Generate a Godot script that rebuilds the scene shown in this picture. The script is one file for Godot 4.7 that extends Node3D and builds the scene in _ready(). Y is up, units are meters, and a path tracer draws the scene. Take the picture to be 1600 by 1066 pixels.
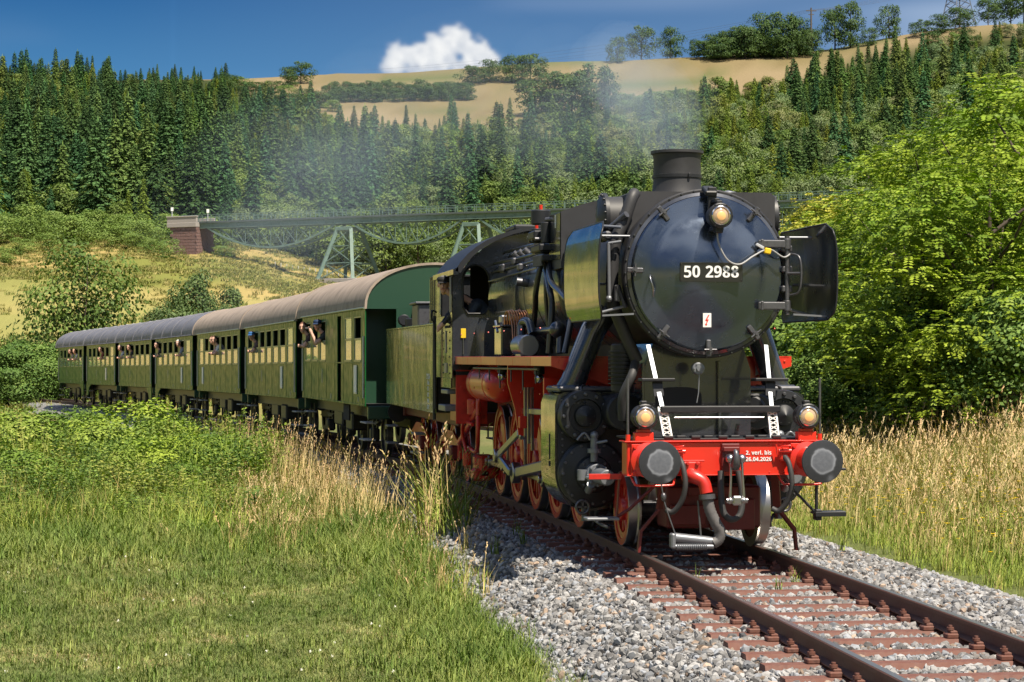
extends Node3D
# A steam train on a curve in a valley, wooded hill and iron viaduct behind. Units are metres; the rail top under the engine is y = 0, its buffer faces are at z = 0.

const EYE := Vector3(-5.9, 2.134, 22.03)
const YAW := 0.156
const PITCH := 0.008
const FOCAL := 3391.7 / 1600.0          # focal length over picture width

var counts := {}
var rng := RandomNumberGenerator.new()
var M := {}
const MASSES := ["rivet", "face_bolt", "cover_bolt", "plate_fixing", "seam", "body_strip", "web_bar", "stiffener", "bracing", "tread_strip", "copper_oil_line", "oil_pipe", "boiler_fitting", "lettering_mark", "pierced_foot", "smokebox_fitting", "valve_spindle", "board_conduit", "roof_seam", "rib", "boiler_handrail", "side_conduit", "injector_pipe", "leaf_spring"]


# ---------------------------------------------------------------- shapes
class MB:
	var v := PackedVector3Array()
	var n := PackedVector3Array()
	var c := PackedColorArray()
	var t := PackedVector2Array()
	var col := Color(1, 1, 1)
	var xf := Transform3D()

	func tri(a: Vector3, b: Vector3, d: Vector3, na: Vector3, nb: Vector3, nd: Vector3) -> void:
		a = xf * a; b = xf * b; d = xf * d
		na = (xf.basis * na).normalized(); nb = (xf.basis * nb).normalized(); nd = (xf.basis * nd).normalized()
		if (b - a).cross(d - a).dot(na + nb + nd) > 0.0:
			v.append(a); v.append(d); v.append(b)
			n.append(na); n.append(nd); n.append(nb)
		else:
			v.append(a); v.append(b); v.append(d)
			n.append(na); n.append(nb); n.append(nd)
		c.append(col); c.append(col); c.append(col)

	func quad(a: Vector3, b: Vector3, d: Vector3, e: Vector3, nn: Vector3) -> void:
		tri(a, b, d, nn, nn, nn)
		tri(a, d, e, nn, nn, nn)

	func quadn(a: Vector3, b: Vector3, d: Vector3, e: Vector3, na: Vector3, nb: Vector3, nd: Vector3, ne: Vector3) -> void:
		tri(a, b, d, na, nb, nd)
		tri(a, d, e, na, nd, ne)

	func box(ctr: Vector3, size: Vector3, bev := 0.0, bs := Basis()) -> MB:
		var h := size * 0.5
		bev = minf(bev, minf(h.x, minf(h.y, h.z)) * 0.9)
		for ax in 3:
			var b1 := (ax + 1) % 3
			var b2 := (ax + 2) % 3
			for s in [-1.0, 1.0]:
				var nn := Vector3.ZERO
				nn[ax] = s
				var p: Array[Vector3] = []
				for q in [[-1, -1], [1, -1], [1, 1], [-1, 1]]:
					var w := Vector3.ZERO
					w[ax] = s * h[ax]
					w[b1] = q[0] * (h[b1] - bev)
					w[b2] = q[1] * (h[b2] - bev)
					p.append(ctr + bs * w)
				quad(p[0], p[1], p[2], p[3], bs * nn)
		if bev > 0.0:
			for ax in 3:
				var b1 := (ax + 1) % 3
				var b2 := (ax + 2) % 3
				for s1 in [-1.0, 1.0]:
					for s2 in [-1.0, 1.0]:
						var p: Array[Vector3] = []
						for k in 4:
							var w := Vector3.ZERO
							w[ax] = (h[ax] - bev) * (-1.0 if k == 0 or k == 3 else 1.0)
							w[b1] = s1 * (h[b1] if k < 2 else h[b1] - bev)
							w[b2] = s2 * (h[b2] - bev if k < 2 else h[b2])
							p.append(ctr + bs * w)
						var nn := Vector3.ZERO
						nn[b1] = s1
						nn[b2] = s2
						quad(p[0], p[1], p[2], p[3], bs * nn.normalized())
			for sx in [-1.0, 1.0]:
				for sy in [-1.0, 1.0]:
					for sz in [-1.0, 1.0]:
						var s := Vector3(sx, sy, sz)
						var i := h - Vector3(bev, bev, bev)
						var nn := bs * s.normalized()
						tri(ctr + bs * (s * Vector3(h.x, i.y, i.z)), ctr + bs * (s * Vector3(i.x, h.y, i.z)), ctr + bs * (s * Vector3(i.x, i.y, h.z)), nn, nn, nn)
		return self

	func bar(a: Vector3, b: Vector3, w: float, h: float, up := Vector3.UP, bev := 0.0) -> MB:
		var z := (b - a).normalized()
		if absf(z.dot(up)) > 0.99:
			up = Vector3.RIGHT
		var x := up.cross(z).normalized()
		var y := z.cross(x)
		return box((a + b) * 0.5, Vector3(w, h, a.distance_to(b)), bev, Basis(x, y, z))

	func tube(pts: Array, r: Variant, sides := 8, caps := true) -> MB:
		var m := pts.size()
		var up := Vector3(0.31, 0.89, 0.22).normalized()
		var px: Array = []
		for i in m:
			var d: Vector3 = (pts[mini(i + 1, m - 1)] - pts[maxi(i - 1, 0)]).normalized()
			var x := up.cross(d)
			if x.length() < 0.05:
				x = Vector3.RIGHT.cross(d)
			x = x.normalized()
			var y := d.cross(x)
			up = y
			var rr: float = r[i] if r is Array else r
			var ring: Array = []
			for k in sides:
				var a := TAU * k / sides
				var nn: Vector3 = x * cos(a) + y * sin(a)
				ring.append([pts[i] + nn * rr, nn])
			px.append(ring)
			if caps and (i == 0 or i == m - 1):
				var nn := -d if i == 0 else d
				for k in sides:
					tri(pts[i], ring[k][0], pts[i] + (x * cos(TAU * (k + 1) / sides) + y * sin(TAU * (k + 1) / sides)) * rr, nn, nn, nn)
		for i in m - 1:
			for k in sides:
				var k2 := (k + 1) % sides
				quadn(px[i][k][0], px[i][k2][0], px[i + 1][k2][0], px[i + 1][k][0], px[i][k][1], px[i][k2][1], px[i + 1][k2][1], px[i + 1][k][1])
		return self

	func lathe(prof: Array, base: Vector3, axis: Vector3, segs := 24, sharp := 32.0, from := 0.0, to := TAU) -> MB:
		axis = axis.normalized()
		var x := Vector3.RIGHT if absf(axis.x) < 0.9 else Vector3.UP
		x = (x - axis * x.dot(axis)).normalized()
		var y := axis.cross(x)
		var m := prof.size()
		var sn: Array[Vector2] = []
		for i in m - 1:
			var d: Vector2 = (prof[i + 1] - prof[i]).normalized()
			sn.append(Vector2(d.y, -d.x))
		var lim := cos(deg_to_rad(sharp))
		for i in m - 1:
			var n0 := sn[i]
			var n1 := sn[i]
			if i > 0 and sn[i - 1].dot(sn[i]) > lim:
				n0 = (sn[i - 1] + sn[i]).normalized()
			if i < m - 2 and sn[i + 1].dot(sn[i]) > lim:
				n1 = (sn[i + 1] + sn[i]).normalized()
			for k in segs:
				var a := from + (to - from) * k / segs
				var b := from + (to - from) * (k + 1) / segs
				var da := x * cos(a) + y * sin(a)
				var db := x * cos(b) + y * sin(b)
				var p: Vector2 = prof[i]
				var q: Vector2 = prof[i + 1]
				quadn(base + da * p.x + axis * p.y, base + db * p.x + axis * p.y, base + db * q.x + axis * q.y, base + da * q.x + axis * q.y,
					da * n0.x + axis * n0.y, db * n0.x + axis * n0.y, db * n1.x + axis * n1.y, da * n1.x + axis * n1.y)
		return self

	func cyl(a: Vector3, b: Vector3, r: float, segs := 16, bev := 0.0) -> MB:
		var l := a.distance_to(b)
		if bev > 0.0:
			return lathe([Vector2(0, 0), Vector2(r - bev, 0), Vector2(r, bev), Vector2(r, l - bev), Vector2(r - bev, l), Vector2(0, l)], a, b - a, segs)
		return lathe([Vector2(0, 0), Vector2(r, 0), Vector2(r, l), Vector2(0, l)], a, b - a, segs)

	func ball(ctr: Vector3, r: float, segs := 12, squash := 1.0) -> MB:
		var pr: Array = []
		for i in 9:
			var a := -PI / 2 + PI * i / 8
			pr.append(Vector2(maxf(0.0, r * cos(a)), r * squash * sin(a)))
		return lathe(pr, ctr, Vector3.UP, segs, 60.0)

	func ring(ctr: Vector3, axis: Vector3, big: float, small: float, segs := 24, sides := 8) -> MB:
		var pr: Array = []
		for i in sides + 1:
			var a := TAU * i / sides
			pr.append(Vector2(big + small * cos(a), small * sin(a)))
		return lathe(pr, ctr, axis, segs, 80.0)

	func bolts(ctr: Vector3, axis: Vector3, big: float, r: float, h: float, count: int, turn := 0.0) -> MB:
		axis = axis.normalized()
		var x := Vector3.RIGHT if absf(axis.x) < 0.9 else Vector3.UP
		x = (x - axis * x.dot(axis)).normalized()
		var y := axis.cross(x)
		for k in count:
			var a := TAU * (k + turn) / count
			var p := ctr + (x * cos(a) + y * sin(a)) * big
			bolt(p, axis, r, h)
		return self

	func bolt(p: Vector3, axis: Vector3, r: float, h: float) -> MB:
		return lathe([Vector2(r, -0.004), Vector2(r, h * 0.7), Vector2(r * 0.7, h), Vector2(0, h)], p, axis, 6, 10.0)

	# poly lies in the xy plane of tr and is drawn out along its z from d0 to d1
	func extrude(poly: PackedVector2Array, d0: float, d1: float, tr := Transform3D(), sharp := 30.0) -> MB:
		var m := poly.size()
		var area := 0.0
		for i in m:
			area += poly[i].cross(poly[(i + 1) % m])
		var sg := 1.0 if area > 0.0 else -1.0
		var sn: Array[Vector2] = []
		for i in m:
			var d := (poly[(i + 1) % m] - poly[i]).normalized()
			sn.append(Vector2(d.y, -d.x) * sg)
		var lim := cos(deg_to_rad(sharp))
		for i in m:
			var j := (i + 1) % m
			var n0 := sn[i]
			var n1 := sn[i]
			var pv := sn[(i + m - 1) % m]
			if pv.dot(sn[i]) > lim:
				n0 = (pv + sn[i]).normalized()
			if sn[j].dot(sn[i]) > lim:
				n1 = (sn[j] + sn[i]).normalized()
			var a := poly[i]
			var b := poly[j]
			var na := tr.basis * Vector3(n0.x, n0.y, 0)
			var nb := tr.basis * Vector3(n1.x, n1.y, 0)
			quadn(tr * Vector3(a.x, a.y, d0), tr * Vector3(b.x, b.y, d0), tr * Vector3(b.x, b.y, d1), tr * Vector3(a.x, a.y, d1), na, nb, nb, na)
		var id := Geometry2D.triangulate_polygon(poly)
		for k in range(0, id.size(), 3):
			for e in [[d0, -1.0], [d1, 1.0]]:
				var nn: Vector3 = tr.basis * Vector3(0, 0, e[1] * signf(d1 - d0))
				tri(tr * Vector3(poly[id[k]].x, poly[id[k]].y, e[0]), tr * Vector3(poly[id[k + 1]].x, poly[id[k + 1]].y, e[0]), tr * Vector3(poly[id[k + 2]].x, poly[id[k + 2]].y, e[0]), nn, nn, nn)
		return self

	func mesh() -> ArrayMesh:
		var a := []
		a.resize(Mesh.ARRAY_MAX)
		a[Mesh.ARRAY_VERTEX] = v
		a[Mesh.ARRAY_NORMAL] = n
		a[Mesh.ARRAY_COLOR] = c
		if t.size() == v.size():
			a[Mesh.ARRAY_TEX_UV] = t
		var m := ArrayMesh.new()
		m.add_surface_from_arrays(Mesh.PRIMITIVE_TRIANGLES, a)
		return m


func mb() -> MB:
	return MB.new()


func numbered(called: String, parent: Node) -> String:
	var key := "%d/%s" % [parent.get_instance_id(), called]
	var k: int = counts.get(key, 0)
	counts[key] = k + 1
	return called if k == 0 else "%s_%03d" % [called, k]


func put(called: String, shape: Variant, m: Material, parent: Node = self) -> MeshInstance3D:
	var o := MeshInstance3D.new()
	o.name = numbered(called, parent)
	o.mesh = shape.mesh() if shape is MB else shape
	o.material_override = m
	parent.add_child(o, true)
	if called in MASSES:                    # too small to pick apart singly
		o.set_meta("kind", "stuff")
	return o


func nth(k: int) -> String:
	var ones := ["", "first", "second", "third", "fourth", "fifth", "sixth", "seventh", "eighth", "ninth", "tenth", "eleventh", "twelfth", "thirteenth", "fourteenth", "fifteenth", "sixteenth", "seventeenth", "eighteenth", "nineteenth"]
	if k < 20:
		return ones[k]
	var tens := {2: ["twentieth", "twenty"], 3: ["thirtieth", "thirty"], 4: ["fortieth", "forty"], 5: ["fiftieth", "fifty"]}
	return tens[k / 10][0] if k % 10 == 0 else "%s-%s" % [tens[k / 10][1], ones[k % 10]]


func tell_apart() -> void:                    # things that would share a label are told apart by their place, counted from the left
	var same := {}
	for o in get_children():
		if o.has_meta("category") and not o.has_meta("kind"):
			var l: String = o.get_meta("label")
			if not same.has(l):
				same[l] = []
			same[l].append([seen(o.position.x, o.position.z).x, o])
	for l in same:
		if same[l].size() > 1:
			same[l].sort_custom(func(p, q): return p[0] < q[0])
			for i in same[l].size():
				same[l][i][1].set_meta("label", "%s, %s from left" % [l, nth(i + 1)])


func place_words(col: float) -> String:
	for p in [[110.0, "at the far left"], [270.0, "over the rear coaches"], [420.0, "over the stone abutment"], [560.0, "over the first span"], [700.0, "over the second span"], [850.0, "behind the drifting smoke"], [1010.0, "left of the chimney"], [1150.0, "behind the chimney"], [1300.0, "right of the chimney"]]:
		if col < p[0]:
			return p[1]
	return "over the lineside trees"


func tag(o: Node, label: String, category: String, group := "") -> Node:
	o.set_meta("label", label)
	o.set_meta("category", category)
	if group:
		o.set_meta("group", group)
	return o


func structure(o: Node) -> Node:
	o.set_meta("kind", "structure")
	return o


func stuff(o: Node, label := "", category := "") -> Node:
	o.set_meta("kind", "stuff")
	if label:
		o.set_meta("label", label)
		o.set_meta("category", category)
	return o


func thing(called: String, at: Vector3, turn := 0.0) -> Node3D:
	var o := Node3D.new()
	o.name = numbered(called, self)
	o.position = at
	o.rotation.y = turn
	add_child(o, true)
	return o


func mirror(s: float, p: Vector3) -> Vector3:
	return Vector3(p.x * s, p.y, p.z)


func bez(p: Array, steps := 6) -> Array:            # a smooth line through the points
	var cv := Curve3D.new()
	for i in p.size():
		var d: Vector3 = (p[mini(i + 1, p.size() - 1)] - p[maxi(i - 1, 0)]) / 6.0
		cv.add_point(p[i], -d, d)
	var out := []
	for i in (p.size() - 1):
		for k in steps:
			out.append(cv.sample(i, float(k) / steps))
	out.append(p[-1])
	return out


# ---------------------------------------------------------------- materials
func lin(r: float, g: float, b: float) -> Color:
	return Color(r, g, b).linear_to_srgb()


func mat(called: String, base: Color, rough: float, metal := 0.0, spec := 0.5, coat := 0.0, coat_rough := 0.1) -> StandardMaterial3D:
	var m := StandardMaterial3D.new()
	m.resource_name = called
	m.albedo_color = base
	m.roughness = rough
	m.metallic = metal
	m.metallic_specular = spec
	if coat > 0.0:
		m.clearcoat_enabled = true
		m.clearcoat = coat
		m.clearcoat_roughness = coat_rough
	M[called] = m
	return m


func noise_tex(seed_: int, freq: float, size := 256, octaves := 4, ramp: Array = [], normal := false, strength := 4.0) -> NoiseTexture2D:
	var t := NoiseTexture2D.new()
	t.width = size
	t.height = size
	t.seamless = true
	var f := FastNoiseLite.new()
	f.seed = seed_
	f.frequency = freq
	f.noise_type = FastNoiseLite.TYPE_SIMPLEX_SMOOTH
	f.fractal_octaves = octaves
	t.noise = f
	if normal:
		t.as_normal_map = true
		t.bump_strength = strength
	if ramp.size():
		var g := Gradient.new()
		g.offsets = PackedFloat32Array(range(ramp.size()).map(func(i): return float(i) / (ramp.size() - 1)))
		g.colors = PackedColorArray(ramp)
		t.color_ramp = g
	return t


func world_noise(m: StandardMaterial3D, tex: Texture2D, metres: float, local := false) -> StandardMaterial3D:
	m.albedo_texture = tex
	m.uv1_triplanar = true
	m.uv1_world_triplanar = not local
	m.uv1_scale = Vector3.ONE / metres
	return m


func grey(a: float) -> Color:
	return lin(a, a, a)


func leafy(called: String, spec := 0.3, through := Color(0.5, 0.6, 0.2), rough := 0.55) -> StandardMaterial3D:
	var m := mat(called, Color.WHITE, rough, 0.0, spec)
	m.vertex_color_use_as_albedo = true
	m.backlight_enabled = true
	m.backlight = through
	m.cull_mode = BaseMaterial3D.CULL_DISABLED
	return m


func materials() -> void:
	var wavy := noise_tex(3, 0.012, 256, 2, [], true, 5.0)
	var streak := noise_tex(6, 0.03, 256, 5, [Color(0.45, 0.45, 0.45), Color(0.6, 0.6, 0.6), Color(0.75, 0.75, 0.75), Color(1, 1, 1)])
	var dirt := noise_tex(5, 0.02, 256, 5, [grey(0.55), grey(0.9), grey(1.0), grey(0.8)])
	for d in [["black_gloss", lin(0.016, 0.018, 0.024), 0.25, 0.6, 1.0, 0.06], ["black_side", lin(0.012, 0.015, 0.02), 0.22, 0.55, 0.7, 0.04], ["coach_green", lin(0.009, 0.1, 0.026), 0.36, 0.24, 0.08, 0.04], ["black_boiler", lin(0.011, 0.013, 0.017), 0.3, 0.6, 0.9, 0.1]]:
		var m := mat(d[0], d[1], d[2], 0.0, d[3], d[4], d[5])
		m.normal_enabled = true
		m.normal_texture = wavy
		m.normal_scale = 0.35 if d[0] in ["black_side", "coach_green"] else 0.1
		m.uv1_triplanar = true
		m.roughness_texture = streak
		m.roughness = d[2] * 1.5
		m.uv1_scale = Vector3(0.35, 0.35, 0.35)
		if d[0] in ["black_gloss", "black_boiler"]:
			m.metallic = 0.5
			m.albedo_color = lin(0.055, 0.06, 0.075)
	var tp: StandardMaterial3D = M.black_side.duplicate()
	tp.resource_name = "tender_olive_reflection"
	tp.albedo_color = lin(0.115, 0.145, 0.035)  # black paint; the meadow's olive reflection is put into the base colour
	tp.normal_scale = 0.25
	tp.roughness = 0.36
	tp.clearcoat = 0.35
	M["tender_olive_reflection"] = tp
	var db := mat("door_black", lin(0.105, 0.13, 0.175), 0.34, 0.88, 0.6, 0.5, 0.06)
	db.roughness_texture = streak
	db.uv1_triplanar = true
	db.uv1_scale = Vector3(0.8, 0.8, 0.8)
	world_noise(mat("black_matte", lin(0.035, 0.035, 0.038), 0.55), dirt, 2.0, true)
	world_noise(mat("smoke_black", lin(0.022, 0.022, 0.025), 0.5), dirt, 1.5, true)
	world_noise(mat("black_dull", lin(0.016, 0.017, 0.02), 0.45, 0.0, 0.5), dirt, 1.0, true)
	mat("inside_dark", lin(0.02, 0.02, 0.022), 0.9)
	mat("red", lin(0.62, 0.028, 0.014), 0.33, 0.0, 0.5, 0.5, 0.15)
	world_noise(mat("red_frame", lin(0.58, 0.026, 0.017), 0.38, 0.0, 0.5, 0.4, 0.2), dirt, 1.2, true)
	world_noise(mat("red_dark", lin(0.14, 0.015, 0.013), 0.5), dirt, 1.0, true)
	mat("steel", lin(0.42, 0.42, 0.43), 0.32, 1.0)
	mat("tread", lin(0.45, 0.44, 0.43), 0.33, 1.0)
	world_noise(mat("steel_dark", lin(0.14, 0.14, 0.15), 0.42, 0.7), dirt, 0.6, true)
	mat("steel_grey", lin(0.2, 0.21, 0.23), 0.4, 0.4)
	mat("copper", lin(0.55, 0.25, 0.13), 0.35, 1.0)
	mat("silver_paint", lin(0.55, 0.57, 0.6), 0.35, 0.3)
	mat("brace_grey", lin(0.2, 0.22, 0.25), 0.4, 0.3)
	mat("white_paint", lin(0.8, 0.8, 0.78), 0.5)
	mat("yellow", lin(0.75, 0.5, 0.02), 0.45)
	mat("lettering", lin(0.8, 0.8, 0.78), 0.5)
	mat("plate_black", lin(0.012, 0.013, 0.014), 0.35, 0.0, 0.5, 0.6, 0.1)
	mat("cable_grey", lin(0.3, 0.3, 0.3), 0.5)
	mat("rubber", lin(0.035, 0.035, 0.036), 0.6)
	world_noise(mat("hose_grey", lin(0.13, 0.125, 0.125), 0.55), dirt, 0.4, true)
	world_noise(mat("pipe_black", lin(0.022, 0.023, 0.027), 0.35, 0.0, 0.6, 0.6, 0.15), dirt, 0.7, true)
	var lens := mat("lens", lin(0.4, 0.3, 0.2), 0.15, 0.0, 0.6, 1.0, 0.03)
	lens.emission_enabled = true
	lens.emission = lin(1.0, 0.55, 0.25)
	lens.emission_energy_multiplier = 0.06
	var bulb := mat("bulb", lin(0.6, 0.33, 0.13), 0.3)
	bulb.emission_enabled = true
	bulb.emission = lin(1.0, 0.55, 0.2)
	bulb.emission_energy_multiplier = 0.25
	mat("chrome", lin(0.6, 0.6, 0.6), 0.18, 1.0)
	var glass := mat("glass", Color(0.85, 0.95, 0.9, 0.12), 0.03, 0.0, 0.6)
	glass.transparency = BaseMaterial3D.TRANSPARENCY_ALPHA
	# the train's roofs, the ground's own things
	var roofdirt := noise_tex(8, 0.015, 512, 5, [grey(0.4), grey(0.75), grey(1.0), grey(0.6)])
	world_noise(mat("roof_brown", lin(0.35, 0.28, 0.225), 0.8), roofdirt, 5.0, true)
	world_noise(mat("roof_grey", lin(0.17, 0.172, 0.2), 0.6), roofdirt, 5.0, true)
	world_noise(mat("rail_rust", lin(0.115, 0.055, 0.042), 0.6, 0.0, 0.4), dirt, 0.5)
	mat("rail_head", lin(0.45, 0.42, 0.4), 0.3, 0.9)
	world_noise(mat("sleeper_rust", lin(0.15, 0.068, 0.05), 0.75), noise_tex(9, 0.03, 256, 5, [lin(0.5, 0.45, 0.45), Color.WHITE, lin(0.9, 0.7, 0.6), lin(0.6, 0.6, 0.65)]), 0.8)
	world_noise(mat("bridge_green", lin(0.135, 0.21, 0.175), 0.6), dirt, 6.0)
	mat("bridge_dark", lin(0.07, 0.09, 0.085), 0.7)
	mat("bark", lin(0.06, 0.045, 0.033), 0.9)
	mat("pole_wood", lin(0.1, 0.085, 0.07), 0.9)
	mat("lattice_steel", lin(0.16, 0.19, 0.24), 0.6, 0.3)
	mat("wire", lin(0.08, 0.085, 0.1), 0.6)
	mat("skin", lin(0.5, 0.28, 0.2), 0.55)
	var cloth := mat("cloth", Color.WHITE, 0.75)
	cloth.vertex_color_use_as_albedo = true
	var plain := mat("tinted", Color.WHITE, 0.8)
	plain.vertex_color_use_as_albedo = true
	leafy("leaf")
	leafy("needle", 0.2, Color(0.12, 0.2, 0.05), 0.65)
	leafy("blade", 0.3, Color(0.5, 0.6, 0.2), 0.6)


# ---------------------------------------------------------------- camera, light, sky
func view_and_light() -> void:
	var cam := Camera3D.new()
	cam.name = "camera"
	cam.position = EYE
	cam.basis = Basis.from_euler(Vector3(PITCH, -YAW, 0))
	cam.keep_aspect = Camera3D.KEEP_WIDTH
	cam.fov = rad_to_deg(2.0 * atan(0.5 / FOCAL))
	cam.near = 0.5
	cam.far = 9000.0
	add_child(cam)
	cam.current = true

	var sun := DirectionalLight3D.new()
	sun.name = "sun"
	sun.light_color = Color(1.0, 0.955, 0.88)
	sun.light_energy = 1.6
	sun.light_angular_distance = 0.5
	sun.shadow_enabled = true
	sun.basis = Basis.looking_at(-Vector3(0.23, 1.0, 0.5), Vector3.UP)
	add_child(sun)

	var env := Environment.new()
	env.background_mode = Environment.BG_SKY
	env.tonemap_mode = Environment.TONE_MAPPER_LINEAR
	env.tonemap_exposure = 1.75
	env.sdfgi_enabled = true
	env.ssao_enabled = true
	env.ssil_enabled = true
	env.background_energy_multiplier = 0.85
	env.volumetric_fog_enabled = true
	env.volumetric_fog_density = 0.0
	var sky := Sky.new()
	var pano := PanoramaSkyMaterial.new()
	pano.panorama = sky_picture()
	sky.sky_material = pano
	env.sky = sky
	var we := WorldEnvironment.new()
	we.name = "world"
	we.environment = env
	add_child(we)


# Deep blue summer air, paler towards the horizon, with thin high streaks and scattered fair-weather clouds all round.
func sky_picture() -> ImageTexture:
	var w := 1024
	var h := 512
	var f := FastNoiseLite.new()
	f.seed = 11
	f.frequency = 0.8
	f.fractal_octaves = 5
	var g := FastNoiseLite.new()
	g.seed = 4
	g.frequency = 1.0
	g.fractal_octaves = 4
	var px := PackedFloat32Array()
	px.resize(w * h * 3)
	var k := 0
	for j in h:
		var el := PI / 2 - PI * (j + 0.5) / h
		var y := sin(el)
		var base := Color(0.007, 0.062, 0.2).lerp(Color(0.062, 0.19, 0.36), 1.0 - smoothstep(0.095, 0.2, y)).lerp(Color(0.2, 0.34, 0.5), 1.0 - smoothstep(0.0, 0.1, y))
		for i in w:
			var az := TAU * (i + 0.5) / w
			var c := base
			if y > 0.02:
				var dx := sin(az) * cos(el)
				var dz := -cos(az) * cos(el)
				var hh := 1.0 / (y + 0.12)
				var p := Vector3(dx * hh, 0.0, dz * hh)
				var st := clampf(g.get_noise_3d(p.x * 0.35 + p.z * 0.2, 3.0, p.z * 1.1 - p.x * 0.5) * 1.9 + 0.12, 0.0, 1.0)
				var side := clampf(0.5 + 1.3 * sin(az - 0.15) * 2.2, 0.0, 1.0)
				c = c.lerp(Color(0.125, 0.2, 0.33), 0.6 * side * (1.0 - smoothstep(0.25, 0.6, y)))
				c = c.lerp(Color(0.4, 0.48, 0.6), 0.8 * st * (0.12 + 0.88 * side))
				if y > 0.2:
					var cl := clampf(f.get_noise_3d(p.x, 0.0, p.z) * 3.2 + 0.1, 0.0, 1.0) * smoothstep(0.2, 0.3, y)
					c = c.lerp(Color(0.85, 0.88, 0.93), cl * 0.9)
			px[k] = c.r
			px[k + 1] = c.g
			px[k + 2] = c.b
			k += 3
	var im := Image.create_from_data(w, h, false, Image.FORMAT_RGBF, px.to_byte_array())
	im.resize(4096, 2048, Image.INTERPOLATE_CUBIC)
	# one bright cumulus low over the ridge
	var q := FastNoiseLite.new()
	q.seed = 19
	q.frequency = 0.045
	q.fractal_octaves = 5
	var heap := [[622, 92, 24], [640, 84, 20], [660, 82, 22], [680, 78, 26], [704, 66, 26], [712, 54, 16], [726, 72, 24], [746, 78, 20], [764, 86, 15], [690, 96, 30], [735, 98, 26], [655, 100, 26], [612, 104, 18], [770, 100, 16]]
	var per := 4096.0 / TAU
	for j in range(1024 - 130, 1024 - 50):
		for i in range(30, 130):
			var el := (1024.0 - (j + 0.5)) / per
			var az := (i + 0.5) / per
			var x := 800.0 + 3391.7 * tan(az - YAW)
			var y := 560.0 - 3391.7 * tan(el) / cos(az - YAW)
			var n := q.get_noise_2d(x, y)
			var dens := 0.0
			var tone := 0.0
			for b in heap:
				var dx: float = (x - b[0]) / b[2]
				var dy: float = (y - b[1]) / b[2]
				var rr := sqrt(dx * dx + dy * dy) + n * 0.75
				var kk := 1.0 - smoothstep(0.58, 1.14, rr)
				dens = 1.0 - (1.0 - dens) * (1.0 - kk)
				tone = maxf(tone, kk * clampf(0.55 - 0.34 * dy + 0.2 * dx + 0.7 * n, 0.1, 1.0))
			if dens > 0.003:
				var c := im.get_pixel(i, j)
				im.set_pixel(i, j, c.lerp(Color(0.3, 0.34, 0.42).lerp(Color(0.66, 0.66, 0.65), clampf(tone * 1.15, 0.0, 1.0)), dens * 0.97))
	return ImageTexture.create_from_image(im)


# ---------------------------------------------------------------- where things are
var way_x := PackedFloat32Array()
var way_z := PackedFloat32Array()
var way_a := PackedFloat32Array()
const WAY0 := -60


func lay_way() -> void:                     # the track's centre line, metre by metre: s metres behind the buffers
	var n := 260
	way_x.resize(n); way_z.resize(n); way_a.resize(n)
	var x := 0.0
	var z := 0.0
	for i in range(0, n + WAY0):
		var a := bend(i + 0.5)
		way_x[i - WAY0] = x; way_z[i - WAY0] = z; way_a[i - WAY0] = bend(i)
		x -= sin(a)
		z -= cos(a)
	x = 0.0
	z = 0.0
	for i in range(0, WAY0 - 1, -1):
		way_x[i - WAY0] = x; way_z[i - WAY0] = z; way_a[i - WAY0] = bend(i)
		var a := bend(i - 0.5)
		x += sin(a)
		z += cos(a)
	var off := way(6.85).x
	for i in n:
		way_x[i] -= off


func bend(s: float) -> float:
	if s < 6.85:
		return (s - 6.85) * 0.0030
	var k := minf(s - 6.85, 118.0)
	return k * 0.00296 - k * k * 0.0000124


func way(s: float) -> Vector3:              # point on the rail top, centre of the track
	var f := clampf(s - WAY0, 0.0, way_x.size() - 1.001)
	var i := int(f)
	var t := f - i
	return Vector3(lerpf(way_x[i], way_x[i + 1], t), -0.005 * maxf(0.0, s - 24.0), lerpf(way_z[i], way_z[i + 1], t))


func turn_at(s: float) -> float:
	var f := clampf(s - WAY0, 0.0, way_a.size() - 1.001)
	return lerpf(way_a[int(f)], way_a[int(f) + 1], f - int(f))


func on_way(s: float, q: float, y: float) -> Vector3:   # q metres to the right of the track (seen from the front), y over the rail
	var a := turn_at(s)
	return way(s) + Vector3(cos(a) * q, y, -sin(a) * q)


func across(x: float, z: float) -> Vector2:  # (s, q) of a place
	var s := -z
	for k in 3:
		var p := way(s)
		var a := turn_at(s)
		s += (x - p.x) * -sin(a) + (z - p.z) * -cos(a)
	var p2 := way(s)
	var a2 := turn_at(s)
	return Vector2(s, (x - p2.x) * cos(a2) - (z - p2.z) * sin(a2))


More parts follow.
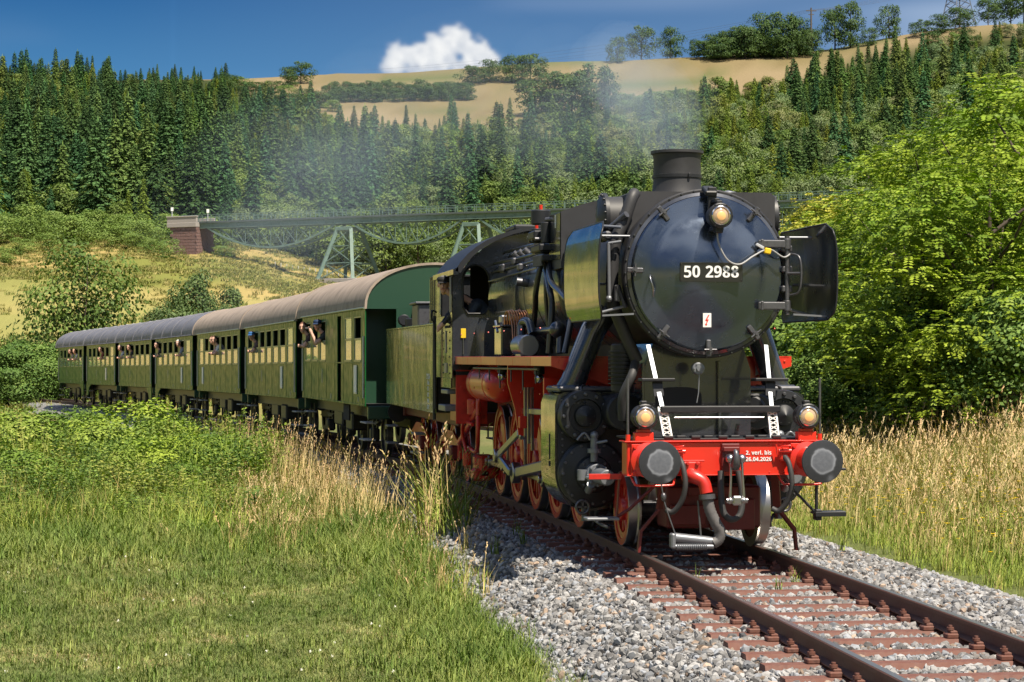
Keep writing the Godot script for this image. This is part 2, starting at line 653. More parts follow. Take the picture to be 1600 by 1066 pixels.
const COLS := [-1200.0, 0.0, 300.0, 600.0, 900.0, 1200.0, 1600.0, 2800.0]
const DEPS := [0.0, 60.0, 130.0, 160.0, 200.0, 300.0, 420.0, 480.0, 850.0, 950.0, 1100.0, 2500.0]
const HILL := [
	[-0.75, -0.75, -0.5, 1.0, 4.0, 14.0, 26.0, 36.0, 100.0, 118.0, 122.0, 100.0],
	[-0.75, -0.75, -0.8, 0.6, 3.6, 12.0, 22.0, 31.0, 104.0, 121.0, 124.0, 100.0],
	[-0.75, -0.75, -0.8, 0.4, 3.2, 10.5, 22.5, 29.0, 103.0, 125.0, 128.0, 105.0],
	[-0.75, -0.75, -0.6, 0.4, 2.8, 8.2, 15.4, 22.0, 101.0, 128.0, 132.0, 110.0],
	[-0.75, -0.6, 0.5, 2.0, 4.0, 9.0, 17.0, 25.0, 102.0, 133.0, 137.0, 115.0],
	[-0.6, -0.2, 2.0, 4.0, 6.0, 13.0, 22.0, 29.0, 105.0, 136.5, 140.0, 120.0],
	[-0.5, 0.9, 3.0, 6.0, 9.0, 18.0, 28.0, 38.0, 116.0, 150.0, 155.0, 130.0],
	[-0.5, 1.4, 4.0, 8.0, 14.0, 24.0, 36.0, 46.0, 120.0, 150.0, 155.0, 130.0]]
var bumps := FastNoiseLite.new()


func seen(x: float, z: float) -> Vector2:    # (bearing as a column of a 1600-wide view, distance) from the spot where the photographer stands
	var rx := x - EYE.x
	var rz := z - EYE.z
	var u := rx * cos(YAW) + rz * sin(YAW)
	var d := rx * sin(YAW) - rz * cos(YAW)
	var a := clampf(atan2(u, d), -0.55, 0.55)
	return Vector2(800.0 + 3391.7 * tan(a), sqrt(u * u + d * d) * (cos(a) if d > 0.0 else 1.0))


func hill(col: float, d: float) -> float:
	var i := 0
	while i < 6 and col > COLS[i + 1]:
		i += 1
	var tx := smoothstep(0.0, 1.0, clampf((col - COLS[i]) / (COLS[i + 1] - COLS[i]), 0.0, 1.0))
	var j := 0
	while j < 10 and d > DEPS[j + 1]:
		j += 1
	var ty := clampf((d - DEPS[j]) / (DEPS[j + 1] - DEPS[j]), 0.0, 1.0)
	return lerpf(lerpf(HILL[i][j], HILL[i][j + 1], ty), lerpf(HILL[i + 1][j], HILL[i + 1][j + 1], ty), tx)


func ground_y(x: float, z: float) -> float:
	var cd := seen(x, z)
	var y := hill(cd.x, cd.y)
	y += bumps.get_noise_2d(x, z) * (0.1 if cd.y < 90.0 else 0.1 + minf((cd.y - 90.0) * 0.006, 2.5) * (1.0 - 0.75 * smoothstep(650.0, 760.0, cd.y)))
	if cd.y < 190.0:
		var sq := across(x, z)
		var ty := way(sq.x).y
		var near := 1.0 - smoothstep(3.4, 13.0, absf(sq.y))
		y = lerpf(y, ty - (0.72 if sq.y < 0.0 else lerpf(0.62, 0.42, clampf(sq.y / 5.0, 0.0, 1.0))) + bumps.get_noise_2d(x * 3.0, z * 3.0) * 0.05, near)
	return y


func at_view(col: float, d: float) -> Vector3:   # the place on the ground at that bearing and distance
	var a := (col - 800.0) / 3391.7
	var x := EYE.x + d * (a * cos(YAW) + sin(YAW))
	var z := EYE.z + d * (a * sin(YAW) - cos(YAW))
	return Vector3(x, ground_y(x, z), z)


func ground_colour(x: float, z: float) -> Color:
	var cd := seen(x, z)
	var n := bumps.get_noise_2d(x * 2.0 + 300.0, z * 2.0) * 0.5 + 0.5
	var n2 := bumps.get_noise_2d(x * 0.35 + 90.0, z * 0.35 - 40.0) * 0.5 + 0.5
	var lawn := Color(0.12, 0.14, 0.05).lerp(Color(0.24, 0.2, 0.09), smoothstep(0.5, 0.9, n) * 0.6)
	if cd.y < 70.0:
		return lawn
	var slope := Color(0.2, 0.21, 0.052).lerp(Color(0.42, 0.31, 0.12), smoothstep(0.35, 0.75, n2)).lerp(Color(0.11, 0.15, 0.035), smoothstep(0.55, 0.8, n) * 0.6)
	if cd.y < 150.0:
		return lawn.lerp(slope, smoothstep(70.0, 150.0, cd.y))
	if cd.y < 330.0 and cd.x < 420.0:          # mown hay on the left
		slope = slope.lerp(Color(0.33, 0.31, 0.11), 0.6 * smoothstep(180.0, 215.0, cd.y) * (1.0 - smoothstep(290.0, 330.0, cd.y)))
	var floor_ := Color(0.045, 0.06, 0.02)
	var c := slope.lerp(floor_, smoothstep(440.0, 480.0, cd.y - 0.02 * (cd.x - 400.0)))
	var edge := field_edge(cd.x)
	var field := Color(0.27, 0.21, 0.12).lerp(Color(0.195, 0.160, 0.076), smoothstep(0.3, 0.7, n2)).lerp(Color(0.156, 0.120, 0.060), 0.35 * (1.0 if fposmod(cd.x * 0.02 + cd.y * 0.09, 1.0) < 0.12 else 0.0)).lerp(Color(0.101, 0.128, 0.043), smoothstep(0.62, 0.72, bumps.get_noise_2d(x * 0.25, z * 1.1) * 0.5 + 0.5) * 0.8)
	return c.lerp(field, smoothstep(edge - 25.0, edge + 10.0, cd.y + (n - 0.5) * 20.0))


func field_edge(col: float) -> float:         # distance at which the wood ends and the corn begins
	if col < 340.0:
		return 960.0
	if col < 520.0:
		return lerpf(930.0, 800.0, (col - 340.0) / 180.0)
	if col < 860.0:
		return lerpf(745.0, 755.0, (col - 520.0) / 340.0)
	if col < 1330.0:
		return lerpf(770.0, 905.0, (col - 860.0) / 470.0)
	return 920.0


func land() -> void:
	bumps.seed = 21
	bumps.frequency = 0.03
	bumps.fractal_octaves = 4
	var m := mat("earth", Color.WHITE, 0.95, 0.0, 0.2)
	m.vertex_color_use_as_albedo = true
	world_noise(m, noise_tex(31, 0.03, 512, 6, [grey(0.45), grey(0.8), grey(1.0), grey(0.9), grey(0.6)]), 2.7)
	m.detail_enabled = true
	m.detail_blend_mode = BaseMaterial3D.BLEND_MODE_MUL
	m.detail_albedo = noise_tex(32, 0.02, 512, 5, [grey(0.6), grey(1.0), grey(0.85)])
	m.uv2_triplanar = true
	m.uv2_world_triplanar = true
	m.uv2_scale = Vector3.ONE / 37.0
	var angles := PackedFloat32Array()
	var a := -PI
	while a < PI - 0.001:
		angles.append(a)
		a += 0.0055 if absf(a) < 0.27 else 0.06
	angles.append(PI)
	var rs := PackedFloat32Array()
	var r := 2.0
	while r < 2600.0:
		rs.append(r)
		r *= 1.022 if r < 1200.0 else 1.15
	rs.append(5000.0)
	var cols := angles.size()
	var v := PackedVector3Array()
	var c := PackedColorArray()
	var id := PackedInt32Array()
	for j in rs.size():
		for i in cols:
			var t := angles[i] + YAW
			var x := EYE.x + rs[j] * sin(t)
			var z := EYE.z - rs[j] * cos(t)
			v.append(Vector3(x, ground_y(x, z), z))
			c.append(ground_colour(x, z))
			if i and j:
				var k := j * cols + i
				id.append_array(PackedInt32Array([k, k - 1, k - cols - 1, k, k - cols - 1, k - cols]))
	var st := SurfaceTool.new()
	var arr := []
	arr.resize(Mesh.ARRAY_MAX)
	arr[Mesh.ARRAY_VERTEX] = v
	arr[Mesh.ARRAY_COLOR] = c
	arr[Mesh.ARRAY_INDEX] = id
	var am := ArrayMesh.new()
	am.add_surface_from_arrays(Mesh.PRIMITIVE_TRIANGLES, arr)
	st.create_from(am, 0)
	st.generate_normals()
	structure(put("ground", st.commit(), m))


# ---------------------------------------------------------------- the track
func sweep(prof: PackedVector2Array, s0: float, s1: float, step: float, q0 := 0.0, closed := true) -> MB:
	var b := mb()
	var m := prof.size()
	var last: Array = []
	var s := s0
	while s <= s1 + 0.001:
		var now: Array = []
		var a := turn_at(s)
		for p in prof:
			now.append(on_way(s, p.x + q0, p.y))
		if last.size():
			for i in (m if closed else m - 1):
				var k := (i + 1) % m
				var e: Vector2 = prof[k] - prof[i]
				var nn := Vector3(cos(a) * -e.y, e.x, -sin(a) * -e.y).normalized()
				b.quad(last[i], last[k], now[k], now[i], nn)
		last = now
		s += step
	return b


func multi(called: String, mesh: Mesh, m: Material, places: Array[Transform3D], tints: PackedColorArray, parent: Node) -> MultiMeshInstance3D:
	var mm := MultiMesh.new()
	mm.transform_format = MultiMesh.TRANSFORM_3D
	mm.use_colors = true
	mm.mesh = mesh
	mm.instance_count = places.size()
	for i in places.size():
		mm.set_instance_transform(i, places[i])
		mm.set_instance_color(i, tints[i])
	var o := MultiMeshInstance3D.new()
	o.name = numbered(called, parent)
	o.multimesh = mm
	o.material_override = m
	parent.add_child(o, true)
	return o


func track() -> void:
	var bed := sweep(PackedVector2Array([Vector2(-3.0, -0.95), Vector2(-1.75, -0.27), Vector2(-1.3, -0.235), Vector2(1.3, -0.235), Vector2(2.3, -0.26), Vector2(3.6, -0.62)]), -34.0, 150.0, 2.0, 0.0, false)
	var gm := mat("gravel_bed", lin(0.24, 0.235, 0.23), 0.95)
	world_noise(gm, noise_tex(41, 0.09, 512, 4, [grey(0.2), grey(0.7), grey(1.0), grey(0.6)]), 1.6)
	structure(put("ballast_bed", bed, gm))
	var t := thing("railway_track", Vector3.ZERO)
	tag(t, "rusty brown railway track on steel sleepers running under the steam locomotive", "railway track")
	# Rail section: head, web and foot. Curve runs clockwise seen along the track so that faces look outwards.
	var rp := PackedVector2Array([Vector2(-0.065, -0.155), Vector2(-0.065, -0.145), Vector2(-0.01, -0.125), Vector2(-0.009, -0.045), Vector2(-0.035, -0.035), Vector2(-0.036, -0.006), Vector2(-0.03, 0.0), Vector2(0.03, 0.0), Vector2(0.036, -0.006), Vector2(0.035, -0.035), Vector2(0.009, -0.045), Vector2(0.01, -0.125), Vector2(0.065, -0.145), Vector2(0.065, -0.155)])
	for q in [-0.7525, 0.7525]:
		var rail := put("rail", sweep(rp, -20.0, 140.0, 1.0, q), M.rail_rust, t)
		put("running_surface", sweep(PackedVector2Array([Vector2(-0.028, 0.002), Vector2(0.028, 0.002)]), -20.0, 140.0, 1.0, q, false), M.rail_head, rail)
	var poly := PackedVector2Array([Vector2(-0.13, -0.25), Vector2(-0.075, -0.165), Vector2(0.075, -0.165), Vector2(0.13, -0.25)])
	var sl := mb().extrude(poly, -1.25, 1.25, Transform3D(Basis(Vector3(0, 0, -1), Vector3.UP, Vector3.RIGHT), Vector3.ZERO)).mesh()
	var clips := []
	for e in [-1, 1]:
		var cl := mb()
		cl.box(Vector3(e * 0.115, -0.145, 0), Vector3(0.1, 0.04, 0.12), 0.008)
		cl.box(Vector3(e * 0.1, -0.12, 0), Vector3(0.06, 0.03, 0.08), 0.006)
		cl.cyl(Vector3(e * 0.12, -0.13, 0), Vector3(e * 0.12, -0.06, 0), 0.018, 6)
		cl.cyl(Vector3(e * 0.12, -0.1, 0), Vector3(e * 0.12, -0.078, 0), 0.032, 6)
		clips.append(cl.mesh())
	var s := -12.0
	while s < 46.0:
		var o := put("sleeper", sl, M.sleeper_rust, t)
		o.position = way(s) + Vector3(0, rng.randf_range(-0.012, 0.006), 0)
		o.rotation.y = turn_at(s) + rng.randf_range(-0.012, 0.012)
		for q in [-0.7525, 0.7525]:
			for e in 2:
				if s > 34.0 and e == 1:
					continue
				put("rail_fastening", clips[e], M.sleeper_rust, o).position = Vector3(q, 0.0, 0)
		s += 0.64
	gravel()
	# the overgrown second track on the right
	var t2 := thing("overgrown_track", Vector3.ZERO)
	tag(t2, "old rusty rails lying in the tall dry grass right of the train", "railway track")
	for q in [8.65, 10.1]:
		put("rail", sweep(rp, -8.0, 60.0, 2.0, q), M.rail_rust, t2).position.y = -0.2


func gravel() -> void:
	var g := Node3D.new()
	g.name = "ballast_gravel"
	add_child(g)
	stuff(g, "loose light grey crushed stone along both rails", "gravel")
	var m := mat("stone", Color.WHITE, 0.9, 0.0, 0.3)
	m.vertex_color_use_as_albedo = true
	var where: Array = [[] as Array[Transform3D], [] as Array[Transform3D], [] as Array[Transform3D], [] as Array[Transform3D]]
	var tint: Array = [PackedColorArray(), PackedColorArray(), PackedColorArray(), PackedColorArray()]
	var s := -9.0
	while s < 34.0:
		var dense := 680.0 if s < 2.0 else (340.0 if s < 12.0 else 150.0)
		var wide := 6.2
		for k in int(dense * wide * 0.25):
			var q := rng.randf_range(-2.75, 3.45)
			var ss := s + rng.randf() * 0.25
			var near := fposmod(ss + 12.0 + 0.32, 0.64) - 0.32
			var y := -0.232
			if q < -1.3:
				y = -0.235 - 0.078 * (clampf((-q - 1.3) / 0.45, 0.0, 1.0)) * 0.45 - maxf(0.0, -q - 1.75) * 0.54
			elif q > 1.3:
				y = -0.235 - clampf(q - 1.3, 0.0, 1.0) * 0.025 - maxf(0.0, q - 2.3) * 0.277
			if absf(q) < 1.2:
				if absf(near) < 0.115 and rng.randf() < 0.97:
					continue
				if absf(absf(q) - 0.7525) < 0.075:
					continue
				y += rng.randf_range(-0.005, 0.04)
			elif absf(q) < 1.7 and absf(near) < 0.1 and q < 0.0 and rng.randf() < 0.6:
				continue
			elif absf(q) >= 1.3:
				y += rng.randf_range(-0.01, 0.045)
			var sz := 0.016 + 0.031 * pow(rng.randf(), 1.6) * (1.0 if s < 12.0 else 1.4)
			var bs := Basis.from_euler(Vector3(rng.randf() * TAU, rng.randf() * TAU, rng.randf() * TAU)).scaled(Vector3.ONE * sz)
			var i := rng.randi() % 4
			where[i].append(Transform3D(bs, on_way(ss, q, y)))
			var b := rng.randf_range(0.11, 0.38)
			var c := Color(b, b * 0.985, b * 0.97)
			var w := rng.randf()
			if w < 0.08:
				c = Color(b * 1.1, b * 0.85, b * 0.66)
			elif w < 0.25:
				c = Color(b * 0.92, b * 0.97, b * 1.05)
			elif w < 0.32:
				c = Color(b * 0.45, b * 0.44, b * 0.44)
			var rust := exp(-absf(absf(q) - 0.75) / 0.28) * rng.randf() * (0.85 if s > -2.0 else 0.55)
			tint[i].append(c.lerp(Color(0.13, 0.085, 0.06), rust))
		s += 0.25
	for i in 4:
		multi("stone_mass", stone_mesh(i), m, where[i], tint[i], g)


func stone_mesh(k: int) -> ArrayMesh:
	var r := RandomNumberGenerator.new()
	r.seed = 70 + k
	var b := mb()
	var rows := 4
	var seg := 6
	var p: Array = []
	for j in rows + 1:
		var row: Array = []
		for i in seg:
			var el := -PI / 2 + PI * j / rows
			var az := TAU * (i + 0.5 * (j % 2)) / seg
			var rad := r.randf_range(0.75, 1.2) if j > 0 and j < rows else 0.85
			row.append(Vector3(cos(el) * cos(az) * 1.25, sin(el) * 0.75, cos(el) * sin(az)) * rad)
		p.append(row)
	for j in rows:
		for i in seg:
			var a: Vector3 = p[j][i]
			var c: Vector3 = p[j][(i + 1) % seg]
			var d: Vector3 = p[j + 1][(i + 1) % seg]
			var e: Vector3 = p[j + 1][i]
			for tr in [[a, c, d], [a, d, e]]:
				var nn: Vector3 = (tr[1] - tr[0]).cross(tr[2] - tr[0])
				if nn.length() < 1e-5:
					continue
				if nn.dot(tr[0] + tr[1] + tr[2]) < 0.0:
					nn = -nn
				b.tri(tr[0], tr[1], tr[2], nn, nn, nn)
	return b.mesh()


# ---------------------------------------------------------------- the steam locomotive
const BOILER := 3.08


func around(z: float, deg: float, r: float) -> Vector3:      # a point over the boiler: degrees from the top towards its right-hand side
	return Vector3(-r * sin(deg_to_rad(deg)), BOILER + r * cos(deg_to_rad(deg)), z)


func text(called: String, words: String, size: float, m: Material, at: Vector3, parent: Node, weight := 600, bs := Basis()) -> MeshInstance3D:
	var f := SystemFont.new()
	f.font_names = PackedStringArray(["Droid Sans"])
	f.font_weight = weight
	var t := TextMesh.new()
	t.text = words
	t.font = f
	t.font_size = 64
	t.pixel_size = size / 46.0             # size: height of a capital
	t.depth = 0.006
	t.curve_step = 2.0
	var o := put(called, t, m, parent)
	o.transform = Transform3D(bs, at)
	return o


func locomotive() -> void:
	var L := thing("steam_locomotive", Vector3.ZERO)
	tag(L, "black steam locomotive with red frames and buffer beam, lamps lit, heading the train", "steam locomotive")
	loco_front(L)
	loco_boiler(L)
	loco_cylinders(L)
	loco_wheels(L)
	loco_platforms(L)
	loco_cab(L)
	loco_pipes(L)


func lamp(L: Node3D, at: Vector3) -> void:
	var b := mb()
	b.lathe([Vector2(0, -0.2), Vector2(0.1, -0.19), Vector2(0.125, -0.14), Vector2(0.13, 0.0), Vector2(0.138, 0.01), Vector2(0.138, 0.045), Vector2(0.125, 0.055), Vector2(0.105, 0.055), Vector2(0.1, 0.03)], at, Vector3.BACK, 24)
	b.box(at + Vector3(0, 0.145, -0.06), Vector3(0.07, 0.05, 0.1), 0.01)
	b.box(at + Vector3(0, -0.15, -0.06), Vector3(0.09, 0.08, 0.08), 0.01)
	b.bolts(at + Vector3(0, 0, 0.045), Vector3.BACK, 0.13, 0.009, 0.012, 6)
	var o := put("headlamp", b, M.black_dull, L)
	put("bezel", mb().lathe([Vector2(0.105, 0.05), Vector2(0.107, 0.064), Vector2(0.095, 0.07), Vector2(0.088, 0.06), Vector2(0.088, 0.04)], at, Vector3.BACK, 24), M.chrome, o)
	put("lens", mb().lathe([Vector2(0.09, 0.045), Vector2(0.075, 0.062), Vector2(0.05, 0.073), Vector2(0.0, 0.078)], at, Vector3.BACK, 20, 60.0), M.lens, o)
	put("lit_bulb", mb().lathe([Vector2(0.05, 0.074), Vector2(0.035, 0.082), Vector2(0.0, 0.085)], at + Vector3(0.0, -0.006, 0), Vector3.BACK, 16, 60.0), M.bulb, o)


func worn_texture(seed_: int) -> ImageTexture:          # a buffer's grey grease-polished middle
	var r := RandomNumberGenerator.new()
	r.seed = seed_
	var f := FastNoiseLite.new()
	f.seed = seed_
	f.frequency = 0.012
	f.fractal_octaves = 3
	var im := Image.create(256, 256, false, Image.FORMAT_RGB8)
	for j in 256:
		for i in 256:
			var p := Vector2(i - 127.5, j - 127.5) / 127.5
			var d := p.length() + f.get_noise_2d(i, j) * 0.075
			var n := f.get_noise_2d(i * 3.0, j * 3.0) * 0.5 + 0.5
			var c := lin(0.035, 0.038, 0.042).lerp(lin(0.06, 0.065, 0.07), n * 0.5)
			var k := 1.0 - smoothstep(0.56, 0.63, d)
			c = c.lerp(lin(0.2, 0.215, 0.235).lerp(lin(0.13, 0.14, 0.155), n), k)
			var edge := exp(-pow((d - 0.55) / 0.06, 2.0)) + 0.8 * exp(-pow((p - Vector2(0.38, 0.78)).length() / 0.16, 2.0))
			c = c.lerp(lin(0.34, 0.36, 0.38), clampf(edge, 0.0, 1.0) * (0.5 + 0.5 * n))
			im.set_pixel(i, j, c)
	return ImageTexture.create_from_image(im)


func loco_front(L: Node3D) -> void:
	var beam := put("buffer_beam", mb().box(Vector3(-0.03, 1.06, -0.75), Vector3(2.14, 0.36, 0.26), 0.012).box(Vector3(-0.03, 1.246, -0.74), Vector3(2.2, 0.014, 0.3), 0.004)
		.box(Vector3(-0.03, 0.885, -0.74), Vector3(2.14, 0.012, 0.28), 0.003), M.red, L)
	var rv := mb()
	for k in 13:
		for q in [-1.0, 1.0]:
			if absf(-1.0 + k * 0.16) > 0.42:
				rv.bolt(Vector3(-1.0 + k * 0.163, 1.06 + q * 0.15, -0.62), Vector3.BACK, 0.011, 0.01)
	put("rivet", rv, M.red, beam)
	text("lettering", "2. verl. bis", 0.042, M.lettering, Vector3(0.345, 1.12, -0.617), beam, 800)
	text("lettering", "26.04.2026", 0.042, M.lettering, Vector3(0.345, 1.05, -0.617), beam, 800)
	for s in [-1.0, 1.0]:
		var c := Vector3(0.875 * s, 1.05, 0)
		var b := mb()
		b.lathe([Vector2(0.19, -0.62), Vector2(0.19, -0.57), Vector2(0.135, -0.55), Vector2(0.115, -0.3), Vector2(0.13, -0.28), Vector2(0.13, -0.24), Vector2(0.09, -0.23)], c, Vector3.BACK, 24)
		b.box(c + Vector3(0, 0, -0.605), Vector3(0.36, 0.34, 0.03), 0.005)
		for q in [[-1, -1], [1, -1], [-1, 1], [1, 1]]:
			b.bolt(c + Vector3(q[0] * 0.145, q[1] * 0.135, -0.59), Vector3.BACK, 0.022, 0.03)
		var o := put("buffer", b, M.red, L)
		put("plunger", mb().lathe([Vector2(0.085, -0.3), Vector2(0.085, -0.06), Vector2(0.16, -0.035)], c, Vector3.BACK, 20), M.steel_dark, o)
		var head := mb().lathe([Vector2(0.0, -0.05), Vector2(0.2, -0.045), Vector2(0.222, -0.035), Vector2(0.226, -0.026), Vector2(0.22, -0.017), Vector2(0.15, -0.006), Vector2(0.08, -0.001), Vector2(0.0, 0.0)], Vector3.ZERO, Vector3.BACK, 40, 40.0)
		for p in head.v:
			head.t.append(Vector2(0.5 + p.x / 0.46, 0.5 - p.y / 0.46))
		var hm := mat("buffer_face", Color.WHITE, 0.42, 0.0, 0.5)
		hm.albedo_color = Color(0.86, 0.86, 0.88)
		hm.albedo_texture = worn_texture(3 if s < 0.0 else 8)
		put("buffer_head", head, hm, o).position = c
		# shunter's handrail under the buffer, with its bent ends
		put("shunter_handrail", mb().tube(bez([Vector3(s * 1.05, 0.88, -0.66), Vector3(s * 1.03, 0.81, -0.58), Vector3(s * 0.98, 0.78, -0.56), Vector3(s * 0.66, 0.78, -0.56), Vector3(s * 0.6, 0.8, -0.58), Vector3(s * 0.57, 0.88, -0.66)], 4), 0.014, 6), M.red, L)
		# upright marker rods at the beam's ends
		put("marker_rod", mb().tube([Vector3(s * 1.06 - 0.02, 1.24, -0.66), Vector3(s * 1.06 - 0.02, 1.92, -0.66)], 0.014, 6), M.steel_dark, L)
		put("rod_socket", mb().cyl(Vector3(s * 1.06 - 0.02, 1.25, -0.66), Vector3(s * 1.06 - 0.02, 1.32, -0.66), 0.026, 8), M.red, L)
		# lamp irons
		var li := Vector3(s * 0.9, 1.51, -0.66)
		var st := mb().box(li + Vector3(0, -0.215, -0.06), Vector3(0.2, 0.1, 0.14), 0.008).box(li + Vector3(0, -0.16, -0.06), Vector3(0.14, 0.05, 0.1), 0.006)
		put("lamp_bracket", st, M.red, L)
		lamp(L, li)
		# hoses with their cocks
		var hx := -0.55 if s < 0.0 else 0.62
		var cock := put("brake_cock", mb().box(Vector3(hx, 1.09, -0.6), Vector3(0.11, 0.12, 0.08), 0.02).cyl(Vector3(hx - 0.07, 1.14, -0.56), Vector3(hx + 0.07, 1.14, -0.56), 0.025, 8).tube([Vector3(hx - 0.08, 1.1, -0.56), Vector3(hx - 0.1, 1.21, -0.55)], 0.011, 6), M.red, L)
		put("handle", mb().tube([Vector3(hx - 0.02, 1.14, -0.55), Vector3(hx - 0.05, 1.19, -0.52), Vector3(hx + 0.05, 1.2, -0.52)], 0.009, 6), M.red, cock)
		put("brake_hose", mb().tube(bez([Vector3(hx, 1.08, -0.58), Vector3(hx + 0.03, 1.0, -0.5), Vector3(hx + 0.05, 0.8, -0.46), Vector3(hx + 0.02, 0.62, -0.5), Vector3(hx - 0.06, 0.5, -0.56), Vector3(hx - 0.13, 0.52, -0.6)], 6), 0.03, 10), M.rubber, L)
		# rail guards and steps
		var g := put("rail_guard", mb().bar(Vector3(s * 0.62, 0.9, -0.95), Vector3(s * 0.66, 0.5, -1.0), 0.09, 0.03).bar(Vector3(s * 0.66, 0.5, -1.0), Vector3(s * 0.86, 0.26, -1.03), 0.085, 0.03).bar(Vector3(s * 0.86, 0.27, -1.03), Vector3(s * 0.885, 0.03, -1.03), 0.075, 0.028), M.red_dark, L)
		g.set_meta("label", "dark red bent rail guard")
	# steps: the near one has two boards on the left, the far one hangs from a rod and a brace
	var sl := put("front_step", mb().box(Vector3(-1.27, 0.84, -1.05), Vector3(0.36, 0.03, 0.2), 0.008).box(Vector3(-1.29, 0.4, -1.05), Vector3(0.36, 0.03, 0.22), 0.008), M.steel_grey, L)
	put("step_edge", mb().box(Vector3(-1.27, 0.86, -0.94), Vector3(0.36, 0.06, 0.014), 0.003), M.red_frame, sl)
	put("step_hanger", mb().bar(Vector3(-1.1, 0.9, -1.0), Vector3(-1.12, 0.4, -1.05), 0.05, 0.015).tube([Vector3(-0.62, 0.86, -0.9), Vector3(-1.0, 0.5, -0.98), Vector3(-1.12, 0.42, -1.02)], 0.018, 6), M.red_dark, sl)
	var sr := put("front_step", mb().bar(Vector3(0.98, 0.46, -0.72), Vector3(1.32, 0.47, -0.72), 0.2, 0.025, Vector3.UP, 0.006).box(Vector3(1.15, 0.45, -0.62), Vector3(0.34, 0.05, 0.014), 0.003), M.black_dull, L)
	put("step_hanger", mb().tube([Vector3(1.02, 0.88, -0.72), Vector3(1.02, 0.42, -0.72)], 0.018, 6).tube([Vector3(0.66, 0.82, -0.74), Vector3(1.0, 0.47, -0.72)], 0.016, 6).box(Vector3(1.03, 0.44, -0.72), Vector3(0.07, 0.12, 0.12), 0.01), M.black_dull, sr)
	put("upper_step", mb().box(Vector3(1.24, 0.93, -0.8), Vector3(0.22, 0.025, 0.2), 0.005), M.black_dull, L)
	# drawgear
	var hb := put("coupling_base", mb().box(Vector3(0.03, 1.07, -0.6), Vector3(0.2, 0.3, 0.04), 0.008).box(Vector3(0.03, 1.16, -0.57), Vector3(0.18, 0.05, 0.05), 0.008).bolts(Vector3(0.03, 1.07, -0.58), Vector3.BACK, 0.12, 0.014, 0.02, 4, 0.5), M.red_dark, L)
	var hp := bez([Vector3(0.005, 1.06, -0.62), Vector3(0.005, 1.06, -0.42), Vector3(0.005, 1.0, -0.33), Vector3(0.005, 1.03, -0.27), Vector3(0.005, 1.12, -0.27), Vector3(0.005, 1.16, -0.31)], 5)
	put("coupling_hook", mb().tube(hp, [0.05, 0.05, 0.05, 0.05, 0.05, 0.05, 0.052, 0.055, 0.058, 0.058, 0.058, 0.056, 0.055, 0.053, 0.05, 0.048, 0.045, 0.042, 0.038, 0.034, 0.032, 0.03, 0.028, 0.026, 0.022, 0.018], 10), M.steel_dark, hb)
	var sc := mb()
	sc.cyl(Vector3(-0.065, 1.07, -0.33), Vector3(0.105, 1.07, -0.33), 0.035, 10, 0.006)
	for s in [-1.0, 1.0]:
		sc.ball(Vector3(0.02 + s * 0.062, 1.07, -0.33), 0.05, 10)
		sc.tube([Vector3(0.02 + s * 0.06, 1.06, -0.32), Vector3(0.02 + s * 0.066, 0.84, -0.3), Vector3(0.02 + s * 0.075, 0.64, -0.3)], [0.016, 0.013, 0.017], 8)
		sc.ball(Vector3(0.02 + s * 0.075, 0.63, -0.3), 0.037, 10)
	sc.cyl(Vector3(-0.095, 0.63, -0.3), Vector3(0.135, 0.63, -0.3), 0.028, 10)
	sc.box(Vector3(0.02, 0.63, -0.3), Vector3(0.11, 0.1, 0.08), 0.02)
	put("coupling_link", sc, M.steel, L)
	put("coupling_shackle", mb().tube(bez([Vector3(-0.09, 0.93, -0.55), Vector3(-0.1, 0.7, -0.5), Vector3(-0.085, 0.5, -0.46), Vector3(0.0, 0.42, -0.45), Vector3(0.1, 0.48, -0.46), Vector3(0.13, 0.7, -0.5), Vector3(0.1, 0.93, -0.55)], 5), 0.035, 8), M.rubber, L)
	# the steam heating hose: red elbow, ribbed hose, cross pipe in its rest
	var eb := put("heating_elbow", mb().tube(bez([Vector3(-0.44, 0.9, -0.6), Vector3(-0.4, 0.88, -0.52), Vector3(-0.3, 0.82, -0.48), Vector3(-0.27, 0.7, -0.46)], 5), [0.07, 0.07, 0.075, 0.08, 0.08, 0.078, 0.076, 0.075, 0.072, 0.07, 0.07, 0.07, 0.07, 0.07, 0.07, 0.07], 12).box(Vector3(-0.41, 0.93, -0.58), Vector3(0.2, 0.22, 0.12), 0.02).bolts(Vector3(-0.41, 0.96, -0.52), Vector3.BACK, 0.075, 0.02, 0.03, 4, 0.5).box(Vector3(-0.4, 1.04, -0.56), Vector3(0.26, 0.02, 0.06), 0.005), M.red_frame, L)
	put("collar", mb().lathe([Vector2(0.06, -0.03), Vector2(0.088, -0.028), Vector2(0.09, 0.02), Vector2(0.075, 0.03)], Vector3(-0.265, 0.66, -0.455), Vector3(0.06, -1, 0.05), 16), M.steel_dark, eb)
	var hz := bez([Vector3(-0.262, 0.66, -0.455), Vector3(-0.235, 0.52, -0.45), Vector3(-0.17, 0.38, -0.45), Vector3(-0.125, 0.3, -0.46), Vector3(-0.135, 0.21, -0.47), Vector3(-0.2, 0.17, -0.47)], 8)
	var hr := []
	for i in hz.size():
		hr.append(0.064 if i % 2 == 0 else 0.058)
	put("heating_hose", mb().tube(hz, hr, 12), M.hose_grey, L)
	var hc := mb().cyl(Vector3(-0.2, 0.185, -0.47), Vector3(-0.62, 0.235, -0.47), 0.05, 12, 0.01)
	for k in 16:
		hc.ring(Vector3(-0.28 - k * 0.021, 0.135, -0.44), Vector3.RIGHT, 0.028, 0.009, 10, 6)
	hc.cyl(Vector3(-0.63, 0.14, -0.44), Vector3(-0.2, 0.135, -0.44), 0.026, 8)
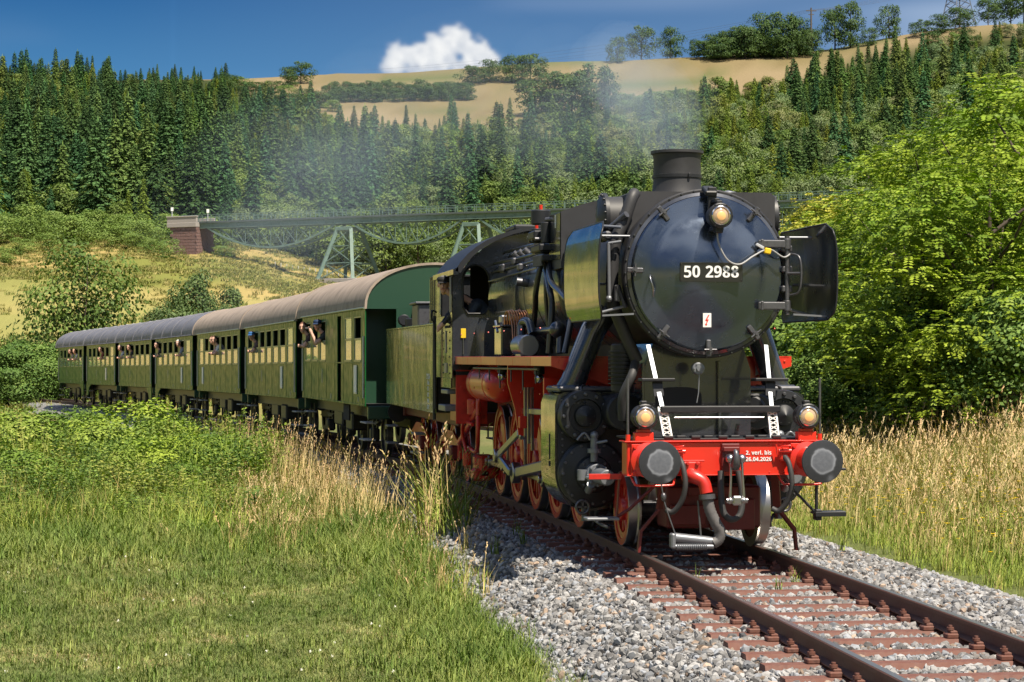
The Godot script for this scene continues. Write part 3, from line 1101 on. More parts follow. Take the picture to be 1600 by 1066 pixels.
	hc.box(Vector3(-0.64, 0.2, -0.46), Vector3(0.05, 0.16, 0.12), 0.015)
	put("hose_rest", hc, M.steel_grey, L)
	put("chain", mb().tube(bez([Vector3(-0.75, 0.88, -0.56), Vector3(-0.71, 0.6, -0.53), Vector3(-0.6, 0.25, -0.48)], 6), 0.009, 5).ball(Vector3(-0.72, 0.66, -0.53), 0.03, 8, 1.6).tube([Vector3(-0.36, 0.62, -0.48), Vector3(-0.33, 0.25, -0.47)], 0.012, 5), M.steel_dark, L)
	# apron and saddle behind the beam
	var sad := PackedVector2Array([Vector2(-0.62, 1.26), Vector2(0.62, 1.26), Vector2(0.62, 2.0), Vector2(0.52, 2.3), Vector2(-0.52, 2.3), Vector2(-0.62, 2.0)])
	var sd := put("smokebox_saddle", mb().extrude(sad, -1.95, -3.3), M.black_gloss, L)
	var hole := PackedVector2Array()
	for k in 24:
		var a := TAU * k / 24
		hole.append(Vector2(-0.22 + 0.27 * signf(cos(a)) * pow(absf(cos(a)), 0.6), 1.66 + 0.15 * signf(sin(a)) * pow(absf(sin(a)), 0.6)))
	put("saddle_opening", mb().extrude(hole, -1.946, -1.96), M.inside_dark, sd)
	var apr := put("apron_plate", mb().box(Vector3(0.24, 1.68, -1.9), Vector3(0.03, 0.85, 0.06), 0.005).box(Vector3(-0.64, 1.66, -1.92), Vector3(0.03, 0.85, 0.06), 0.005), M.black_gloss, L)
	apr.set_meta("label", "dark upright ribs of the saddle")
	put("drain_cap", mb().cyl(Vector3(-0.09, 2.02, -1.62), Vector3(-0.09, 2.02, -1.52), 0.07, 14, 0.012).cyl(Vector3(-0.09, 2.02, -1.52), Vector3(-0.09, 2.02, -1.49), 0.03, 10).bolts(Vector3(-0.09, 2.02, -1.52), Vector3.BACK, 0.055, 0.01, 0.012, 6), M.steel_grey, L)
	put("cap_chain", mb().tube([Vector3(-0.09, 1.96, -1.5), Vector3(-0.1, 1.75, -1.5), Vector3(-0.12, 1.64, -1.5)], 0.007, 5), M.steel_grey, L)
	# front platform of raised chequer strips
	var plat := put("front_platform", mb().box(Vector3(-0.02, 1.262, -1.3), Vector3(1.9, 0.02, 1.0), 0.004), M.black_dull, L)
	var tr := mb()
	for k in 9:
		tr.box(Vector3(-0.6 + k * 0.15, 1.285, -0.85 - (k % 2) * 0.05), Vector3(0.1, 0.03, 0.12), 0.006)
	put("tread_strip", tr, M.black_dull, plat)
	# the two sloping braces with their pierced feet and step boards
	for s in [-1.0, 1.0]:
		var x0: float = s * 0.66
		var br := put("smokebox_brace", mb().bar(Vector3(x0 * 1.02, 2.28, -1.5), Vector3(x0 * 0.93, 1.6, -1.06), 0.045, 0.02, Vector3.BACK), M.brace_grey, L)
		var ft := mb()
		for e in [-1, 1]:
			ft.bar(Vector3(x0 * 0.93 + e * 0.045, 1.6, -1.06), Vector3(x0 * 0.9 + e * 0.045, 1.26, -0.86), 0.014, 0.03, Vector3.BACK)
		for k in 7:
			var u := Vector3(x0 * 0.93, 1.6, -1.06).lerp(Vector3(x0 * 0.9, 1.26, -0.86), (k + 0.5) / 7.0)
			ft.bar(u + Vector3(-0.045, 0.022, 0), u + Vector3(0.045, -0.022, 0), 0.012, 0.02, Vector3.BACK)
			ft.bar(u + Vector3(-0.045, -0.022, 0), u + Vector3(0.045, 0.022, 0), 0.012, 0.018, Vector3.BACK)
		put("pierced_foot", ft, M.white_paint, br)
		put("step_board", mb().box(Vector3(x0 * 0.97, 1.9, -1.22), Vector3(0.38, 0.035, 0.2), 0.008).bar(Vector3(x0 * 0.97, 1.88, -1.2), Vector3(x0 * 0.95, 1.72, -1.16), 0.11, 0.03, Vector3.BACK), M.black_dull, br)
	var hb2 := mb().box(Vector3(0.02, 1.58, -0.98), Vector3(1.34, 0.075, 0.05), 0.012)
	put("front_crossbar", hb2, M.black_dull, L)
	put("crossbar_rod", mb().tube([Vector3(-0.5, 1.49, -0.96), Vector3(0.5, 1.49, -0.96)], 0.011, 6), M.steel, L)
	# pony truck frame under the beam
	put("pony_truck_frame", mb().box(Vector3(0, 0.5, -1.45), Vector3(1.06, 0.46, 0.5), 0.02).box(Vector3(0, 0.68, -1.16), Vector3(0.6, 0.1, 0.08), 0.01).box(Vector3(0.2, 0.42, -1.17), Vector3(0.5, 0.34, 0.05), 0.01).box(Vector3(-0.3, 0.42, -1.17), Vector3(0.4, 0.22, 0.05), 0.01), M.red_dark, L)
	for s in [-1.0, 1.0]:
		put("main_frame", mb().extrude(PackedVector2Array([Vector2(0.8, 0.9), Vector2(0.8, 1.24), Vector2(3.5, 1.24), Vector2(4.0, 1.45), Vector2(13.4, 1.45), Vector2(13.4, 0.62), Vector2(12.6, 0.5), Vector2(4.2, 0.5), Vector2(3.4, 0.9)]), -0.045, 0.045, Transform3D(Basis(Vector3(0, 0, -1), Vector3.UP, Vector3.RIGHT), Vector3(s * 0.52, 0, 0))), M.red_frame, L)


func loco_boiler(L: Node3D) -> void:
	var ax := Vector3.BACK
	var c := Vector3(0, BOILER, 0)
	var sb := put("smokebox", mb().lathe([Vector2(0.905, -3.6), Vector2(0.905, -1.66), Vector2(0.945, -1.655), Vector2(0.945, -1.545), Vector2(0.93, -1.53), Vector2(0.86, -1.53), Vector2(0.0, -1.56)], c, ax, 72), M.smoke_black, L)
	put("front_rim", mb().lathe([Vector2(0.9, -1.535), Vector2(0.905, -1.515), Vector2(0.868, -1.5), Vector2(0.862, -1.53)], c, ax, 72).bolts(c + Vector3(0, 0, -1.53), ax, 0.925, 0.012, 0.014, 40), M.black_gloss, sb)
	# door
	var prof := [Vector2(0.86, -1.53), Vector2(0.862, -1.49), Vector2(0.845, -1.472), Vector2(0.72, -1.452), Vector2(0.68, -1.444)]
	for k in 13:
		var r := 0.66 * (1.0 - k / 12.0)
		prof.append(Vector2(maxf(r, 0.0), -1.44 + 0.145 * (1.0 - (r / 0.66) * (r / 0.66))))
	var door := put("smokebox_door", mb().lathe(prof, c, ax, 96, 25.0), M.door_black, L)
	for deg in [38.0, -38.0, 88.0, 142.0, -142.0, 180.0]:
		var dogs := mb()
		var o := around(-1.47, deg, 0.8)
		var out := (around(-1.47, deg, 0.95) - o).normalized()
		dogs.bar(o - out * 0.06 + ax * 0.03, o + out * 0.13 + ax * 0.04, 0.055, 0.035, ax, 0.01)
		dogs.cyl(o + out * 0.05 + ax * 0.02, o + out * 0.05 + ax * 0.14, 0.018, 8)
		dogs.cyl(o + out * 0.05 + ax * 0.085, o + out * 0.05 + ax * 0.12, 0.036, 6)
		var sd := out.cross(ax)
		dogs.tube([o + out * 0.05 + ax * 0.12 - sd * 0.07, o + out * 0.05 + ax * 0.12 + sd * 0.07], 0.011, 6)
		put("door_clamp", dogs, M.steel_dark, door)
	var hg := mb()
	for y in [0.33, -0.36]:
		hg = mb()
		hg.bar(Vector3(0.56, BOILER + y, -1.4), Vector3(0.93, BOILER + y, -1.42), 0.035, 0.085, Vector3.UP, 0.01)
		hg.box(Vector3(0.6, BOILER + y, -1.385), Vector3(0.03, 0.1, 0.03), 0.006)
		hg.cyl(Vector3(0.9, BOILER + y - 0.06, -1.43), Vector3(0.9, BOILER + y + 0.06, -1.43), 0.045, 10, 0.008)
		put("hinge_strap", hg, M.steel_dark, door)
	hg = mb()
	hg.cyl(Vector3(0.9, BOILER - 0.46, -1.43), Vector3(0.9, BOILER + 0.42, -1.43), 0.028, 10)
	for y in [0.28, 0.05, -0.17]:
		hg.box(Vector3(0.9, BOILER + y, -1.46), Vector3(0.12, 0.07, 0.08), 0.012)
	put("hinge_pin", hg, M.steel_dark, door)
	put("door_handrail", mb().tube(bez([Vector3(0.93, BOILER + 0.22, -1.4), Vector3(1.0, BOILER + 0.18, -1.3), Vector3(1.02, BOILER, -1.28), Vector3(1.0, BOILER - 0.2, -1.3), Vector3(0.93, BOILER - 0.24, -1.4)], 5), 0.013, 6).tube([Vector3(0.9, BOILER + 0.0, -1.4), Vector3(1.03, BOILER, -1.28)], 0.018, 6), M.steel_dark, door)
	put("door_grab", mb().tube(bez([Vector3(-0.66, BOILER - 0.03, -1.44), Vector3(-0.68, BOILER - 0.06, -1.36), Vector3(-0.65, BOILER - 0.17, -1.35), Vector3(-0.63, BOILER - 0.26, -1.43)], 5), 0.012, 6), M.steel, door)
	# number plate with raised figures, and the warning plate
	var np := put("number_plate", mb().box(Vector3(-0.01, 3.085, -1.275), Vector3(0.71, 0.215, 0.012), 0.004), M.plate_black, L)
	var fr := mb()
	for e in [[0, 0.1, 0.7, 0.012], [0, -0.1, 0.7, 0.012]]:
		fr.box(Vector3(-0.01 + e[0], 3.085 + e[1], -1.268), Vector3(e[2], e[3], 0.008))
	for x in [-0.35, 0.33]:
		for y in [-0.085, 0.085]:
			fr.bolt(Vector3(x, 3.085 + y, -1.268), ax, 0.009, 0.008)
	put("plate_fixing", fr, M.plate_black, np)
	text("number", "50 2988", 0.128, M.lettering, Vector3(-0.01, 3.087, -1.267), np, 900)
	put("plate_bracket", mb().box(Vector3(-0.26, 3.09, -1.3), Vector3(0.04, 0.12, 0.07)).box(Vector3(0.24, 3.09, -1.3), Vector3(0.04, 0.12, 0.07)), M.black_dull, np)
	var wp := put("warning_plate", mb().box(Vector3(-0.04, 2.555, -1.345), Vector3(0.095, 0.155, 0.008), 0.002), M.white_paint, L)
	wp.rotate_object_local(Vector3.UP, 0.0)
	put("lightning_symbol", mb().extrude(PackedVector2Array([Vector2(0.015, 0.06), Vector2(-0.022, -0.005), Vector2(-0.002, -0.005), Vector2(-0.012, -0.04), Vector2(-0.024, -0.036), Vector2(-0.012, -0.062), Vector2(0.006, -0.044), Vector2(-0.004, -0.043), Vector2(0.02, 0.01), Vector2(0.001, 0.01), Vector2(0.028, 0.06)]), -1.341, -1.338, Transform3D(Basis(), Vector3(-0.042, 2.555, 0))), M.red, wp)
	# top lamp and its cable
	lamp(L, Vector3(0.05, 3.7, -1.13))
	put("lamp_iron", mb().box(Vector3(0.02, 3.86, -1.35), Vector3(0.1, 0.34, 0.04), 0.01).box(Vector3(0.03, 3.87, -1.26), Vector3(0.06, 0.05, 0.2), 0.01).box(Vector3(0.05, 3.56, -1.28), Vector3(0.12, 0.05, 0.2), 0.01).bar(Vector3(0.0, 4.03, -1.5), Vector3(0.0, 3.95, -1.3), 0.13, 0.06, Vector3.UP, 0.01), M.black_dull, L)
	var cb := put("lamp_cable", mb().tube(bez([Vector3(0.04, 3.55, -1.2), Vector3(0.06, 3.4, -1.22), Vector3(0.16, 3.22, -1.22), Vector3(0.3, 3.17, -1.23), Vector3(0.46, 3.26, -1.27), Vector3(0.6, 3.33, -1.33), Vector3(0.7, 3.34, -1.36), Vector3(0.84, 3.26, -1.37), Vector3(0.93, 3.3, -1.4)], 6), 0.011, 6), M.cable_grey, L)
	put("yellow_plug", mb().box(Vector3(0.645, 3.325, -1.33), Vector3(0.075, 0.065, 0.06), 0.01, Basis(Vector3.BACK, -0.2)), M.yellow, cb)
	put("cable_clip", mb().box(Vector3(0.57, 3.38, -1.37), Vector3(0.1, 0.035, 0.03), 0.006, Basis(Vector3.BACK, -0.5)), M.silver_paint, cb)
	# chimney
	var ch := put("chimney", mb().lathe([Vector2(0.42, 3.86), Vector2(0.34, 3.98), Vector2(0.3, 4.08), Vector2(0.282, 4.2), Vector2(0.278, 4.48), Vector2(0.29, 4.53), Vector2(0.312, 4.545), Vector2(0.312, 4.575), Vector2(0.285, 4.58), Vector2(0.26, 4.54), Vector2(0.25, 3.9)], Vector3(0, 0, -2.95), Vector3.UP, 48), M.black_matte, L)
	put("chimney_band", mb().lathe([Vector2(0.278, 4.25), Vector2(0.293, 4.254), Vector2(0.293, 4.292), Vector2(0.278, 4.296)], Vector3(0, 0, -2.95), Vector3.UP, 48).box(Vector3(0.08, 4.273, -2.66), Vector3(0.03, 0.05, 0.03), 0.006), M.black_dull, ch)
	# feed water heater across the smokebox top
	var hp := PackedVector2Array([Vector2(-0.78, 3.45), Vector2(-0.78, 4.0), Vector2(-0.7, 4.035), Vector2(0.9, 4.035), Vector2(0.95, 3.98), Vector2(0.95, 3.45)])
	var hw := put("heater_casing", mb().extrude(hp, -2.1, -2.75), M.black_matte, L)
	put("heater_drum", mb().cyl(Vector3(-0.97, 3.74, -2.42), Vector3(1.0, 3.76, -2.42), 0.25, 28, 0.01), M.black_matte, hw)
	for s in [-1.0, 1.0]:
		put("heater_cover", mb().lathe([Vector2(0.28, 0.0), Vector2(0.285, 0.045), Vector2(0.24, 0.07), Vector2(0, 0.1)], Vector3(s * 0.965, 3.75, -2.42), Vector3(s, 0, 0), 28).bolts(Vector3(s * 1.01, 3.75, -2.42), Vector3(s, 0, 0), 0.262, 0.017, 0.025, 18), M.black_dull, hw)
	put("small_dome", mb().lathe([Vector2(0.14, 3.7), Vector2(0.13, 4.06), Vector2(0.1, 4.1), Vector2(0, 4.125)], Vector3(0.62, 0, -2.95), Vector3.UP, 20), M.steel_grey, L)
	# barrel, bands, firebox
	var pr := [Vector2(0.9, -9.3)]
	for k in 6:
		var z := -8.7 + k * 1.0
		pr.append_array([Vector2(0.9, z - 0.04), Vector2(0.908, z - 0.035), Vector2(0.908, z + 0.035), Vector2(0.9, z + 0.04)])
	pr.append(Vector2(0.9, -3.58))
	put("boiler_barrel", mb().lathe(pr, c, ax, 64, 20.0), M.black_boiler, L)
	var fb := PackedVector2Array()
	for k in 33:
		var a := PI * k / 32
		fb.append(Vector2(0.935 * cos(a), BOILER + 0.935 * sin(a)))
	fb.append_array(PackedVector2Array([Vector2(-0.93, 2.75), Vector2(-0.84, 2.2), Vector2(-0.78, 1.75), Vector2(0.78, 1.75), Vector2(0.84, 2.2), Vector2(0.93, 2.75)]))
	put("firebox", mb().extrude(fb, -9.25, -11.95), M.black_boiler, L)
	put("under_boiler", mb().box(Vector3(0, 2.1, -6.4), Vector3(0.9, 0.6, 5.6), 0.02).box(Vector3(0, 1.2, -8.2), Vector3(0.9, 0.9, 8.0), 0.02), M.black_dull, L)
	# domes
	var sx := PackedVector2Array([Vector2(-0.93, 3.3), Vector2(-0.93, 4.03), Vector2(-0.6, 4.14), Vector2(-0.2, 4.23), Vector2(0.2, 4.23), Vector2(0.6, 4.14), Vector2(0.93, 4.03), Vector2(0.93, 3.3)])
	var sa := put("sand_box", mb().extrude(sx, -5.5, -6.35, Transform3D(), 10.0), M.black_matte, L)
	put("sand_box_side", mb().box(Vector3(-0.935, 3.72, -5.92), Vector3(0.012, 0.6, 0.8), 0.003), M.black_side, sa)
	put("white_mark", mb().box(Vector3(-0.943, 3.92, -5.85), Vector3(0.006, 0.17, 0.05)), M.white_paint, sa)
	put("steam_dome", mb().lathe([Vector2(0.4, 3.8), Vector2(0.38, 4.0), Vector2(0.37, 4.1), Vector2(0.3, 4.18), Vector2(0.15, 4.22), Vector2(0, 4.23)], Vector3(0, 0, -8.0), Vector3.UP, 28), M.black_matte, L)
	# smoke deflectors: plates bent in at top and bottom, corners rounded
	for s in [-1.0, 1.0]:
		var d := mb()
		var line: Array[Vector2] = []
		for k in 15:
			var y := 2.56 + 1.06 * k / 14.0
			var e := absf(y - 3.09) / 0.53
			line.append(Vector2(s * (1.335 - 0.06 * pow(e, 4.0) - (0.02 if y > 3.09 else 0.0) * pow(e, 2.0)), y))
		var nz := 20
		for face in [-1.0, 1.0]:
			var grid: Array = []
			for k in 15:
				var e := absf(line[k].y - 3.09) / 0.53
				var cut := 0.0
				if e > 0.78:
					cut = 0.16 * (1.0 - sqrt(maxf(0.0, 1.0 - pow((e - 0.78) / 0.22, 2.0))))
				var row: Array = []
				var t2: Vector2 = (line[mini(k + 1, 14)] - line[maxi(k - 1, 0)]).normalized()
				var nn: Vector3 = Vector3(t2.y, -t2.x, 0) * face
				for i in nz + 1:
					var z := lerpf(-0.97 - cut, -3.05 + cut, float(i) / nz)
					row.append([Vector3(line[k].x, line[k].y, z) + nn * 0.005, nn])
				grid.append(row)
			for k in 14:
				for i in nz:
					d.quadn(grid[k][i][0], grid[k + 1][i][0], grid[k + 1][i + 1][0], grid[k][i + 1][0], grid[k][i][1], grid[k + 1][i][1], grid[k + 1][i + 1][1], grid[k][i + 1][1])
		var o := put("smoke_deflector", d, M.black_side, L)
		var edge := mb()
		var rim: Array = []
		for k in 15:
			var e := absf(line[k].y - 3.09) / 0.53
			var cut := 0.0
			if e > 0.78:
				cut = 0.16 * (1.0 - sqrt(maxf(0.0, 1.0 - pow((e - 0.78) / 0.22, 2.0))))
			rim.append([Vector3(line[k].x, line[k].y, -0.97 - cut), Vector3(line[k].x, line[k].y, -3.05 + cut)])
		var loop: Array = []
		for k in 15:
			loop.append(rim[k][0])
		for k in 15:
			loop.append(rim[14 - k][1])
		loop.append(rim[0][0])
		edge.tube(loop, 0.011, 6, false)
		put("deflector_edge", edge, M.black_dull, o)
		put("deflector_bracket", mb().tube([Vector3(s * 0.88, 2.72, -1.7), Vector3(s * 1.25, 2.62, -1.75)], 0.018, 6).tube([Vector3(s * 0.8, 3.5, -1.75), Vector3(s * 1.27, 3.5, -1.7)], 0.016, 6).tube([Vector3(s * 0.9, 3.0, -2.8), Vector3(s * 1.3, 3.0, -2.8)], 0.016, 6).bar(Vector3(s * 1.28, 2.6, -1.2), Vector3(s * 0.9, 2.62, -1.2), 0.03, 0.02), M.steel_grey, o)


func loco_cylinders(L: Node3D) -> void:
	for s in [-1.0, 1.0]:
		# block seen from the front: flat top, side rounded under at the bottom
		var p := PackedVector2Array([Vector2(0.6, 0.42), Vector2(0.6, 1.74), Vector2(1.4, 1.74), Vector2(1.47, 1.7), Vector2(1.5, 1.6)])
		for k in 10:
			var a := PI * 0.5 * k / 9
			p.append(Vector2(1.1 + 0.4 * cos(a), 0.82 - 0.46 * sin(a)))
		for i in p.size():
			p[i].x *= s
		var blk := put("cylinder_block", mb().extrude(p, -2.74, -3.7), M.black_side, L)
		var pin := PackedVector2Array()
		for q in p:
			pin.append(Vector2(s * 1.05, 1.05) + (q - Vector2(s * 1.05, 1.05)) * 0.93)
		put("cylinder_face", mb().extrude(pin, -2.7, -2.74), M.black_dull, blk)
		var rv := mb()
		for k in 13:
			rv.bolt(Vector3(s * 1.42, 0.75 + k * 0.075, -2.7), Vector3.BACK, 0.014, 0.02)
		for k in 8:
			var a := PI * 0.5 * k / 7
			rv.bolt(Vector3(s * (1.1 + 0.33 * cos(a)), 0.8 - 0.38 * sin(a), -2.7), Vector3.BACK, 0.014, 0.02)
		put("face_bolt", rv, M.steel_dark, blk)
		# casing's slots and seams
		put("casing_slot", mb().box(Vector3(s * 1.503, 1.1, -3.1), Vector3(0.008, 0.3, 0.025)).box(Vector3(s * 1.503, 0.9, -3.1), Vector3(0.01, 0.06, 0.05)), M.inside_dark, blk)
		var vc := put("valve_chest", mb().lathe([Vector2(0.3, 0.0), Vector2(0.3, 0.16), Vector2(0.29, 0.2), Vector2(0.2, 0.21), Vector2(0.19, 0.17), Vector2(0.13, 0.17), Vector2(0.12, 0.24), Vector2(0.07, 0.26), Vector2(0.0, 0.3)], Vector3(s * 1.18, 1.47, -2.74), Vector3.BACK, 32), M.black_dull, L)
		put("cover_bolt", mb().bolts(Vector3(s * 1.18, 1.47, -2.54), Vector3.BACK, 0.25, 0.024, 0.035, 12).bolts(Vector3(s * 1.18, 1.47, -2.51), Vector3.BACK, 0.09, 0.015, 0.02, 6), M.steel_dark, vc)
		put("inner_drum", mb().cyl(Vector3(s * 0.78, 1.52, -2.74), Vector3(s * 0.78, 1.52, -2.25), 0.21, 24, 0.02).cyl(Vector3(s * 0.95, 1.55, -2.9), Vector3(s * 0.7, 1.55, -2.2), 0.16, 16, 0.02), M.black_dull, vc)
		var cc := put("cylinder_cover", mb().lathe([Vector2(0.4, 0.0), Vector2(0.4, 0.1), Vector2(0.37, 0.13), Vector2(0.22, 0.16), Vector2(0.2, 0.22), Vector2(0.1, 0.25), Vector2(0.085, 0.32), Vector2(0.06, 0.33), Vector2(0, 0.34)], Vector3(s * 1.08, 0.8, -2.74), Vector3.BACK, 36), M.black_dull, L)
		put("cover_bolt", mb().bolts(Vector3(s * 1.08, 0.8, -2.62), Vector3.BACK, 0.345, 0.02, 0.03, 16).bolts(Vector3(s * 1.08, 0.8, -2.53), Vector3.BACK, 0.17, 0.02, 0.035, 8), M.steel_dark, cc)
		put("tail_rod", mb().cyl(Vector3(s * 1.08, 0.8, -2.5), Vector3(s * 1.08, 0.8, -1.75), 0.09, 16, 0.012).cyl(Vector3(s * 1.08, 0.8, -2.5), Vector3(s * 1.08, 0.8, -2.3), 0.13, 16, 0.01).bolts(Vector3(s * 1.08, 0.8, -2.3), Vector3.BACK, 0.115, 0.018, 0.03, 8), M.steel_grey, cc)
		var rl := mb()
		rl.cyl(Vector3(s * 1.1, 0.95, -2.42), Vector3(s * 1.1, 1.22, -2.42), 0.045, 10).cyl(Vector3(s * 1.1, 1.05, -2.42), Vector3(s * 1.1, 1.1, -2.42), 0.08, 8)
		rl.ball(Vector3(s * 1.1, 1.25, -2.42), 0.05, 10).tube([Vector3(s * 1.1, 1.16, -2.4), Vector3(s * 0.96, 1.19, -2.35)], 0.018, 6)
		rl.cyl(Vector3(s * 1.24, 0.86, -2.42), Vector3(s * 1.24, 0.74, -2.42), 0.06, 10).cyl(Vector3(s * 1.16, 0.62, -2.45), Vector3(s * 1.16, 0.7, -2.3), 0.05, 8)
		rl.tube(bez([Vector3(s * 1.15, 1.2, -2.42), Vector3(s * 1.22, 1.28, -2.4), Vector3(s * 1.3, 1.2, -2.42)], 4), 0.014, 6)
		put("relief_valve", rl, M.steel_grey, cc)
		var tp := mb()
		for k in 5:
			tp.tube(bez([Vector3(s * (1.1 + 0.05 * k), 1.74, -2.95 - 0.12 * k), Vector3(s * (1.12 + 0.06 * k), 1.82, -2.9 - 0.12 * k), Vector3(s * 1.2, 1.78, -2.7 - 0.14 * k), Vector3(s * (1.18 + 0.04 * k), 1.62, -2.56)], 4), 0.013, 6)
			tp.cyl(Vector3(s * (1.0 + 0.1 * k), 1.73, -2.85 - 0.17 * k), Vector3(s * (1.0 + 0.1 * k), 1.81, -2.85 - 0.17 * k), 0.045, 8)
		tp.box(Vector3(s * 1.1, 1.775, -3.2), Vector3(0.7, 0.06, 0.9), 0.02)
		put("oil_pipe", tp, M.steel_dark, blk)
		put("drain_cock", mb().cyl(Vector3(s * 1.15, 0.42, -2.7), Vector3(s * 1.15, 0.25, -2.68), 0.05, 10).ring(Vector3(s * 1.2, 0.42, -2.6), Vector3.BACK, 0.075, 0.018, 16, 6).box(Vector3(s * 1.2, 0.42, -2.6), Vector3(0.14, 0.02, 0.02)).box(Vector3(s * 1.2, 0.42, -2.6), Vector3(0.02, 0.14, 0.02)).tube(bez([Vector3(s * 1.1, 0.3, -2.7), Vector3(s * 1.0, 0.22, -2.5), Vector3(s * 0.95, 0.2, -2.3)], 4), 0.02, 6), M.steel_dark, L)
		# big steam pipe down from the smokebox
		put("steam_pipe", mb().tube([Vector3(s * 0.84, 2.72, -3.0), Vector3(s * 1.0, 2.45, -3.02), Vector3(s * 1.22, 1.86, -3.1), Vector3(s * 1.26, 1.72, -3.12)], [0.16, 0.15, 0.15, 0.19], 20).box(Vector3(s * 1.24, 1.78, -3.12), Vector3(0.4, 0.08, 0.4), 0.02), M.black_gloss, L)


func wheel(L: Node3D, called: String, x: float, y: float, z: float, r: float, spokes: int, face_red: Material, pin_deg := 0.0, weight := false) -> void:
	var s := signf(x)
	var ax := Vector3(s, 0, 0)
	var c := Vector3(x, y, z)
	var b := mb()
	b.lathe([Vector2(r - 0.15, -0.03), Vector2(r - 0.15, 0.055), Vector2(r - 0.075, 0.065), Vector2(r - 0.07, 0.06)], c, ax, 48)
	b.lathe([Vector2(0.0, 0.1), Vector2(0.1, 0.1), Vector2(0.13, 0.085), Vector2(0.15, 0.03), Vector2(0.15, -0.05)], c, ax, 24)
	for k in spokes:
		var a := TAU * k / spokes
		var d := Vector3(0, cos(a), sin(a))
		b.bar(c + d * 0.1 + ax * 0.03, c + d * (r - 0.13) + ax * 0.02, 0.055, 0.035, ax, 0.01)
	var o := put(called, b, M.red_frame, L)
	put("tyre", mb().lathe([Vector2(r - 0.08, -0.07), Vector2(r + 0.028, -0.07), Vector2(r + 0.028, -0.045), Vector2(r + 0.005, -0.03), Vector2(r, 0.07), Vector2(r - 0.01, 0.075)], c, ax, 56), M.tread, o)
	put("tyre_face", mb().lathe([Vector2(r - 0.008, 0.0755), Vector2(r - 0.075, 0.0755), Vector2(r - 0.08, 0.06)], c, ax, 56), face_red, o)
	put("wheel_back", mb().lathe([Vector2(r - 0.06, -0.055), Vector2(0.12, -0.055)], c, ax, 32), M.red_dark, o)
	if weight:
		var cw := PackedVector2Array()
		var a0 := deg_to_rad(pin_deg) + PI
		for k in 13:
			var a := a0 - 0.75 + 1.5 * k / 12
			cw.append(Vector2(cos(a), sin(a)) * (r - 0.13))
		for k in 5:
			var a := a0 + 0.6 - 1.2 * k / 4
			cw.append(Vector2(cos(a), sin(a)) * (r - 0.36))
		put("counterweight", mb().extrude(cw, 0.0, 0.075, Transform3D(Basis(Vector3(0, 0, 1), Vector3.UP, Vector3(s, 0, 0)) if s < 0.0 else Basis(Vector3(0, 0, 1), Vector3.UP, Vector3(s, 0, 0)), c)), M.red, o)


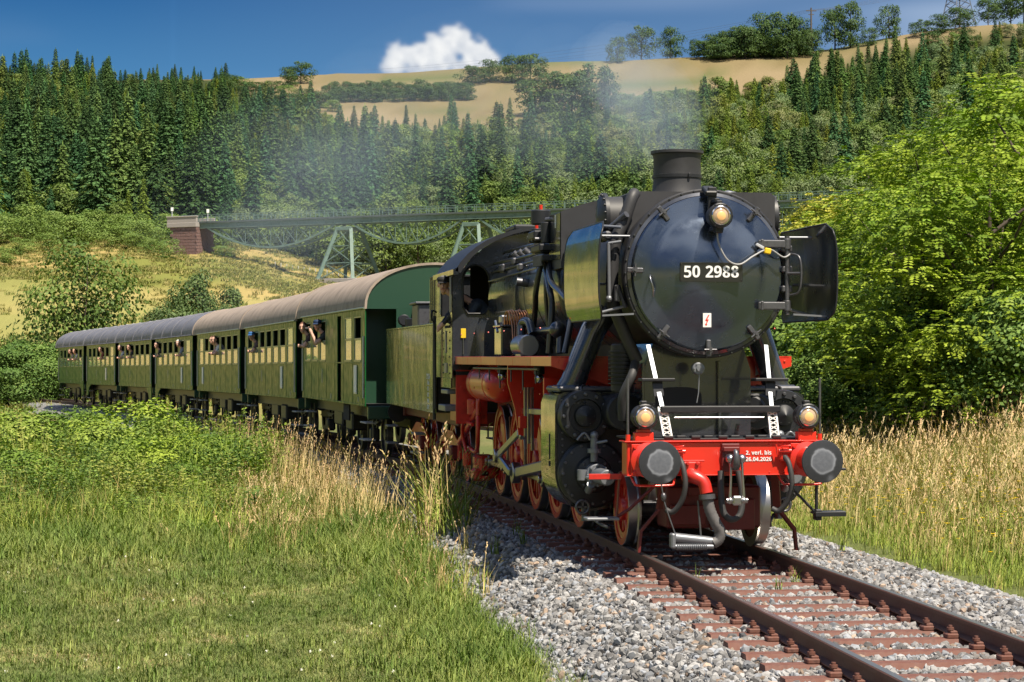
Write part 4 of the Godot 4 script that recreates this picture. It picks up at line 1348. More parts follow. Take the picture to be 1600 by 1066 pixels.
func loco_wheels(L: Node3D) -> void:
	var drivers := [-4.85, -6.5, -8.15, -9.8, -11.45]
	for s in [-1.0, 1.0]:
		wheel(L, "leading_wheel", s * 0.75, 0.425, -2.25, 0.425, 9, M.red_frame)
		for k in 5:
			wheel(L, "driving_wheel", s * 0.75, 0.7, drivers[k], 0.7, 15, M.red_frame, 215.0 if s < 0.0 else 305.0, true)
	for z in [-2.25] + drivers:
		var r := 0.425 if z > -3.0 else 0.7
		put("axle", mb().cyl(Vector3(-0.7, r, z), Vector3(0.7, r, z), 0.09, 14), M.steel_dark, L)
	for s in [-1.0, 1.0]:
		var ang := deg_to_rad(215.0 if s < 0.0 else 305.0)
		var pin := Vector3(0, sin(ang), cos(ang)) * 0.33
		var x: float = s * 0.93
		for k in 5:
			var o := Vector3(x, 0.7, drivers[k]) + pin
			put("crank_pin", mb().cyl(o - Vector3(s * 0.16, 0, 0), o + Vector3(s * 0.09, 0, 0), 0.06, 12, 0.008).cyl(o - Vector3(s * 0.04, 0, 0), o + Vector3(s * 0.05, 0, 0), 0.105, 14, 0.01), M.steel, L)
			if k:
				var q := Vector3(x, 0.7, drivers[k - 1]) + pin
				put("coupling_rod", mb().bar(q, o, 0.05, 0.1, Vector3.UP, 0.01).bar(q + Vector3(s * 0.02, 0, 0), o + Vector3(s * 0.02, 0, 0), 0.03, 0.05, Vector3.UP, 0.004), M.steel, L)
		# crosshead, slide bar, main rod, eccentric gear
		var xh := Vector3(s * 1.06, 0.8, -5.15)
		put("piston_rod", mb().cyl(Vector3(s * 1.06, 0.8, -3.7), xh, 0.045, 12), M.steel, L)
		put("crosshead", mb().box(xh + Vector3(0, 0.12, 0), Vector3(0.12, 0.42, 0.42), 0.03), M.steel, L)
		put("slide_bar", mb().box(Vector3(s * 1.06, 1.18, -4.85), Vector3(0.12, 0.1, 2.2), 0.015), M.steel, L)
		var big := Vector3(s * 1.06, 0.7, -8.15) + pin
		put("main_rod", mb().bar(xh, big, 0.07, 0.15, Vector3.UP, 0.02).cyl(big - Vector3(s * 0.06, 0, 0), big + Vector3(s * 0.06, 0, 0), 0.15, 16, 0.01), M.steel, L)
		var link := Vector3(s * 1.2, 1.12, -7.25)
		var ecc := Vector3(s * 1.2, 0.72, -9.2)
		put("eccentric_crank", mb().bar(big + Vector3(s * 0.08, 0, 0), ecc, 0.06, 0.12, Vector3.UP, 0.02), M.steel, L)
		put("eccentric_rod", mb().bar(ecc, link, 0.05, 0.1, Vector3.UP, 0.01).cyl(ecc - Vector3(s * 0.05, 0, 0), ecc + Vector3(s * 0.06, 0, 0), 0.1, 14, 0.01), M.steel, L)
		var ln := mb()
		for k in 6:
			var a0 := 1.05 + k * 0.13
			ln.bar(Vector3(s * 1.18, a0, -7.22 + 0.12 * pow((k - 2.5) / 2.5, 2.0)), Vector3(s * 1.18, a0 + 0.13, -7.22 + 0.12 * pow((k - 1.5) / 2.5, 2.0)), 0.07, 0.1, Vector3.BACK, 0.01)
		for k in 3:
			ln.bar(Vector3(s * (1.12 + 0.07 * k), 0.9 + 0.1 * k, -6.6 + 0.14 * k), Vector3(s * (1.12 + 0.07 * k), 1.75, -6.62 + 0.14 * k), 0.035, 0.05, Vector3.BACK)
		put("expansion_link", ln, M.steel, L)
		put("radius_rod", mb().bar(Vector3(s * 1.18, 1.42, -7.2), Vector3(s * 1.18, 1.46, -4.3), 0.04, 0.08, Vector3.UP, 0.01).bar(Vector3(s * 1.18, 1.46, -4.3), Vector3(s * 1.12, 0.8, -4.7), 0.04, 0.08, Vector3.BACK, 0.01).cyl(Vector3(s * 1.18, 1.47, -3.7), Vector3(s * 1.18, 1.47, -4.4), 0.035, 10), M.steel, L)
		# motion bracket and the red carriers
		put("motion_bracket", mb().extrude(PackedVector2Array([Vector2(0.55, 1.2), Vector2(0.55, 2.06), Vector2(1.4, 2.06), Vector2(1.4, 1.8), Vector2(1.3, 1.45), Vector2(1.25, 1.1), Vector2(1.0, 1.05), Vector2(0.95, 1.4)]), -6.95, -7.0, Transform3D(Basis(Vector3(s, 0, 0), Vector3.UP, Vector3(0, 0, s)), Vector3(0, 0, 0 if s > 0.0 else -13.95))), M.red, L)
		put("slide_bar_carrier", mb().box(Vector3(s * 1.0, 1.75, -4.0), Vector3(0.84, 0.3, 0.05), 0.01).box(Vector3(s * 1.35, 1.3, -6.0), Vector3(0.1, 0.16, 0.1), 0.01), M.red, L)
		for k in 5:
			var sp := mb()
			for e in 6:
				sp.box(Vector3(s * 0.62, 1.55 - e * 0.018, drivers[k]), Vector3(0.1, 0.015, 1.0 - e * 0.14), 0.003)
			put("leaf_spring", sp, M.red_dark, L)
			put("brake_block", mb().bar(Vector3(s * 0.76, 1.25, drivers[k] + 0.78), Vector3(s * 0.76, 0.45, drivers[k] + 0.76), 0.07, 0.06, Vector3.BACK).box(Vector3(s * 0.76, 0.68, drivers[k] + 0.73), Vector3(0.1, 0.3, 0.07), 0.02), M.red_dark, L)
	put("axle_driven_pump", mb().box(Vector3(-0.95, 0.42, -12.2), Vector3(0.3, 0.35, 0.8), 0.04).box(Vector3(-1.05, 0.3, -12.0), Vector3(0.28, 0.2, 0.4), 0.04), M.red_frame, L)
	var rp := mb()
	rp.tube(bez([Vector3(-1.2, 1.6, -11.2), Vector3(-1.22, 1.0, -11.1), Vector3(-1.2, 0.75, -11.3), Vector3(-1.15, 0.66, -11.9), Vector3(-1.15, 0.7, -12.6)], 6), 0.035, 8)
	rp.tube(bez([Vector3(-1.25, 1.1, -11.5), Vector3(-1.28, 1.12, -12.3), Vector3(-1.26, 0.9, -12.6), Vector3(-1.2, 0.6, -12.5)], 6), 0.028, 8)
	rp.tube([Vector3(-1.2, 1.35, -11.2), Vector3(-1.2, 0.75, -13.4)], 0.05, 8)
	rp.cyl(Vector3(-1.2, 1.5, -11.7), Vector3(-1.2, 1.25, -11.7), 0.11, 12, 0.015).cyl(Vector3(-1.2, 1.42, -12.0), Vector3(-1.2, 1.42, -11.4), 0.05, 10)
	rp.cyl(Vector3(-1.2, 0.62, -12.5), Vector3(-1.2, 0.42, -12.5), 0.07, 10)
	rp.tube(bez([Vector3(-1.1, 1.7, -10.9), Vector3(-1.24, 1.5, -10.8), Vector3(-1.22, 1.3, -11.0), Vector3(-1.2, 1.2, -11.4)], 5), 0.022, 6)
	put("injector_pipe", rp, M.red_frame, L)


func loco_platforms(L: Node3D) -> void:
	for s in [-1.0, 1.0]:
		var rb := put("running_board", mb().box(Vector3(s * 1.14, 2.145, -7.55), Vector3(0.6, 0.025, 8.7), 0.004), M.black_dull, L)
		for k in 6:
			put("board_edge", mb().box(Vector3(s * 1.45, 2.1, -3.95 - k * 1.45), Vector3(0.03, 0.12, 1.44), 0.004).bolts(Vector3(s * 1.465, 2.1, -3.95 - k * 1.45), Vector3(s, 0, 0), 0.4, 0.012, 0.012, 2, 0.0), M.red_frame if k % 3 else M.red, rb)
		# front end plate: deep at the boiler, shallow at the outside, with its stripes
		var fp := put("board_front", mb().extrude(PackedVector2Array([Vector2(s * 0.78, 1.82), Vector2(s * 0.78, 2.16), Vector2(s * 1.465, 2.16), Vector2(s * 1.465, 2.04), Vector2(s * 1.4, 2.02)]), -3.2, -3.24), M.red, L)
		put("white_stripe", mb().extrude(PackedVector2Array([Vector2(s * 1.02, 1.93), Vector2(s * 1.02, 2.155), Vector2(s * 1.12, 2.155), Vector2(s * 1.12, 1.96)]), -3.196, -3.199), M.white_paint if s > 0.0 else M.red_frame, fp)
		put("rivet", mb().bolt(Vector3(s * 1.38, 2.1, -3.2), Vector3.BACK, 0.014, 0.012).bolt(Vector3(s * 1.25, 2.09, -3.2), Vector3.BACK, 0.014, 0.012).bolt(Vector3(s * 0.9, 2.09, -3.2), Vector3.BACK, 0.014, 0.012), M.red, fp)
		if s < 0.0:
			put("yellow_marker", mb().box(Vector3(-1.12, 1.97, -3.18), Vector3(0.1, 0.1, 0.012), 0.003), M.yellow, L)
		put("air_tank", mb().lathe([Vector2(0, -0.06), Vector2(0.16, -0.03), Vector2(0.25, 0.07), Vector2(0.275, 0.2), Vector2(0.275, 0.5), Vector2(0.283, 0.505), Vector2(0.283, 0.56), Vector2(0.275, 0.565), Vector2(0.275, 1.9), Vector2(0.283, 1.905), Vector2(0.283, 1.96), Vector2(0.275, 1.965), Vector2(0.275, 2.2), Vector2(0.25, 2.33), Vector2(0.16, 2.43), Vector2(0, 2.46)], Vector3(s * 1.12, 1.76, -11.4), Vector3.BACK, 28, 40.0), M.red, L)
		for z in [-5.4, -8.6]:
			put("board_bracket", mb().extrude(PackedVector2Array([Vector2(s * 0.56, 1.5), Vector2(s * 0.56, 2.12), Vector2(s * 1.42, 2.12), Vector2(s * 1.42, 2.04), Vector2(s * 0.72, 1.5)]), z, z - 0.03), M.red, L)
		var pl := mb()
		pl.tube([Vector3(s * 1.38, 2.0, -4.6), Vector3(s * 1.38, 1.99, -10.4)], 0.018, 6)
		for k in 6:
			pl.tube([Vector3(s * 1.38, 2.0, -4.8 - k * 1.0), Vector3(s * 1.38, 1.82 - 0.1 * (k % 2), -4.8 - k * 1.0)], 0.012, 5)
		put("board_conduit", pl, M.steel_dark, L)
		for z in [-5.0, -8.1]:
			var lm := put("service_lamp", mb().cyl(Vector3(s * 1.3, 2.04, z), Vector3(s * 1.3, 1.93, z), 0.07, 12, 0.01), M.black_dull, L)
			put("lamp_globe", mb().ball(Vector3(s * 1.3, 1.885, z), 0.062, 12), M.chrome, lm)
	# lubricator and its oil lines, the small cylinder, on the right-hand board
	var lu := put("lubricator", mb().box(Vector3(-1.2, 2.37, -8.0), Vector3(0.36, 0.4, 0.62), 0.02).box(Vector3(-1.2, 2.585, -8.0), Vector3(0.4, 0.03, 0.66), 0.008).cyl(Vector3(-1.2, 2.6, -7.9), Vector3(-1.2, 2.72, -7.9), 0.04, 10), M.black_gloss, L)
	var cp := mb()
	for k in 8:
		var x := -1.32 + 0.035 * k
		cp.tube(bez([Vector3(x, 2.6, -7.72), Vector3(x, 2.74 + 0.02 * (k % 3), -7.7), Vector3(x + 0.02, 2.78, -7.55), Vector3(x + 0.05, 2.6, -7.4), Vector3(x + 0.06 - 0.02 * k, 2.3, -7.3), Vector3(-1.1 - 0.02 * k, 2.17, -7.6)], 5), 0.011, 6)
		cp.cyl(Vector3(x, 2.59, -7.72), Vector3(x, 2.66, -7.72), 0.018, 6)
	put("copper_oil_line", cp, M.copper, lu)
	put("drive_lever", mb().box(Vector3(-1.28, 2.68, -8.15), Vector3(0.1, 0.12, 0.2), 0.02).tube([Vector3(-1.38, 2.66, -8.2), Vector3(-1.38, 2.5, -8.0)], 0.02, 6), M.steel, lu)
	put("generator_drum", mb().cyl(Vector3(-1.22, 2.3, -6.3), Vector3(-1.22, 2.3, -6.95), 0.15, 20, 0.015).box(Vector3(-1.22, 2.18, -6.6), Vector3(0.2, 0.06, 0.4), 0.01), M.steel, L)
	put("curved_pipe", mb().tube(bez([Vector3(-1.2, 2.35, -7.0), Vector3(-1.18, 2.6, -7.1), Vector3(-1.12, 2.62, -6.9), Vector3(-1.1, 2.45, -6.7)], 5), 0.06, 10), M.pipe_black, L)


func loco_cab(L: Node3D) -> void:
	# cab front with its arched outline, cut by the round-topped window
	var out := PackedVector2Array([Vector2(-1.5, 1.95), Vector2(-1.5, 3.4), Vector2(-1.44, 3.52)])
	for k in 13:
		var a := PI * (0.86 - 0.72 * k / 12)
		out.append(Vector2(1.5 * cos(a), 3.52 + 0.66 * (sin(a) - sin(PI * 0.86)) / (1.0 - sin(PI * 0.86))))
	out.append_array(PackedVector2Array([Vector2(1.44, 3.52), Vector2(1.5, 3.4), Vector2(1.5, 1.95)]))
	var win := PackedVector2Array([Vector2(-1.34, 2.95)])
	for k in 11:
		var a := PI * (1.0 - k / 10.0)
		win.append(Vector2(-1.13 + 0.215 * cos(a), 3.34 + 0.27 * sin(a)))
	win.append_array(PackedVector2Array([Vector2(-0.915, 2.95), Vector2(-1.0, 2.84), Vector2(-1.26, 2.84)]))
	# the wall with its hole is laid as two polygons that meet above and below the window
	var left := PackedVector2Array([Vector2(-1.5, 1.95), Vector2(-1.5, 3.4), Vector2(-1.44, 3.52), out[3], out[4], Vector2(-1.13, 3.61)])
	for k in range(5, -1, -1):
		left.append(win[1 + k])
	left.append_array(PackedVector2Array([win[0], Vector2(-1.26, 2.84), Vector2(-1.13, 2.84), Vector2(-1.13, 1.95)]))
	var right := PackedVector2Array([Vector2(-1.13, 1.95), Vector2(-1.13, 2.84), Vector2(-1.0, 2.84), Vector2(-0.915, 2.95)])
	for k in range(11, 5, -1):
		right.append(win[k])
	right.append(out[4])
	for k in range(5, out.size()):
		right.append(out[k])
	var cab := put("cab_front", mb().extrude(left, -11.95, -11.98).extrude(right, -11.95, -11.98), M.black_gloss, L)
	var wl: Array = []
	for p in win:
		wl.append(Vector3(p.x, p.y, -11.94))
	wl.append(wl[0])
	put("window_rim", mb().tube(wl, 0.018, 6, false), M.black_dull, cab)
	put("yellow_tag", mb().box(Vector3(-1.335, 2.53, -11.935), Vector3(0.08, 0.15, 0.012), 0.003), M.yellow, cab)
	put("tag_hanger", mb().tube([Vector3(-1.335, 2.45, -11.93), Vector3(-1.335, 2.2, -11.93)], 0.008, 5), M.steel, cab)
	put("belly_casing", mb().extrude(PackedVector2Array([Vector2(-1.14, 2.16), Vector2(-1.14, 2.6), Vector2(-1.06, 2.76), Vector2(-0.8, 2.8), Vector2(-0.8, 2.16)]), -11.0, -11.94), M.black_boiler, L)
	# sides: a tall panel with the driver's opening
	for s in [-1.0, 1.0]:
		var sd := put("cab_side", mb().box(Vector3(s * 1.5, 2.32, -12.98), Vector3(0.025, 1.0, 2.05), 0.004).box(Vector3(s * 1.5, 3.14, -12.06), Vector3(0.025, 0.64, 0.2), 0.004).box(Vector3(s * 1.5, 3.14, -13.7), Vector3(0.025, 0.64, 0.6), 0.004)
			.box(Vector3(s * 1.49, 3.49, -12.98), Vector3(0.03, 0.08, 2.05), 0.004).box(Vector3(s * 1.5, 1.74, -12.75), Vector3(0.025, 0.16, 1.3), 0.004), M.black_side, L)
		var br := mb()
		br.box(Vector3(s * 1.52, 2.72, -12.5), Vector3(0.01, 0.04, 0.6)).box(Vector3(s * 1.52, 2.64, -12.5), Vector3(0.01, 0.04, 0.6))
		put("vent_slot", br, M.inside_dark, sd)
		put("number_panel", mb().box(Vector3(s * 1.518, 2.4, -12.7), Vector3(0.012, 0.36, 0.14), 0.003).box(Vector3(s * 1.518, 1.98, -12.72), Vector3(0.012, 0.16, 0.3), 0.003), M.steel_grey, sd)
		var rv := mb()
		for k in 6:
			for e in [-0.42, 0.42]:
				rv.bolt(Vector3(s * 1.512, 1.9 + k * 0.13, -12.65 + e), Vector3(s, 0, 0), 0.014, 0.012)
		put("rivet", rv, M.black_dull, sd)
		put("wind_shield", mb().box(Vector3(s * 1.53, 3.14, -12.02), Vector3(0.015, 0.56, 0.14), 0.003).box(Vector3(s * 1.53, 3.1, -13.3), Vector3(0.015, 0.5, 0.14), 0.003), M.steel_grey, sd)
		put("cab_handrail", mb().tube(bez([Vector3(s * 1.54, 2.9, -13.75), Vector3(s * 1.62, 2.92, -13.7), Vector3(s * 1.63, 2.8, -13.7), Vector3(s * 1.58, 2.72, -13.72)], 6), 0.016, 6).tube([Vector3(s * 1.58, 2.72, -13.72), Vector3(s * 1.56, 1.3, -13.72)], 0.02, 6), M.black_dull, sd)
		put("cab_step", mb().box(Vector3(s * 1.46, 1.6, -12.75), Vector3(0.16, 0.07, 0.8), 0.01), M.steel_grey, L)
		put("cab_step", mb().box(Vector3(s * 1.48, 1.34, -12.75), Vector3(0.2, 0.1, 0.85), 0.01), M.steel_grey, L)
		put("step_support", mb().box(Vector3(s * 1.36, 1.5, -12.85), Vector3(0.03, 0.75, 0.8), 0.005), M.red_frame, L)
		put("cab_bracket", mb().box(Vector3(s * 1.2, 1.55, -11.98), Vector3(0.5, 0.9, 0.04), 0.006), M.red_frame, L)
	# roof
	var top := PackedVector2Array()
	for k in 19:
		var a := PI * (0.9 - 0.8 * k / 18)
		top.append(Vector2(1.56 * cos(a) * 1.03, 3.5 + 0.72 * (sin(a) - sin(PI * 0.9)) / (1.0 - sin(PI * 0.9))))
	for k in range(18, -1, -1):
		var a := PI * (0.9 - 0.8 * k / 18)
		top.append(Vector2(1.52 * cos(a) * 1.0, 3.46 + 0.7 * (sin(a) - sin(PI * 0.9)) / (1.0 - sin(PI * 0.9))))
	var rf := put("cab_roof", mb().extrude(top, -11.45, -14.1), M.black_dull, L)
	put("roof_lip", mb().extrude(PackedVector2Array([Vector2(-1.56, 3.44), Vector2(-1.56, 3.52), Vector2(-1.48, 3.56), Vector2(-1.48, 3.44)]), -11.45, -14.1), M.black_side, rf)
	put("roof_vent", mb().box(Vector3(0, 4.24, -12.9), Vector3(0.9, 0.1, 1.0), 0.03), M.black_dull, rf)
	put("cab_floor", mb().box(Vector3(0, 1.9, -13.0), Vector3(2.9, 0.06, 2.1)), M.inside_dark, L)
	put("cab_back", mb().box(Vector3(0.25, 2.9, -13.95), Vector3(2.4, 1.95, 0.03)), M.inside_dark, L)


func loco_pipes(L: Node3D) -> void:
	# handrail and conduits along the boiler's right-hand side, wherever they show
	for s in [-1.0, 1.0]:
		var hr := mb()
		hr.tube([mirror(s, Vector3(0.86, 3.5, -3.9)), mirror(s, Vector3(0.86, 3.5, -11.9))], 0.018, 6)
		for k in 8:
			hr.tube([mirror(s, Vector3(0.78, 3.46, -4.0 - k)), mirror(s, Vector3(0.87, 3.5, -4.0 - k))], 0.014, 6)
		put("boiler_handrail", hr, M.pipe_black, L)
	put("side_conduit", mb().tube(bez([around(-11.9, 42, 0.99), around(-9.6, 42, 0.97), around(-7.6, 44, 0.97), around(-6.9, 48, 0.98)], 4), 0.025, 8).tube(bez([around(-11.9, 56, 1.0), around(-9.0, 57, 0.97), around(-7.4, 58, 0.97), around(-4.3, 70, 0.97)], 4), 0.028, 8).tube(bez([around(-11.9, 74, 0.97), around(-10.0, 73, 0.97), around(-7.4, 72, 0.97)], 4), 0.016, 6), M.pipe_black, L)
	put("fittings", mb().box(around(-8.9, 68, 0.99), Vector3(0.08, 0.1, 0.18), 0.02).box(around(-9.8, 60, 0.99), Vector3(0.08, 0.1, 0.12), 0.02).box(around(-10.8, 64, 0.99), Vector3(0.06, 0.12, 0.3), 0.02).cyl(around(-8.4, 82, 0.9), around(-8.4, 82, 1.06), 0.06, 10).cyl(around(-9.4, 50, 0.9), around(-9.4, 50, 1.02), 0.05, 8).cyl(around(-9.9, 50, 0.9), around(-9.9, 50, 1.02), 0.05, 8).cyl(around(-10.4, 50, 0.9), around(-10.4, 50, 1.02), 0.05, 8), M.steel_dark, L).name = "boiler_fitting"
	# feed pipes that fall over the boiler to the running board
	put("feed_pipe", mb().tube(bez([around(-7.1, 46, 1.0), around(-7.0, 70, 0.99), around(-7.1, 92, 0.99), around(-7.4, 108, 1.0), Vector3(-1.0, 2.2, -7.6)], 6), 0.042, 10), M.pipe_black, L)
	put("feed_pipe", mb().tube(bez([around(-6.7, 50, 1.0), around(-6.5, 72, 0.99), around(-6.0, 90, 1.0), around(-5.9, 106, 1.02), Vector3(-1.02, 2.2, -5.9)], 6), 0.045, 10), M.pipe_black, L)
	put("feed_pipe", mb().tube(bez([around(-6.5, 52, 1.0), around(-6.2, 74, 1.0), around(-5.7, 88, 1.02), around(-4.9, 98, 1.03), around(-4.4, 110, 1.06), Vector3(-1.1, 2.2, -4.3)], 6), 0.04, 10), M.pipe_black, L)
	put("feed_pipe", mb().tube(bez([around(-6.8, 48, 1.03), around(-6.75, 64, 1.0), around(-6.3, 84, 1.0), around(-6.35, 108, 1.02), Vector3(-0.9, 2.2, -6.4)], 6), 0.03, 8), M.pipe_black, L)
	put("cross_pipe", mb().cyl(Vector3(-1.02, 2.5, -6.9), Vector3(-1.02, 2.5, -5.3), 0.05, 12, 0.01).ball(Vector3(-1.02, 2.5, -5.25), 0.11, 12).tube([Vector3(-0.98, 2.5, -5.25), Vector3(-1.0, 2.2, -5.2)], 0.05, 8), M.pipe_black, L)
	# valve block beside the sand box
	var vb := put("feed_valve", mb().cyl(Vector3(-0.98, 3.93, -6.75), Vector3(-0.98, 4.13, -6.75), 0.135, 18, 0.015).box(Vector3(-0.98, 3.78, -6.7), Vector3(0.3, 0.12, 0.5), 0.02).box(Vector3(-0.92, 3.6, -6.6), Vector3(0.34, 0.1, 0.7), 0.02).cyl(Vector3(-0.98, 3.66, -6.35), Vector3(-0.98, 3.94, -6.35), 0.07, 12, 0.01).cyl(Vector3(-0.98, 3.7, -7.1), Vector3(-0.98, 3.9, -7.1), 0.08, 12, 0.01)
		.box(Vector3(-0.92, 3.46, -6.5), Vector3(0.3, 0.09, 0.7), 0.015), M.black_dull, L)
	var sm := mb()
	for k in 6:
		sm.cyl(Vector3(-1.06, 3.36, -6.25 - k * 0.1), Vector3(-1.06, 3.5, -6.25 - k * 0.1), 0.03, 8)
		sm.tube([Vector3(-1.12, 3.72 + 0.05 * (k % 2), -6.4 - k * 0.13), Vector3(-0.86, 3.72 + 0.05 * (k % 2), -6.4 - k * 0.13)], 0.026, 8)
	sm.tube([Vector3(-0.98, 3.97, -6.35), Vector3(-0.8, 3.99, -6.2)], 0.035, 8)
	put("valve_spindle", sm, M.steel_dark, vb)
	put("red_handle", mb().cyl(Vector3(-0.98, 4.13, -6.75), Vector3(-0.98, 4.2, -6.75), 0.025, 8).cyl(Vector3(-0.98, 3.9, -7.1), Vector3(-0.98, 3.98, -7.1), 0.025, 8), M.red, vb)
	# smokebox: fat hose from the heater, uprights and small gear left of the ring
	put("heater_hose", mb().tube(bez([Vector3(-0.72, 4.0, -1.98), Vector3(-0.77, 3.93, -1.92), Vector3(-0.86, 3.68, -1.9), Vector3(-0.96, 3.45, -1.88), Vector3(-1.0, 3.1, -1.88), Vector3(-0.98, 2.75, -1.9), Vector3(-0.84, 2.4, -1.92), Vector3(-0.7, 2.1, -1.95)], 6), 0.07, 12), M.black_matte, L)
	put("smokebox_handrail", mb().tube([Vector3(-1.07, 3.42, -1.75), Vector3(-1.06, 2.8, -1.75)], 0.022, 8).ball(Vector3(-1.06, 2.8, -1.75), 0.04, 8).tube([Vector3(-1.07, 3.42, -1.75), Vector3(-0.93, 3.44, -1.72)], 0.018, 6).tube([Vector3(-0.92, 3.6, -1.75), Vector3(-1.1, 3.62, -1.9)], 0.02, 6), M.steel_grey, L)
	var cl := mb()
	cl.box(Vector3(-0.97, 3.52, -2.05), Vector3(0.2, 0.1, 0.2), 0.02).cyl(Vector3(-1.0, 3.6, -2.0), Vector3(-0.85, 3.75, -1.8), 0.04, 8)
	for k in 5:
		cl.ball(Vector3(-0.76 - 0.03 * k, 3.95 - 0.06 * k, -2.05), 0.035, 8)
	cl.box(Vector3(-0.98, 2.86, -1.68), Vector3(0.07, 0.18, 0.05), 0.01).bar(Vector3(-0.98, 2.95, -1.66), Vector3(-0.9, 2.7, -1.6), 0.05, 0.03)
	put("smokebox_fitting", cl, M.steel_dark, L)
	# air pump low on the near side, finned
	var ap := mb().cyl(Vector3(-0.84, 1.75, -2.1), Vector3(-0.84, 2.3, -2.1), 0.13, 20, 0.02)
	for k in 9:
		ap.lathe([Vector2(0.13, 0.0), Vector2(0.16, 0.004), Vector2(0.16, 0.016), Vector2(0.13, 0.02)], Vector3(-0.84, 1.84 + k * 0.045, -2.1), Vector3.UP, 20)
	put("air_pump", ap, M.black_dull, L)
	put("corrugated_pipe", mb().tube(bez([Vector3(-0.72, 2.1, -1.95), Vector3(-0.8, 1.95, -1.75), Vector3(-0.9, 1.7, -1.8), Vector3(-0.88, 1.45, -1.9)], 6), 0.05, 10), M.rubber, L)


